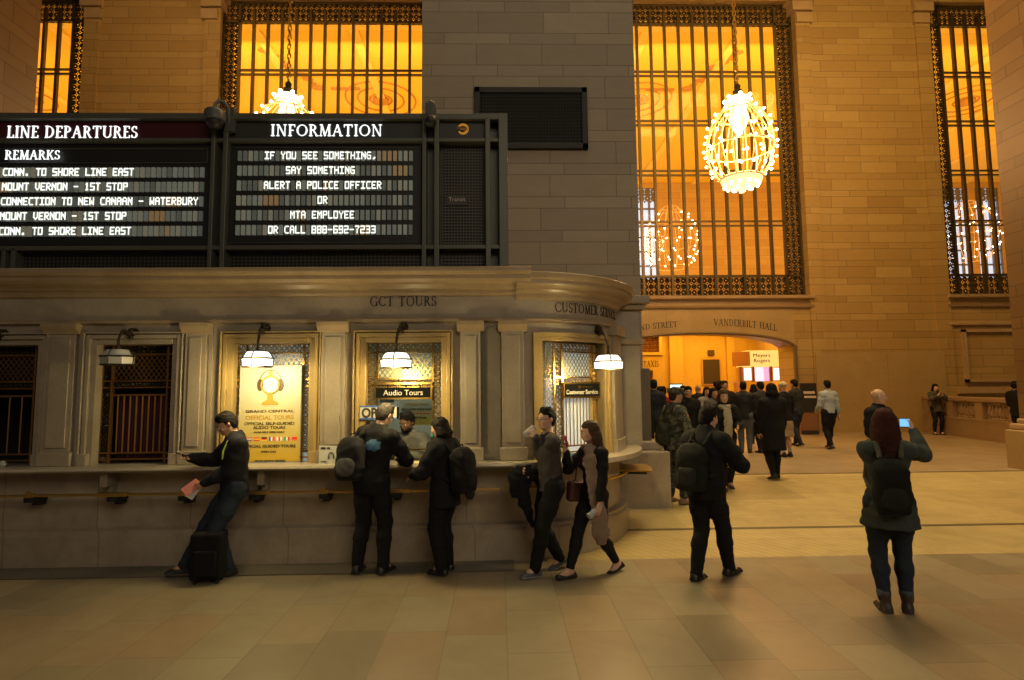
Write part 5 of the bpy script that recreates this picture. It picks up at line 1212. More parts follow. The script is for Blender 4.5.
class Pose: pass
def skeleton(fem=False, pelvis=(0, 0, 0), lean=0.0, side=0.0, twist=0.0, hyaw=0.0, hpitch=0.0, feet=None, hands=None, poles=None, kpoles=None, palms=None, fingers=None, curl=.5, shoulders=1.0, htilt=0.0):
    """person faces +Y, right hand is +X, 1.75 m tall; feet/hands: dict side -> target"""
    J = Pose(); J.fem = fem; s_ = shoulders * (.92 if fem else 1.0); J.sw = s_
    pz = V(0, 0, .95) + V(*pelvis); J.pelvis = pz
    R = rotz(twist) @ rotx(-lean) @ roty(side); J.R = R; J.Rp = rotz(twist * .4)
    T = lambda x, y, z: pz + R @ V(x, y, z - .95); J.T = T
    J.waist = pz + (R @ V(0, 0, .13)); J.chest = T(0, .0, 1.30); J.upch = T(0, -.005, 1.40); J.neck0 = T(0, -.015, 1.455)
    Rh = R @ rotz(hyaw) @ rotx(-hpitch) @ roty(htilt); Rn = R @ rotx(-hpitch * .5); J.neck1 = J.neck0 + Rn @ V(0, .01, .085); J.head = J.neck1 + Rh @ V(0, .015, .10); J.Rh = Rh
    J.H = lambda x, y, z: J.head + Rh @ V(x, y, z)
    J.sh = {}; J.el = {}; J.wr = {}; J.hip = {}; J.kn = {}; J.an = {}; J.toe = {}; J.hd = {}; J.hn = {}; J.curl = {}
    feet = feet or {}; hands = hands or {}; poles = poles or {}; kpoles = kpoles or {}; palms = palms or {}; fingers = fingers or {}
    for sd, x in (('R', 1), ('L', -1)):
        J.sh[sd] = T(x * .175 * s_, -.01, 1.405)
        ht = hands.get(sd, (x * .24, .06, .80)); ht = V(*ht)
        J.el[sd], J.wr[sd] = ik(J.sh[sd], ht, .29, .255, V(*poles.get(sd, (x * .35, -.8, -.3))))
        J.hip[sd] = pz + J.Rp @ V(x * .088, 0, -.03)
        f = feet.get(sd, (x * .11, 0, 0, x * 8, 0)); an = V(f[0], f[1], f[2] + .085)
        J.kn[sd], J.an[sd] = ik(J.hip[sd], an, .435, .415, V(*kpoles.get(sd, (x * .12, 1, 0))))
        a = math.radians(-f[3]); pt = math.radians(f[4]); J.toe[sd] = (rotz(a) @ rotx(-pt), f)
        fa = (J.wr[sd] - J.el[sd]); fa /= np.linalg.norm(fa); J.hd[sd] = V(*fingers[sd]) / np.linalg.norm(fingers[sd]) if sd in fingers else fa
        pn = V(*palms.get(sd, (-x, .15, 0))); pn = pn - pn.dot(J.hd[sd]) * J.hd[sd]; J.hn[sd] = pn / max(1e-6, np.linalg.norm(pn))
        J.curl[sd] = curl[sd] if isinstance(curl, dict) else curl
    return J

def add_hand(S, J, sd, h):
    x = 1 if sd == 'R' else -1; w, d, n = J.wr[sd], J.hd[sd], J.hn[sd]
    t = np.cross(d, n) * (1 if sd == 'R' else -1)   # towards the thumb side
    t = -t if sd == 'R' else -t
    R = np.stack([t, d, n], 1)
    S.box(w + d * .05, (.028, .036, .006), .010, R, k=.012); r0 = max(.0082, h * .62)
    for i, (off, L, r) in enumerate(((.032, .070, 1.0), (.011, .078, 1.03), (-.010, .072, 1.0), (-.030, .056, .9))):
        p = w + d * .088 + t * off; c = J.curl[sd] * (1 + .08 * i); dd = d + t * off * 1.2; dd /= np.linalg.norm(dd); ang = c * .45
        pts = [p]
        for f_ in (.46, .30, .24):
            v = dd * math.cos(ang) + n * math.sin(ang); pts.append(pts[-1] + v * L * f_); ang += c * .95
        S.chain(pts, [r0 * r * 1.08, r0 * r, r0 * r * .92, r0 * r * .82], k=.004)
    p = w + d * .022 + t * .030; v = (d * .62 + t * .75 + n * .25); v /= np.linalg.norm(v); q = p + v * .038; v2 = v * .8 + d * .4 + n * .45 * J.curl[sd]; v2 /= np.linalg.norm(v2)
    S.chain([p, q, q + v2 * .030, q + v2 * .052 + n * .008 * J.curl[sd]], [r0 * 1.5, r0 * 1.2, r0 * 1.05, r0 * .85], k=.008)

def body_sdf(J, h):
    S = SDF(h); f = J.fem; R = J.R; fy = R @ V(0, 1, 0); fp = J.Rp @ V(0, 1, 0)
    S.cone(J.hip['L'] + V(0, 0, .02), J.hip['R'] + V(0, 0, .02), .10, .10, .04, flat=(fp, .85)); S.cone(J.pelvis, J.waist, .135, .115 if f else .125, .05, flat=(fp, .72))
    S.cone(J.waist, J.chest, .112 if f else .122, .138 if f else .155, .05, flat=(fy, .70)); S.cone(J.chest, J.upch, .135 if f else .15, .12, .05, flat=(fy, .66))
    S.cone(J.sh['L'] + R @ V(.03, 0, 0), J.sh['R'] - R @ V(.03, 0, 0), .058, .058, .05)
    if f:
        for x in (-.07, .07): S.ell(J.T(x, .085, 1.27), (.055, .05, .055), k=.04)
    S.cone(J.neck0 - R @ V(0, 0, .04), J.neck1 + J.Rh @ V(0, 0, .03), .056 if not f else .049, .05 if not f else .044, .03)
    # head
    H, Rh = J.H, J.Rh
    S.ell(H(0, -.012, .035), (.074, .094, .088), Rh, k=.02); S.ell(H(0, .022, -.022), (.060, .070, .080), Rh, k=.03); S.ell(H(0, .052, -.078), (.032, .030, .024), Rh, k=.03)
    S.cone(H(-.045, .0, -.055), H(-.02, .055, -.082), .022, .018, .02); S.cone(H(.045, .0, -.055), H(.02, .055, -.082), .022, .018, .02)
    S.cone(H(0, .084, .020), H(0, .103, -.022), .008, .0135, .008); S.ell(H(0, .096, -.028), (.018, .012, .009), Rh, k=.006)
    S.cone(H(-.035, .078, .030), H(.035, .078, .030), .010, .010, .012)                       # brow
    for x in (-.031, .031): S.ell(H(x, .094, .008), (.016, .012, .010), Rh, k=.008, op='s'); S.ell(H(x * 1.35, .068, -.018), (.02, .014, .014), Rh, k=.02)
    S.cone(H(-.017, .089, -.052), H(.017, .089, -.052), .0072, .0072, .006); S.cone(H(-.014, .088, -.061), H(.014, .088, -.061), .008, .008, .006)
    for x in (-1, 1): S.ell(H(x * .079, -.008, -.002), (.010, .020, .032), Rh @ rotz(x * .35), k=.008)
    for sd in 'RL':
        x = 1 if sd == 'R' else -1
        S.chain([J.sh[sd], J.sh[sd] * .55 + J.el[sd] * .45, J.el[sd]], [.054, .048, .038], .03); m = J.el[sd] * .7 + J.wr[sd] * .3
        S.chain([J.el[sd], m, J.wr[sd]], [.038, .042, .027], .02); add_hand(S, J, sd, h)
        S.chain([J.hip[sd], J.hip[sd] * .55 + J.kn[sd] * .45, J.kn[sd]], [.088, .076, .054], .04)
        m = J.kn[sd] * .68 + J.an[sd] * .32 + (rotz(0) @ V(0, -.015, 0)); S.chain([J.kn[sd], m, J.an[sd]], [.053, .056, .034], .03)
        Rt, ft = J.toe[sd]; A = J.an[sd]; S.chain([A + Rt @ V(0, -.03, -.045), A + Rt @ V(0, .06, -.045), A + Rt @ V(0, .14, -.062)], [.034, .033, .02], .02); S.cone(A, A + Rt @ V(0, .05, -.035), .034, .032, .03)
    return S

def shoes(J, h, root, sc, m, style='shoe', solem=None):
    for sd in 'RL':
        S = SDF(h); Rt, _ = J.toe[sd]; A = J.an[sd]; P = lambda x, y, z: A + Rt @ V(x, y, z)
        top = {'shoe': .0, 'boot': .035, 'flat': -.028, 'sneaker': .0}[style]
        S.box(P(0, .045, -.073), (.034, .115, .004), .008, Rt, k=.01)
        S.chain([P(0, -.045, -.052), P(0, .05, -.048 if style != 'flat' else -.06), P(0, .145, -.062)], [.040, .041 if style != 'flat' else .034, .028], .02, flat=(Rt @ V(0, 0, 1), .85))
        if style != 'flat': S.chain([P(0, -.02, -.04), P(0, -.012, top + .015)], [.042, .044], .03)
        else: S.ell(P(0, .03, -.02), (.032, .07, .03), Rt, k=.01, op='s')
        S.plane(P(0, 0, -.0835), Rt @ V(0, 0, -1))
        o = mesh_obj('shoe', S.mesh(), [m, solem or C_SOLE], root, sc, lambda c: (((c - A) @ Rt)[:, 2] < -.068).astype(int))

def trousers(J, h, root, sc, m, slim=0.0, flare=0.0, top=.14, short=None, name='trousers', ph=0.0, crop=.0):
    S = SDF(h); fp = J.Rp @ V(0, 1, 0); g = .014 - slim * .006
    S.cone(J.hip['L'] + V(0, 0, .02), J.hip['R'] + V(0, 0, .02), .105 + g, .105 + g, .04, flat=(fp, .86)); S.cone(J.pelvis, J.pelvis + J.R @ V(0, 0, top), .137 + g, .125 + g, .05, flat=(fp, .76))
    for sd in 'RL':
        k, a, hp = J.kn[sd], J.an[sd], J.hip[sd]; m1 = k * .65 + a * .35
        dn = a - k; dn /= np.linalg.norm(dn)
        S.chain([hp, hp * .5 + k * .5, k], [.095 + g, .082 + g, .060 + g + flare * .3], .04)
        S.chain([k, m1 + V(0, -.012, 0), a + dn * (.012 - crop)], [.060 + g + flare * .3, (.060 + g * .9 + flare * .6), .043 + g * .8 + flare], .03)
    S.disp = (.004, 38, ph)
    for sd in 'RL':
        pass
    PF = S.mesh(); return mesh_obj(name, PF, m, root, sc)

def jacket(J, h, root, sc, m, length=.06, bulk=.02, flare=.0, collar=True, sleeve=1.0, name='jacket', ph=0.0, vee=False, hood=None, amp=.005, colorer=None, shirt_len=None, puff=0.0):
    S = SDF(h); f = J.fem; R = J.R; fy = R @ V(0, 1, 0); g = bulk; up = R @ V(0, 0, 1)
    hem = J.pelvis - V(0, 0, max(.0, length)); S.cone(J.waist, J.chest, (.116 if f else .132) + g, (.142 if f else .158) + g, .05, flat=(fy, .74)); S.cone(J.chest, J.upch, (.139 if f else .154) + g, .122 + g, .05, flat=(fy, .70))
    S.cone(J.sh['L'] + R @ V(.03, 0, 0), J.sh['R'] - R @ V(.03, 0, 0), .060 + g, .060 + g, .05)
    S.cone(J.waist, J.pelvis, (.116 if f else .132) + g, .142 + g + flare * .4, .05, flat=(fy, .76))
    mid = J.hip['L'] * .5 + J.hip['R'] * .5
    if length > 0:
        low = hem + J.Rp @ V(0, .0, 0); S.cone(J.pelvis, low, .142 + g + flare * .4, .150 + g + flare, .04, flat=(fy, .80))
    if f:
        for x in (-.07, .07): S.ell(J.T(x, .085, 1.27), (.06 + g * .5, .052 + g * .5, .06), k=.04)
    for sd in 'RL':
        e, w_, s_ = J.el[sd], J.wr[sd], J.sh[sd]
        S.chain([s_, s_ * .5 + e * .5, e], [.058 + g, .052 + g * .9 + puff, .045 + g * .8], .04)
        if sleeve > .6: S.chain([e, e * .5 + w_ * .5, e + (w_ - e) * sleeve], [.045 + g * .8, .042 + g * .8 + puff, .033 + g * .6], .03)
    if collar:
        S.chain([J.neck0 - up * .03, J.neck0 + up * (.04 if collar is True else collar)], [.075 + g * .5, .064 + g * .4], .03)
        S.chain([J.neck0 + up * .04, J.neck0 + up * .16], [.050, .056], .01, op='s')
    else: S.chain([J.neck0 + up * .015, J.neck0 + up * .16], [.066, .085], .01, op='s')
    if vee: S.chain([J.T(0, .13, 1.47), J.T(0, .15, 1.30)], [.05, .012], .01, op='s')
    if hood: S.ell(J.T(0, -.085, 1.455), (.10, .065, .06), R, k=.03)
    S.disp = (amp, 30, ph)
    S.plane(hem - V(0, 0, .0), V(0, 0, -1)) if length > -.5 else None
    return mesh_obj(name, S.mesh(), m, root, sc, colorer)

def hair(J, h, root, sc, m, style='short', name='hair', ph=1.0):
    S = SDF(h); H, Rh = J.H, J.Rh
    cut = None
    if style in ('short', 'bob', 'long', 'curly', 'ponytail'):
        v = .008 if style == 'short' else .013
        S.ell(H(0, -.018, .042), (.076 + v, .096 + v, .088 + v), Rh, k=.02)
        if style == 'short':
            S.ell(H(0, -.045, -.01), (.074, .066, .080), Rh, k=.03)
            S.box(H(0, .112, -.045), (.09, .07, .088), .012, Rh @ rotx(.10), k=.012, op='s'); S.ell(H(0, .128, .03), (.062, .075, .068), Rh, k=.015, op='s'); S.box(H(0, .03, -.095), (.12, .045, .06), .01, Rh, k=.01, op='s'); S.box(H(0, -.05, -.13), (.12, .12, .045), .006, Rh @ rotx(.2), k=.008, op='s')
            for k in range(9): a = k * 2.4; S.ell(H(.042 * math.cos(a), .04 * math.sin(a) - .005, .110 + .006 * math.sin(a * 3)), (.026, .032, .018), Rh, k=.02)
        elif style == 'curly':
            for k in range(26): a = k * 2.4; z = .10 - .009 * k; r = math.sqrt(max(.05, 1 - ((z - .03) / .14) ** 2)); S.ell(H(.098 * r * math.cos(a), .10 * r * math.sin(a) - .03, z + .01), (.038, .038, .036), Rh, k=.03)
            S.box(H(0, .12, -.055), (.055, .085, .085), .02, Rh, k=.02, op='s')
        else:
            L = {'bob': -.01, 'long': .30, 'ponytail': .05}[style]
            for x in (-1, 1): S.chain([H(x * .07, -.015, .03), H(x * .085, -.02, -.08), H(x * .08, -.04, -.06 - L * .75)], [.028, .028, .022], .03)
            S.chain([H(0, -.07, .03), H(0, -.085, -.08), H(0, -.10, -.08 - L)], [.075, .08, .055], .04, flat=(Rh @ V(0, 1, 0), .6))
            for k in range(9): a = -1.3 + .325 * k; S.chain([H(.09 * math.sin(a), -.02 - .08 * math.cos(a), -.02), H(.115 * math.sin(a), -.04 - .10 * math.cos(a), -.09 - L)], [.026, .015], .015)
            S.box(H(0, .13, -.06), (.05, .085, .10), .02, Rh, k=.02, op='s'); S.ell(H(0, .05, -.13), (.055, .08, .075), Rh, k=.02, op='s')
    elif style == 'bald':
        S.ell(H(0, -.016, .030), (.079, .099, .09), Rh, k=.02); S.box(H(0, 0, .125), (.2, .2, .10), .01, Rh @ rotx(.15), k=.01, op='s'); S.box(H(0, .10, -.03), (.09, .09, .10), .01, Rh, k=.012, op='s'); S.box(H(0, 0, -.10), (.12, .15, .05), .01, Rh, k=.01, op='s')
    elif style == 'cap':
        S.ell(H(0, -.012, .062), (.088, .106, .055), Rh, k=.01); S.box(H(0, -.012, .078), (.075, .092, .028), .012, Rh, k=.01)
        S.box(H(0, .125, .048), (.055, .045, .002), .008, Rh @ rotx(-.18), k=.01); S.box(H(0, 0, .0), (.12, .09, .03), .004, Rh, k=.004, op='s')
    elif style == 'beanie':
        S.ell(H(0, -.018, .055), (.092, .110, .085), Rh, k=.01); S.cone(H(0, -.02, .13), H(0, -.02, .15), .02, .018, .01); S.box(H(0, 0, -.04), (.13, .14, .055), .004, Rh @ rotx(.1), k=.004, op='s')
    elif style == 'hood':
        S.ell(H(0, -.03, .03), (.105, .125, .125), Rh, k=.02); S.chain([H(0, -.05, -.05), J.neck0], [.10, .09], .04); S.ell(H(0, .10, -.01), (.075, .09, .10), Rh, k=.02, op='s')
    elif style == 'beard':
        S.ell(H(0, .036, -.062), (.062, .066, .048), Rh, k=.01); S.box(H(0, -.06, -.04), (.1, .05, .1), .01, Rh, k=.01, op='s'); S.cone(H(-.02, .1, -.054), H(.02, .1, -.054), .011, .011, .006, op='s'); S.box(H(0, .06, .03), (.1, .1, .055), .01, Rh, k=.01, op='s')
    if style not in ('cap', 'beanie', 'hood'): S.disp = (.0035, 70, ph)
    return mesh_obj(name, S.mesh(), m, root, sc)

def face_bits(J, root, sc, eyes=True, glasses=False):
    H = J.H
    if eyes:
        for x in (-.031, .031):
            b = MB(); c = H(x, .0835, .0075) * sc; b.sphere(c, .0125 * sc, 8, 6); b.mi = 1; c2 = H(x, .0925, .0072) * sc; b.sphere(c2, .0062 * sc, 6, 5); b.build('eye', [EYEW, EYEB], root, smooth='all')
            b = MB(); b.tube([tuple(H(x - .016, .089, .026) * sc), tuple(H(x, .094, .030) * sc), tuple(H(x + .016, .089, .026) * sc)], .0035 * sc, 5); b.build('eyebrow', H_DBROWN, root, smooth='all')
    if glasses:
        b = MB()
        for x in (-.033, .033): b.tube([tuple(H(x + .021 * math.cos(t), .101, .006 + .016 * math.sin(t)) * sc) for t in [2 * PI * k / 12 for k in range(12)]], .002, 4, True)
        b.tube([tuple(H(-.012, .103, .01) * sc), tuple(H(.012, .103, .01) * sc)], .002, 4)
        for x in (-1, 1): b.tube([tuple(H(x * .053, .10, .01) * sc), tuple(H(x * .082, .0, .01) * sc)], .002, 4)
        b.build('glasses', EYEB, root)

def place(root, px, py_feet=None, Y=None, X_=None, heading=0.0, z=None):
    if Y is None: Y = 6.0
    x = X_ if X_ is not None else at(px, 400, Y)[0]
    root.location = (x, Y, floor_z(Y) if z is None else z); root.rotation_euler = (0, 0, math.radians(heading)); bpy.context.view_layer.update()

def person(label, H, J, skin=SKIN, h=.012, eyes=True, cat='person', group=None, glasses=False):
    sc = H / 1.75
    def col(c):
        d = np.linalg.norm((c - J.H(0, .094, -.056)) * V(1, 1, 1.6), axis=1); return (d < .021).astype(int)
    o = mesh_obj('person', body_sdf(J, h).mesh(), [skin, LIPS], None, sc, col); tag(o, label, cat, group); face_bits(J, o, sc, eyes, glasses); return o, sc

def held(name, mbs, root, label, cat, group=None):
    """things carried: mbs = list of (part name, object) whose meshes are in the person's own frame"""
    bpy.context.view_layer.update()
    M = root.matrix_world.copy(); objs = [o for _, o in mbs]
    pts = np.array([v.co[:] for o in objs for v in o.data.vertices]); c = pts.mean(0); c[2] = pts[:, 2].min(); C_ = Vector(c)
    if len(objs) == 1: r = objs[0]; r.parent = None; r.data.transform(Matrix.Translation(-C_)); r.name = name
    else:
        r = empty(name)
        for nm, o in mbs: o.data.transform(Matrix.Translation(-C_)); o.parent = r; o.name = nm
    r.location = M @ C_; r.rotation_euler = root.rotation_euler; tag(r, label, cat, group); return r

def backpack(J, sc, root, label, m, m2=None, size=(.15, .075, .23), dz=0.0, h=.014, off=(0, 0), straps=('R', 'L'), name='backpack', cat='backpack', strapm=None, tilt=0.0, bulk=.02):
    R = J.R; c = J.T(off[0], -.115 - bulk - size[1] + off[1], 1.20 + dz); Rb = R @ roty(tilt); parts = []
    S = SDF(h); S.box(c + Rb @ V(0, 0, -.02), (size[0] - .065, size[1] - .045, size[2] - .08), .06, Rb, k=.03); S.ell(c + Rb @ V(0, 0, -size[2] * .35), (size[0] * 1.08, size[1] * 1.1, size[2] * .55), Rb, k=.04); S.ell(c + Rb @ V(0, 0, size[2] - .05), (size[0] * .9, size[1], .07), Rb, k=.03)
    S.ell(c + Rb @ V(0, -size[1] * .6, size[2] * .3), (size[0] * .8, size[1] * .6, size[2] * .5), Rb, k=.03); S.disp = (.007, 30, 2.0)
    parts.append(('pack', mesh_obj('pack', S.mesh(), m, None, sc)))
    S = SDF(h); S.ell(c + Rb @ V(0, -size[1] * .92, -size[2] * .36), (size[0] * .80, .05, size[2] * .42), Rb, k=.02); S.box(c + Rb @ V(0, -size[1] - .005, -size[2] * .38), (size[0] - .09, .008, size[2] * .26), .03, Rb, k=.03); S.disp = (.005, 38, 1.0)
    parts.append(('front_pocket', mesh_obj('front_pocket', S.mesh(), m2 or m, None, sc)))
    b = MB(); b.tube([tuple((c + Rb @ V(q, -size[1] * 1.02, size[2] * .5 + .03 * math.sin(PI * (q / size[0] + 1) / 2))) * sc) for q in np.linspace(-size[0] * .75, size[0] * .75, 7)], .006, 5); parts.append(('zip', b.build('zip', m2 or strapm or m, None)))
    b = MB(); b.tube([tuple((c + Rb @ V(.03 * math.cos(t), .02 - size[1] * .2, size[2] + .01 + .035 * math.sin(t))) * sc) for t in np.linspace(0, PI, 7)], .008, 5); parts.append(('handle', b.build('handle', m2 or m, None)))
    for sd in straps:
        x = 1 if sd == 'R' else -1; g = .075 + bulk
        P_ = [J.T(x * .08 + off[0] * .4, -.14 - bulk, 1.36), J.T(x * .095, -.08, 1.455 + bulk * .6), J.T(x * .10, .0, 1.475 + bulk), J.T(x * .11, .08 + bulk, 1.42 + bulk), J.T(x * .125, .115 + bulk, 1.30), J.T(x * .15, .08 + bulk, 1.14), J.T(x * .155, -.02, 1.08), J.T(x * .12, -.12 - bulk, 1.05)]
        S = SDF(h * .8); S.chain(P_, [.022] * 8, .01); S.disp = None
        parts.append(('strap', mesh_obj('strap', S.mesh(), strapm or m, None, sc)))
    return held(name, parts, root, label, cat)
# ================================================================== the people
def ground(px, py):
    z = 0.0
    for _ in range(8):
        r = RC @ np.array([(px - 512) / F, (340 - py) / F, -1.0]); t = (z - CH) / r[2]; Y = r[1] * t; z = floor_z(Y)
    return float(r[0] * t), float(Y), z
def put(o, px, py, heading, z=None):
    x, Y, zz = ground(px, py); o.location = (x, Y, zz if z is None else z); o.rotation_euler = (0, 0, rad(heading)); bpy.context.view_layer.update()
def boxpart(nm, c, hs, rd, R, m, sc, h=.004, extra=None):
    S = SDF(h); S.box(c, hs, rd, R, k=0)
    if extra: extra(S)
    return mesh_obj(nm, S.mesh(), m, None, sc, smooth_it=0)
def obj_box(nm, c, size, R, m, sc, bevel=.002):
    b = MB(); b.obox(Vector(c * sc), [q * sc for q in size], Matrix([list(r_) for r_ in R])); return b.build(nm, m, None, bevel=bevel)
def phone(J, sd, sc, root, label, m, screen=None, up=.05, size=(.07, .009, .14), face=None, c0=None):
    w = V(*c0) if c0 else J.wr[sd] + J.hd[sd] * .09 + J.hn[sd] * .03; z = np.array(face if face is not None else -J.hn[sd], float); z /= np.linalg.norm(z)
    u = V(0, 0, 1) - z * z[2]; u /= np.linalg.norm(u); x = np.cross(z, u) * -1; R = np.stack([x, z, u], 1); c = w + u * up
    parts = [('case', obj_box('case', c, size, R, m, sc))]
    if screen: parts.append(('screen', obj_box('screen', c + z * (size[1] * .5 + .001), (size[0] * .9, .002, size[2] * .85), R, screen, sc, 0)))
    return held('mobile_phone', parts, root, label, 'phone')

# ---- 1. man leaning at the dark windows with phone, pamphlet and suitcase
J = skeleton(pelvis=(0, -.04, -.06), lean=.02, twist=.0, hyaw=.05, hpitch=.55, feet={'R': (.10, .42, 0, 6, 0), 'L': (-.09, .0, 0, -5, 0)}, hands={'R': (.20, .36, 1.20), 'L': (-.02, .24, .96)}, poles={'R': (.6, -.6, -.6), 'L': (-.5, -1, -.2)}, palms={'R': (-.5, .2, .8), 'L': (1, .1, .1)}, curl=.7)
o, s = person('man in dark jacket leaning on the ledge looking at a phone beside a suitcase', 1.73, J, SKINT); put(o, 237, 567, 122); o.location = (at(233, 400, 6.12)[0], 6.12, .012); bpy.context.view_layer.update()
jacket(J, .011, o, s, cloth('navy_black', (.016, .017, .022)), length=.10, bulk=.03, ph=1.0, vee=True); trousers(J, .011, o, s, C_JEAN, ph=2.0); shoes(J, .009, o, s, C_SHOE); hair(J, .009, o, s, H_BLACK, 'short')
b = MB(); tpts = [J.T(-.09, -.085, 1.33), J.T(-.10, -.065, 1.44), J.T(-.115, .0, 1.475), J.T(-.12, .08, 1.44), J.T(-.125, .125, 1.34), J.T(-.13, .13, 1.26)]
b.tube([tuple(q * s) for q in tpts], .012, 6); held('shoulder_strap', [('strap', b.build('strap', mat('lime_strap', (.42, .55, .08), .6)))], o, 'lime green bag strap over the leaning man\'s shoulder', 'strap')
phone(J, 'R', s, o, 'dark phone in the leaning man\'s hand over the ledge', EYEB, size=(.06, .012, .11), up=.02, face=(0, -.3, 1))
c = J.wr['L'] + J.hd['L'] * .1 + V(0, .04, .0); Rp = rotz(.2) @ rotx(-.9) @ roty(.0)
held('pamphlet', [('cover', obj_box('cover', c, (.006, .10, .17), roty(.1) @ rotx(.95), mat('pamphlet_pink', (.62, .22, .20), .5), s)), ('page', obj_box('page', c + V(.01, -.02, -.04), (.006, .09, .16), roty(.1) @ rotx(.6), mat('card_white', (.62, .62, .56), .5), s))], o, 'pink and white folded pamphlet in the leaning man\'s lower hand', 'pamphlet')
# suitcase
r = empty('suitcase', (at(209, 550, 5.86)[0], 5.86, 0), rad(6)); r.scale = (.80, .8, .86); r.location.y = 5.88; r.location.x = at(209, 550, 5.88)[0]; tag(r, 'black upright wheeled suitcase standing before the leaning man', 'suitcase')
S = SDF(.012); S.box(V(0, 0, .31), (.155, .085, .23), .035, None, k=.01); S.disp = (.003, 30, 1.0); mesh_obj('case', S.mesh(), cloth('luggage_black', (.012, .012, .013)), r)
S = SDF(.012); S.box(V(0, -.125, .24), (.12, .012, .13), .014, None, k=.01); mesh_obj('front_pocket', S.mesh(), cloth('luggage_black', (.012, .012, .013)), r)
b = MB(); b.tube([(-.08, .05, .56), (-.08, .05, .64), (-.05, .05, .665), (.05, .05, .665), (.08, .05, .64), (.08, .05, .56)], .01, 6); b.build('handle', M_BLACK, r, smooth=True)
for x_ in (-.13, .13):
    for y_ in (-.07, .07): b = MB(); b.tube([(x_ - .012, y_, .028), (x_ + .012, y_, .028)], .028, 12); b.build('wheel', M_BLACK, r, smooth=True)

# ---- 2. man at the counter, back view
J = skeleton(pelvis=(0, .0, 0), lean=.13, side=.09, hyaw=-.25, hpitch=.35, feet={'R': (.14, .02, 0, 12, 0), 'L': (-.14, -.02, 0, -12, 0)}, hands={'R': (.16, .34, 1.13), 'L': (-.16, .34, 1.13)}, poles={'R': (.9, -.4, -.5), 'L': (-.9, -.4, -.5)}, palms={'R': (-.3, 0, -1), 'L': (.3, 0, -1)})
o, s = person('grey haired man in black jacket with blue back print standing at the audio window', 1.74, J); put(o, 372, 566, -18); o.location = (at(371, 500, 6.06)[0], 6.06, .012); bpy.context.view_layer.update()
def bluep(c):
    v = (c - J.pelvis) @ J.R; e = ((v[:, 0] - .03) / .085) ** 2 + ((v[:, 2] - .36) / .06) ** 2 + .25 * np.sin(v[:, 0] * 70) * np.sin(v[:, 2] * 90); return ((v[:, 1] < -.05) & (e < 1)).astype(int)
jacket(J, .011, o, s, [C_BLACK, mat('blue_print', (.06, .16, .30), .6, var=.6, vs=30)], length=.13, bulk=.028, ph=3.0, colorer=bluep); trousers(J, .011, o, s, C_BLACK, flare=.006, ph=.5); shoes(J, .009, o, s, C_SHOE); hair(J, .009, o, s, H_GREY, 'short'); face_bits(J, o, s, False, True)
backpack(J, s, o, 'grey and black backpack slung on the left shoulder of the man at the counter', cloth('pack_black', (.022, .022, .024)), cloth('pack_grey', (.10, .10, .10)), size=(.15, .08, .22), off=(-.17, .03), dz=-.06, straps=('L',), tilt=-.12)

# ---- 3. the clerk
J = skeleton(pelvis=(0, 0, -.12), lean=.30, hyaw=-.20, hpitch=.12, feet={'R': (.12, -.05, 0, 8, 0), 'L': (-.12, -.05, 0, -8, 0)}, hands={'R': (.03, .44, 1.135), 'L': (-.07, .44, 1.135)}, poles={'R': (1, -.3, -.6), 'L': (-1, -.3, -.6)}, fingers={'R': (-.8, .5, 0), 'L': (.8, .5, 0)}, palms={'R': (0, 0, -1), 'L': (0, 0, -1)}, curl=.8)
o, s = person('bearded clerk in a grey hoodie leaning on the desk inside the audio window', 1.72, J, SKIND); o.location = (at(414, 440, 7.05)[0], 7.03, .05); o.rotation_euler.z = rad(168); bpy.context.view_layer.update()
jacket(J, .011, o, s, cloth('hoodie_grey', (.13, .13, .115)), length=.05, bulk=.022, ph=2.0, hood=True); trousers(J, .014, o, s, C_CHAR); shoes(J, .012, o, s, C_SHOE); hair(J, .009, o, s, H_BLACK, 'short'); hair(J, .009, o, s, H_BLACK, 'beard', name='beard')
b = MB(); d_ = J.wr['L'] - J.el['L']; d_ /= np.linalg.norm(d_); b.tube([tuple((J.wr['L'] - d_ * .02) * s), tuple((J.wr['L'] + d_ * .012) * s)], .033, 12); b.build('wristband', mat('orange_band', (.75, .28, .03), .5, emit=None), o, smooth=True)
for x_ in (-.03, .03): b = MB(); b.tube([tuple(J.T(x_, .155, 1.40) * s), tuple(J.T(x_ * 1.3, .205, 1.32) * s), tuple(J.T(x_ * 1.2, .205, 1.20) * s)], .005, 5); b.build('drawstring', mat('white_cord', (.5, .5, .47), .6), o)

# ---- 4. woman at the counter
J = skeleton(fem=True, lean=.06, hyaw=.15, hpitch=.22, feet={'R': (.10, .03, 0, 8, 0), 'L': (-.10, -.02, 0, -8, 0)}, hands={'R': (.10, .36, 1.13), 'L': (-.17, .33, 1.10)}, poles={'R': (.8, -.5, -.6), 'L': (-.8, -.5, -.6)}, palms={'R': (0, 0, -1), 'L': (.5, 0, -1)})
o, s = person('short dark haired woman in long black coat standing at the audio window', 1.57, J); put(o, 446, 566, 60); o.location = (at(445, 500, 6.04)[0], 6.04, .012); bpy.context.view_layer.update()
jacket(J, .011, o, s, C_BLACK, length=.20, bulk=.046, flare=.02, ph=4.0); trousers(J, .011, o, s, C_BLACK, flare=.014, ph=1.5); shoes(J, .009, o, s, C_SHOE); hair(J, .009, o, s, H_BLACK, 'bob', ph=2.0)
S = SDF(.009); S.ell(J.H(0, .075, -.055), (.052, .042, .045), J.Rh, k=.01); S.ell(J.H(0, .04, -.05), (.05, .05, .05), J.Rh, k=.01, op='s'); mesh_obj('face_mask', S.mesh(), cloth('teal', (.10, .42, .36)), o, s)
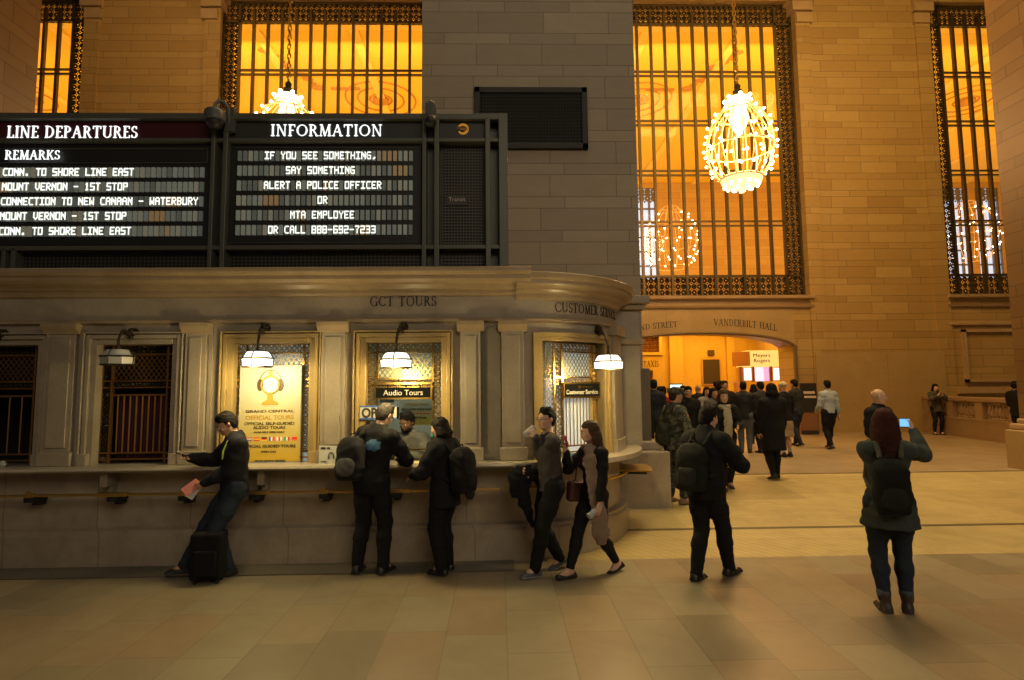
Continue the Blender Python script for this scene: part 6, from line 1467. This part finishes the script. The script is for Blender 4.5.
b = MB(); b.tube([tuple(q * s) for q in (J.sh['L'] + V(-.09, .0, .03), J.sh['L'] * .6 + J.el['L'] * .4 + V(-.088, 0, 0), J.el['L'] + V(-.075, .0, -.01))], .006, 5); b.build('sleeve_stripe', mat('white_cord', (.5, .5, .47), .6), o)
backpack(J, s, o, 'rounded black backpack worn by the woman at the audio window', cloth('pack_black2', (.013, .013, .014)), size=(.155, .10, .25), dz=-.05, bulk=.046)

# ---- 5. man walking and drinking
J = skeleton(pelvis=(0, 0, -.02), lean=.05, twist=-.25, hyaw=.35, hpitch=-.02, feet={'L': (-.05, .24, 0, -6, -4), 'R': (.07, -.14, .03, 6, 22)}, hands={'L': (-.04, .20, 1.44), 'R': (.14, .17, 1.06)}, poles={'L': (-.5, -1.2, -.8), 'R': (.4, -.9, -.4)}, fingers={'L': (.45, .25, .75), 'R': (-.2, 1, .1)}, palms={'L': (.3, -.2, -.3), 'R': (-1, 0, .3)}, curl={'L': .75, 'R': .9})
o, s = person('man in charcoal sweater walking left while drinking from a cup', 1.69, J); put(o, 552, 572, 116)
jacket(J, .011, o, s, C_GREY, length=.07, bulk=.016, collar=False, ph=1.2, sleeve=.96); trousers(J, .011, o, s, C_BLACK, flare=.004, ph=3.1); shoes(J, .009, o, s, mat('grey_sneaker', (.09, .09, .10), .6), 'sneaker', mat('white_sole', (.42, .42, .42), .6)); hair(J, .009, o, s, H_BLACK, 'short', ph=5.0); face_bits(J, o, s, False, True)
S = SDF(.009); S.chain([J.neck0 + V(0, 0, -.005), J.neck0 + V(0, .01, .035)], [.066, .058], .01); S.cone(J.neck0, J.neck0 + V(0, .01, .1), .05, .05, .0, op='s'); mesh_obj('shirt_collar', S.mesh(), cloth('white_shirt', (.30, .30, .30)), o, s)
cm = glass_mat('clear_plastic', (.80, .82, .80), .25, .15)
p = J.wr['L'] + J.hd['L'] * .07 + J.hn['L'] * .045 + V(0, .03, .02); b = MB(); b.lathe([(.028, -.07), (.034, -.06), (.04, .05), (.041, .06)], (0, 0, 0), 12); Rm = Matrix([list(r_) for r_ in (rotx(1.0))]); b.v = [tuple(Vector(p * s) + Rm @ Vector(v)) for v in b.v]
held('plastic_cup', [('cup', b.build('cup', mat('cup_plastic', (.55, .58, .58), .2, alpha=.6), None, smooth=True))], o, 'clear plastic cup raised to the walking man\'s mouth', 'cup')
S = SDF(.013); w_ = J.wr['R']; S.ell(w_ + V(.02, .03, -.02), (.07, .17, .08), k=.04); S.ell(w_ + V(.04, .14, -.10), (.06, .11, .15), k=.05); S.chain([w_ + V(.03, .10, -.12), w_ + V(.03, .06, -.32), w_ + V(.03, -.03, -.58)], [.09, .065, .035], .05, flat=((1, 0, 0), .6)); S.chain([w_ + V(.03, .17, -.1), w_ + V(.03, .20, -.26)], [.06, .03], .04); S.chain([w_ + V(.02, -.1, -.02), w_ + V(.02, -.13, -.18)], [.06, .04], .04); S.disp = (.012, 34, 1.0)
held('carried_coat', [('coat', mesh_obj('coat', S.mesh(), C_BLACK, None, s))], o, 'black coat draped over the drinking man\'s forearm', 'coat')

# ---- 6. woman walking with phone and scarf
J = skeleton(fem=True, pelvis=(0, 0, -.05), lean=.03, twist=.0, hyaw=-.25, hpitch=.12, feet={'R': (.03, .34, 0, 4, -2), 'L': (-.05, -.26, .02, -4, 18)}, hands={'R': (.14, .28, 1.36), 'L': (-.22, .10, .82)}, poles={'R': (.5, -.5, -1), 'L': (-.6, -1, -.1)}, palms={'R': (-.8, -.2, .2), 'L': (1, .3, 0)}, fingers={'R': (-.1, .2, 1)}, curl={'R': .8, 'L': .9})
o, s = person('woman with long brown hair walking left and holding up a red phone', 1.58, J); put(o, 596, 574, 118)
jacket(J, .011, o, s, C_BLACK, length=.05, bulk=.012, collar=False, ph=.6); trousers(J, .011, o, s, C_BLACK, slim=1.2, ph=2.1, crop=.05); shoes(J, .009, o, s, C_SHOE, 'flat'); hair(J, .009, o, s, H_BROWN, 'long', ph=3.0)
S = SDF(.011); nb = [J.neck0 + V(.075 * math.cos(t), .02 + .085 * math.sin(t), .005) for t in np.linspace(0, 2 * PI, 13)]; S.chain(nb, [.036] * 13, .02)
CD = J.R @ V(-.88, .47, 0); S.chain([J.T(-.07, .10, 1.45), J.T(-.12, .13, 1.32), J.T(-.145, .11, 1.12), J.T(-.15, .09, .92), J.T(-.165, .07, .72), J.T(-.15, .05, .56), J.T(-.13, .03, .46)], [.06, .075, .078, .075, .085, .095, .07], .03, flat=(CD, .35))
S.disp = (.007, 44, 1.0); mesh_obj('scarf', S.mesh(), cloth('taupe', (.26, .19, .145)), o, s)
phone(J, 'R', s, o, 'red phone held up by the long haired woman', mat('red_case', (.55, .03, .04), .4), up=.05, size=(.065, .018, .13), face=(-.3, -.9, .3))
p = J.wr['L'] + J.hd['L'] * .08 + J.hn['L'] * .04; b = MB(); b.lathe([(.0, -.1), (.03, -.1), (.033, -.02), (.03, .02), (.034, .05), (.014, .085), (.014, .105), (0, .105)], (0, 0, 0), 12); Rm = Matrix([list(r_) for r_ in rotx(1.1)]); b.v = [tuple(Vector(p * s) + Rm @ Vector(v)) for v in b.v]
held('water_bottle', [('bottle', b.build('bottle', mat('bottle_plastic', (.50, .54, .55), .2, alpha=.75), None, smooth=True))], o, 'clear water bottle in the long haired woman\'s lowered hand', 'bottle')
S = SDF(.01); c = V(.19, .10, .90); S.box(c, (.03, .10, .085), .03, rotx(.1), k=.02); S.disp = (.004, 30, 1); pb = mesh_obj('pouch', S.mesh(), mat('brown_leather', (.09, .035, .028), .4), None, s)
b = MB(); b.tube([tuple(q * s) for q in (c + V(0, .08, .1), J.T(.16, .14, 1.10), J.T(.10, .16, 1.24), J.T(-.05, .14, 1.42), J.T(-.09, .0, 1.49), J.T(-.04, -.13, 1.36), J.T(.10, -.12, 1.15), c + V(0, -.08, .1))], .008, 5); ps = b.build('strap', MATS['brown_leather'], None)
held('handbag', [('pouch', pb), ('strap', ps)], o, 'brown crossbody handbag at the long haired woman\'s hip', 'bag')

# ---- 7. soldier
camo, nt, bs_ = newmat('camouflage'); bs_.inputs['Roughness'].default_value = .9; tcn = nn(nt, 'ShaderNodeTexCoord'); vz = nn(nt, 'ShaderNodeTexVoronoi'); vz.inputs['Scale'].default_value = 26; vz.feature = 'F1'; nt.links.new(tcn.outputs['Object'], vz.inputs['Vector'])
nzz = nn(nt, 'ShaderNodeTexNoise'); nzz.inputs['Scale'].default_value = 9; nzz.inputs['Detail'].default_value = 3; nt.links.new(tcn.outputs['Object'], nzz.inputs['Vector'])
rp = nn(nt, 'ShaderNodeValToRGB'); rp.color_ramp.interpolation = 'CONSTANT'; e = rp.color_ramp.elements; e[0].color = (.022, .028, .021, 1); e[1].position = .47; e[1].color = (.06, .066, .048, 1); q = e.new(.55); q.color = (.115, .11, .08, 1)
cs = nn(nt, 'ShaderNodeSeparateColor'); nt.links.new(vz.outputs['Color'], cs.inputs[0]); nt.links.new(mth(nt, 'ADD', mth(nt, 'MULTIPLY', nzz.outputs['Fac'], .75), mth(nt, 'MULTIPLY', cs.outputs[0], .25)), rp.inputs[0]); nt.links.new(rp.outputs[0], bs_.inputs['Base Color'])
J = skeleton(lean=.07, hyaw=-.15, hpitch=.02, feet={'R': (.12, .06, 0, 10, 0), 'L': (-.10, -.04, 0, -8, 0)}, hands={'R': (.22, .26, 1.02), 'L': (-.24, .2, 1.0)}, poles={'R': (.7, -1, -.2), 'L': (-.7, -1, -.2)})
o, s = person('soldier in camouflage uniform and patrol cap standing by the central pier', 1.745, J, SKINT); put(o, 676, 503, -72)
jacket(J, .012, o, s, camo, length=.14, bulk=.026, ph=2.0); trousers(J, .012, o, s, camo, flare=.012, ph=1.0, crop=.06); shoes(J, .01, o, s, mat('tan_boot', (.20, .13, .075), .7), 'boot', mat('tan_sole', (.12, .08, .05), .7)); hair(J, .01, o, s, H_DBROWN, 'short'); hair(J, .01, o, s, camo, 'cap', name='cap')
b = MB(); pz_ = J.sh['R'] * .72 + J.el['R'] * .28; b.obox(Vector((pz_ + V(.075, .01, 0)) * s), (.008, .08, .05)); 
pz_ = J.sh['L'] * .72 + J.el['L'] * .28; b.obox(Vector((pz_ + V(-.075, .01, 0)) * s), (.008, .08, .05)); b.build('flag_patch', mat('patch_orange', (.62, .22, .08), .6), o)
backpack(J, s, o, 'dark webbing pack on the soldier\'s back', cloth('pack_olive', (.03, .032, .026)), size=(.12, .06, .17), dz=-.16, bulk=.03)

# ---- 8. man in black walking away right
J = skeleton(pelvis=(0, 0, -.015), lean=.12, twist=.12, hyaw=-.25, hpitch=.15, feet={'R': (.07, .26, 0, 8, -2), 'L': (-.06, -.12, 0, -6, 4)}, hands={'R': (.13, .30, 1.17), 'L': (-.10, .30, 1.15)}, poles={'R': (1, -.2, -.7), 'L': (-1, -.2, -.7)}, curl=.9)
o, s = person('man in black jacket walking right with a dark backpack, seen from behind', 1.70, J); put(o, 709, 579, -54)
jacket(J, .011, o, s, C_BLACK, length=.12, bulk=.04, ph=5.0, collar=.07); trousers(J, .011, o, s, C_BLACK, flare=.006, ph=.2); shoes(J, .009, o, s, C_SHOE); hair(J, .009, o, s, H_BLACK, 'short', ph=4.0)
backpack(J, s, o, 'black backpack hanging low on the back of the man walking right', cloth('pack_dark', (.016, .017, .015)), cloth('pack_dark2', (.03, .03, .027)), size=(.15, .09, .23), dz=-.08, bulk=.04, off=(-.03, 0))

# ---- 9. woman photographing
J = skeleton(fem=True, lean=-.02, hyaw=-.30, hpitch=.0, feet={'R': (.095, .02, 0, 14, 0), 'L': (-.085, -.02, 0, -6, 0)}, hands={'R': (.33, .36, 1.54), 'L': (.10, .34, 1.42)}, poles={'R': (.9, -.1, -1.4), 'L': (.1, .3, -1)}, fingers={'R': (-.2, .25, 1), 'L': (.2, .3, 1)}, palms={'R': (-1, .2, .0), 'L': (1, .2, 0)}, curl=.6)
o, s = person('woman in grey green jacket photographing the hall, seen from behind', 1.67, J); put(o, 896, 611, -20)
jacket(J, .011, o, s, cloth('grey_green', (.05, .058, .056)), length=.22, bulk=.018, flare=.07, ph=2.6, amp=.007); trousers(J, .011, o, s, C_JEAN, slim=.8, ph=1.1, crop=.03); shoes(J, .009, o, s, mat('brown_boot', (.045, .032, .025), .5), 'boot', mat('boot_sole', (.10, .09, .08), .6)); hair(J, .009, o, s, H_RED, 'long', ph=1.0)
for sd in 'RL':
    S = SDF(.01); a_, k_ = J.an[sd], J.kn[sd]; d_ = (k_ - a_) / np.linalg.norm(k_ - a_); S.cone(a_ + d_ * .04, a_ + d_ * .08, .056, .058, 0); S.plane(a_ + d_ * .035, -d_); mesh_obj('jeans_cuff', S.mesh(), C_JEANL, o, s)
scn = emis('phone_screen', (.20, .55, 1.0), 1.1)
phone(J, 'R', s, o, 'phone with a bright blue screen held up by the photographing woman', EYEB, scn, up=.0, size=(.09, .010, .085), face=(0, -1, 0), c0=(.265, .37, 1.625))
backpack(J, s, o, 'black backpack with olive straps on the photographing woman', cloth('pack_black3', (.014, .015, .014)), cloth('pack_black4', (.02, .021, .02)), size=(.14, .08, .23), dz=-.09, bulk=.02, strapm=cloth('olive', (.075, .08, .055)), off=(-.03, 0))

# ---- 10. bald man behind her
J = skeleton(lean=.0, hyaw=.75, hpitch=.0, hands={'R': (.22, .16, .92), 'L': (-.22, .16, .92)})
o, s = person('bald man in black jacket looking right behind the photographing woman', 1.72, J); put(o, 885, 508, -158)
jacket(J, .013, o, s, C_BLACK, length=.12, bulk=.03, ph=1.0, collar=.06); trousers(J, .014, o, s, C_BLACK); shoes(J, .012, o, s, C_SHOE)

# ---- 11 and 12 and 13
J = skeleton(feet={'R': (.09, .20, 0, 6, 0), 'L': (-.08, -.14, .02, -6, 15)}, lean=.02, hands={'R': (.25, -.02, .82), 'L': (-.2, .22, .98)})
o, s = person('man in pale blue shirt and black trousers walking away past the stone dado', 1.78, J); put(o, 831, 449, 4)
jacket(J, .016, o, s, cloth('pale_blue_shirt', (.36, .42, .50)), length=.03, bulk=.018, ph=1.0); trousers(J, .016, o, s, C_BLACK); shoes(J, .014, o, s, C_SHOE); hair(J, .013, o, s, H_BLACK, 'short')
J = skeleton(fem=True, hpitch=.2, hands={'R': (.06, .26, 1.38), 'L': (-.06, .26, 1.38)}, poles={'R': (1, 0, -.8), 'L': (-1, 0, -.8)}, fingers={'R': (-.3, .2, 1), 'L': (.3, .2, 1)})
o, s = person('long haired woman in grey top raising a camera by the balustrade', 1.66, J); o.location = (at(938, 430, 18.6)[0], 18.6, .22); o.rotation_euler.z = rad(172); bpy.context.view_layer.update()
jacket(J, .016, o, s, cloth('grey_top', (.075, .07, .065)), length=.15, bulk=.03, flare=.02, collar=False, sleeve=.7); trousers(J, .016, o, s, C_BLACK, slim=1); shoes(J, .014, o, s, C_SHOE, 'flat'); hair(J, .013, o, s, H_BLACK, 'long')
phone(J, 'R', s, o, 'small dark camera raised by the woman near the balustrade', EYEB, size=(.12, .03, .07), up=.02, face=(0, -1, 0))
J = skeleton(lean=-.05, hands={'R': (.2, .1, .95), 'L': (-.2, .25, 1.0)})
o, s = person('dark dressed person half hidden behind the right-hand pier base', 1.72, J); o.location = (at(1020, 430, 15.0)[0], 15.0, .22); o.rotation_euler.z = rad(-80); bpy.context.view_layer.update()
jacket(J, .018, o, s, C_BLACK, length=.15, bulk=.03); trousers(J, .018, o, s, C_BLACK); shoes(J, .016, o, s, C_SHOE); hair(J, .014, o, s, H_BLACK, 'short')

# ---- the crowd before the arch
def crowd(label, px, py, H, hd, top, leg, hst='short', hm=H_BLACK, fem=False, skin=SKIN, length=.12, bulk=.03, walk=0.0, hands=None, poles=None, hyaw=0, flare=0.0, shoe=C_SHOE, collar=True, Y=None, legs='trousers', lean=.02, sleeve=1.0, slim=0.0):
    J = skeleton(fem=fem, lean=lean, hyaw=hyaw, hpitch=.1, feet={'R': (.09, walk, 0, 8, 0), 'L': (-.09, -walk * .7, .02 if walk else 0, -8, 12 if walk else 0)}, hands=hands or {'R': (.23, .12, .86), 'L': (-.23, .10, .86)}, poles=poles)
    o, s = person(label, H, J, skin, h=.016, eyes=math.cos(rad(hd)) < .2)
    if Y is not None: o.location = (at(px, 400, Y)[0], Y, floor_z(Y)); o.rotation_euler.z = rad(hd); bpy.context.view_layer.update()
    else: put(o, px, py, hd)
    jacket(J, .017, o, s, top, length=length, bulk=bulk, flare=flare, ph=px * .1, collar=collar, sleeve=sleeve)
    if legs == 'trousers': trousers(J, .017, o, s, leg, ph=px * .2, slim=slim)
    elif legs == 'skirt':
        S = SDF(.017); S.chain([J.pelvis, J.pelvis - V(0, 0, .2), J.pelvis - V(0, 0, .50)], [.15, .18, .20], .05, flat=((0, 1, 0), .8)); S.plane(J.pelvis - V(0, 0, .46), V(0, 0, -1)); S.disp = (.007, 30, 1); mesh_obj('skirt', S.mesh(), leg, o, s)
    shoes(J, .016, o, s, shoe)
    if hst: hair(J, .013, o, s, hm, hst, ph=px * .3, name={'beanie': 'knitted_hat', 'hood': 'hood'}.get(hst, 'hair'))
    return o, J, s
crowd('man in dark blue jacket and jeans at the edge of the stone slab', 654, 462, 1.82, -20, cloth('dark_blue', (.02, .025, .04)), C_JEAN, Y=13.2)
crowd('curly haired woman in a red jacket behind the soldier\'s cap', 662, 460, 1.66, 20, cloth('red', (.22, .02, .025)), C_BLACK, 'curly', fem=True, Y=13.6)
crowd('woman with black hair in a black coat beside the pale blue screen', 683, 450, 1.68, 165, C_BLACK, C_BLACK, 'long', fem=True, Y=15.5)
crowd('person in a black jacket standing close behind the soldier\'s face', 688, 480, 1.66, 175, C_BLACK, C_BLACK, 'short', Y=11.4, skin=SKINT)
crowd('bald man in dark jacket seen from behind under the notice board', 699, 450, 1.70, 10, C_BLACK, C_BLACK, None, Y=15.6, skin=SKINT)
crowd('black haired woman in a pale grey hooded sweater facing forward', 707, 450, 1.64, 175, cloth('pale_grey', (.28, .27, .26)), C_CHAR, 'long', fem=True, Y=14.2)
crowd('man with dark hair turned away left of the suited man', 719, 450, 1.80, 15, C_BLACK, C_BLACK, 'curly', H_DBROWN, Y=16.0)
o, J, s = crowd('man in dark suit and white shirt facing forward in the queue', 725, 450, 1.80, 178, cloth('suit', (.02, .02, .026)), C_BLACK, 'short', H_DBROWN, Y=15.2, skin=SKINT)
S = SDF(.012); S.chain([J.T(0, .13, 1.42), J.T(0, .155, 1.22)], [.035, .012], .01, flat=(J.R @ V(0, 1, 0), .5)); mesh_obj('shirt', S.mesh(), cloth('white_shirt2', (.5, .5, .5)), o, s)
crowd('young person with black fringe and grey collar looking right', 713, 450, 1.62, -160, cloth('grey_jacket', (.10, .10, .10)), C_BLACK, 'bob', Y=12.8, skin=SKINT)
o, J, s = crowd('woman in dark coat with a thick cream scarf walking forward', 727, 489, 1.66, 172, C_BLACK, C_BLACK, 'bob', H_BROWN, fem=True, walk=.2, hands={'R': (.2, .2, .9), 'L': (-.16, .3, 1.12)})
S = SDF(.014); S.chain([J.neck0 + V(.08 * math.cos(t), .03 + .09 * math.sin(t), -.0) for t in np.linspace(0, 2 * PI, 11)], [.045] * 11, .02); S.chain([J.T(-.02, .16, 1.38), J.T(-.02, .19, 1.2), J.T(-.02, .19, 1.0), J.T(-.02, .18, .86)], [.07, .075, .07, .06], .02, flat=(J.R @ V(0, 1, 0), .4)); S.disp = (.006, 40, 1); mesh_obj('scarf', S.mesh(), cloth('cream', (.42, .38, .28)), o, s)
S = SDF(.013); c = J.wr['R'] + V(.05, .02, -.25); S.box(c, (.02, .14, .14), .03, None, k=.01); S.disp = (.006, 25, 1); pb = mesh_obj('pouch', S.mesh(), cloth('tan_bag', (.34, .25, .14)), None, s); b = MB(); b.tube([tuple(q * s) for q in (c + V(0, .1, .15), J.wr['R'] + V(0, .06, -.05), c + V(0, -.1, .15))], .01, 5); held('tote_bag', [('pouch', pb), ('handles', b.build('handles', MATS['cloth_tan_bag'], None))], o, 'tan tote bag carried by the woman with the cream scarf', 'bag')
crowd('man in black jacket and light jeans standing left of the coat wearer', 746, 453, 1.76, -25, cloth('black_leather', (.02, .022, .026), .5), C_JEANL, 'short', Y=None)
o, J, s = crowd('person with a yellow collar and dark jacket in front of the kiosk', 764, 453, 1.76, 10, C_CHAR, C_BLACK, 'short')
b = MB(); b.tube([tuple((J.neck0 + V(.085 * math.cos(t), .07 * math.sin(t), .02)) * s) for t in np.linspace(0, 2 * PI, 14)[:-1]], .016, 6, True); b.build('yellow_collar', cloth('yellow', (.55, .42, .05)), o, smooth=True)
o, J, s = crowd('person in a long black coat walking away toward the kiosk', 776, 479, 1.72, 4, C_BLACK, C_BLACK, 'bob', length=.42, bulk=.04, flare=.03, walk=.12)
o, J, s = crowd('person in a pale knitted hat and beige skirt with bare calves', 787, 457, 1.74, 12, C_BLACK, cloth('beige', (.34, .25, .15)), 'beanie', cloth('cream_knit', (.48, .42, .28)), fem=True, legs='skirt', length=.1)
for sd in 'RL': S = SDF(.013); a_ = J.an[sd]; S.cone(a_, a_ + V(0, 0, .09), .045, .045, 0); mesh_obj('sock', S.mesh(), cloth('white_sock', (.45, .45, .43)), o, s)
crowd('man in dark grey jacket and jeans walking left by the ticket machine', 799, 446, 1.82, 30, C_CHAR, C_JEAN, 'short', walk=.14, lean=.05)
crowd('dark haired woman in black at the left end of the kiosk queue', 754, 450, 1.70, -40, C_BLACK, C_CHAR, 'long', fem=True, Y=16.4)
o, J, s = crowd('kiosk worker in a tan shirt behind the kiosk counter', 770, 430, 1.72, 178, cloth('tan_shirt', (.40, .20, .08)), C_BLACK, 'short', H_BLACK, Y=23.76, skin=SKINT)
# ================================================================== lights
def area(name, loc, size, energy, col, rot=(0, 0, 0), sy=None, spread=180):
    l = bpy.data.lights.new(name, 'AREA'); l.energy = energy; l.color = col; l.size = size; l.spread = rad(spread)
    if sy: l.shape = 'RECTANGLE'; l.size_y = sy
    o = bpy.data.objects.new(name, l); COL.objects.link(o); o.location = loc; o.rotation_euler = rot; return o
area('concourse_light', (5, 10.5, 15), 15, 400, (1.0, .79, .43), (rad(-6), 0, 0), 4, 75)
area('concourse_light', (0, 5.5, 15), 8, 80, (1.0, .80, .50), (0, 0, 0), 4, 110)
area('front_fill_light', (6, -8, 10), 11, 590, (1.0, .82, .58), (rad(68), 0, 0), 6)  # unseen fill added behind the camera to brighten pier and booth fronts
area('far_wall_wash_light', (11, 10.5, 17), 12, 1900, (1.0, .585, .15), (rad(22), 0, 0), 3)  # added unseen warm wash that brightens the far wall
area('far_wall_wash_light', (-10, 14, 17), 8, 300, (1.0, .56, .16), (rad(25), 0, 0), 3)  # weaker added wash for the left part of that wall
for hx in (-30, -15, 0, 15, 30): area('hall_light', (hx, 28.8, 5.2), 12, 1500, (1.0, .49, .055), (PI, 0, 0), 14)
for hx in (-27, -9, 9, 27): area('hall_wall_light', (hx, 22.5, 15.8), 14, 620, (1.0, .52, .12), (rad(62), 0, 0), .8)
area('passage_light', (8, 24.5, 4.75), 8, 780, (1.0, .50, .05), (0, 0, 0), 4.5)
area('booth_office_light', (-1.2, 7.7, 3.05), 1.0, 14, (.95, 1.0, .80), (0, 0, 0), .8)
area('booth_office_light', (.6, 7.6, 3.0), .7, 8, (.95, 1.0, .85), (0, 0, 0), .7)
w = bpy.data.worlds.new('world'); SC.world = w; w.use_nodes = True
w.node_tree.nodes['Background'].inputs[0].default_value = (.55, .50, .42, 1); w.node_tree.nodes['Background'].inputs[1].default_value = .055
SC.view_settings.view_transform = 'Standard'; SC.view_settings.look = 'None'; SC.view_settings.exposure = 0.0; SC.view_settings.gamma = 1; SC.view_settings.use_curve_mapping = False
SC.cycles.use_denoising = True; SC.cycles.max_bounces = 6; SC.cycles.diffuse_bounces = 3; SC.cycles.glossy_bounces = 3; SC.cycles.transparent_max_bounces = 12; SC.cycles.sample_clamp_indirect = 4.0
SC.cycles.caustics_reflective = False; SC.cycles.caustics_refractive = False
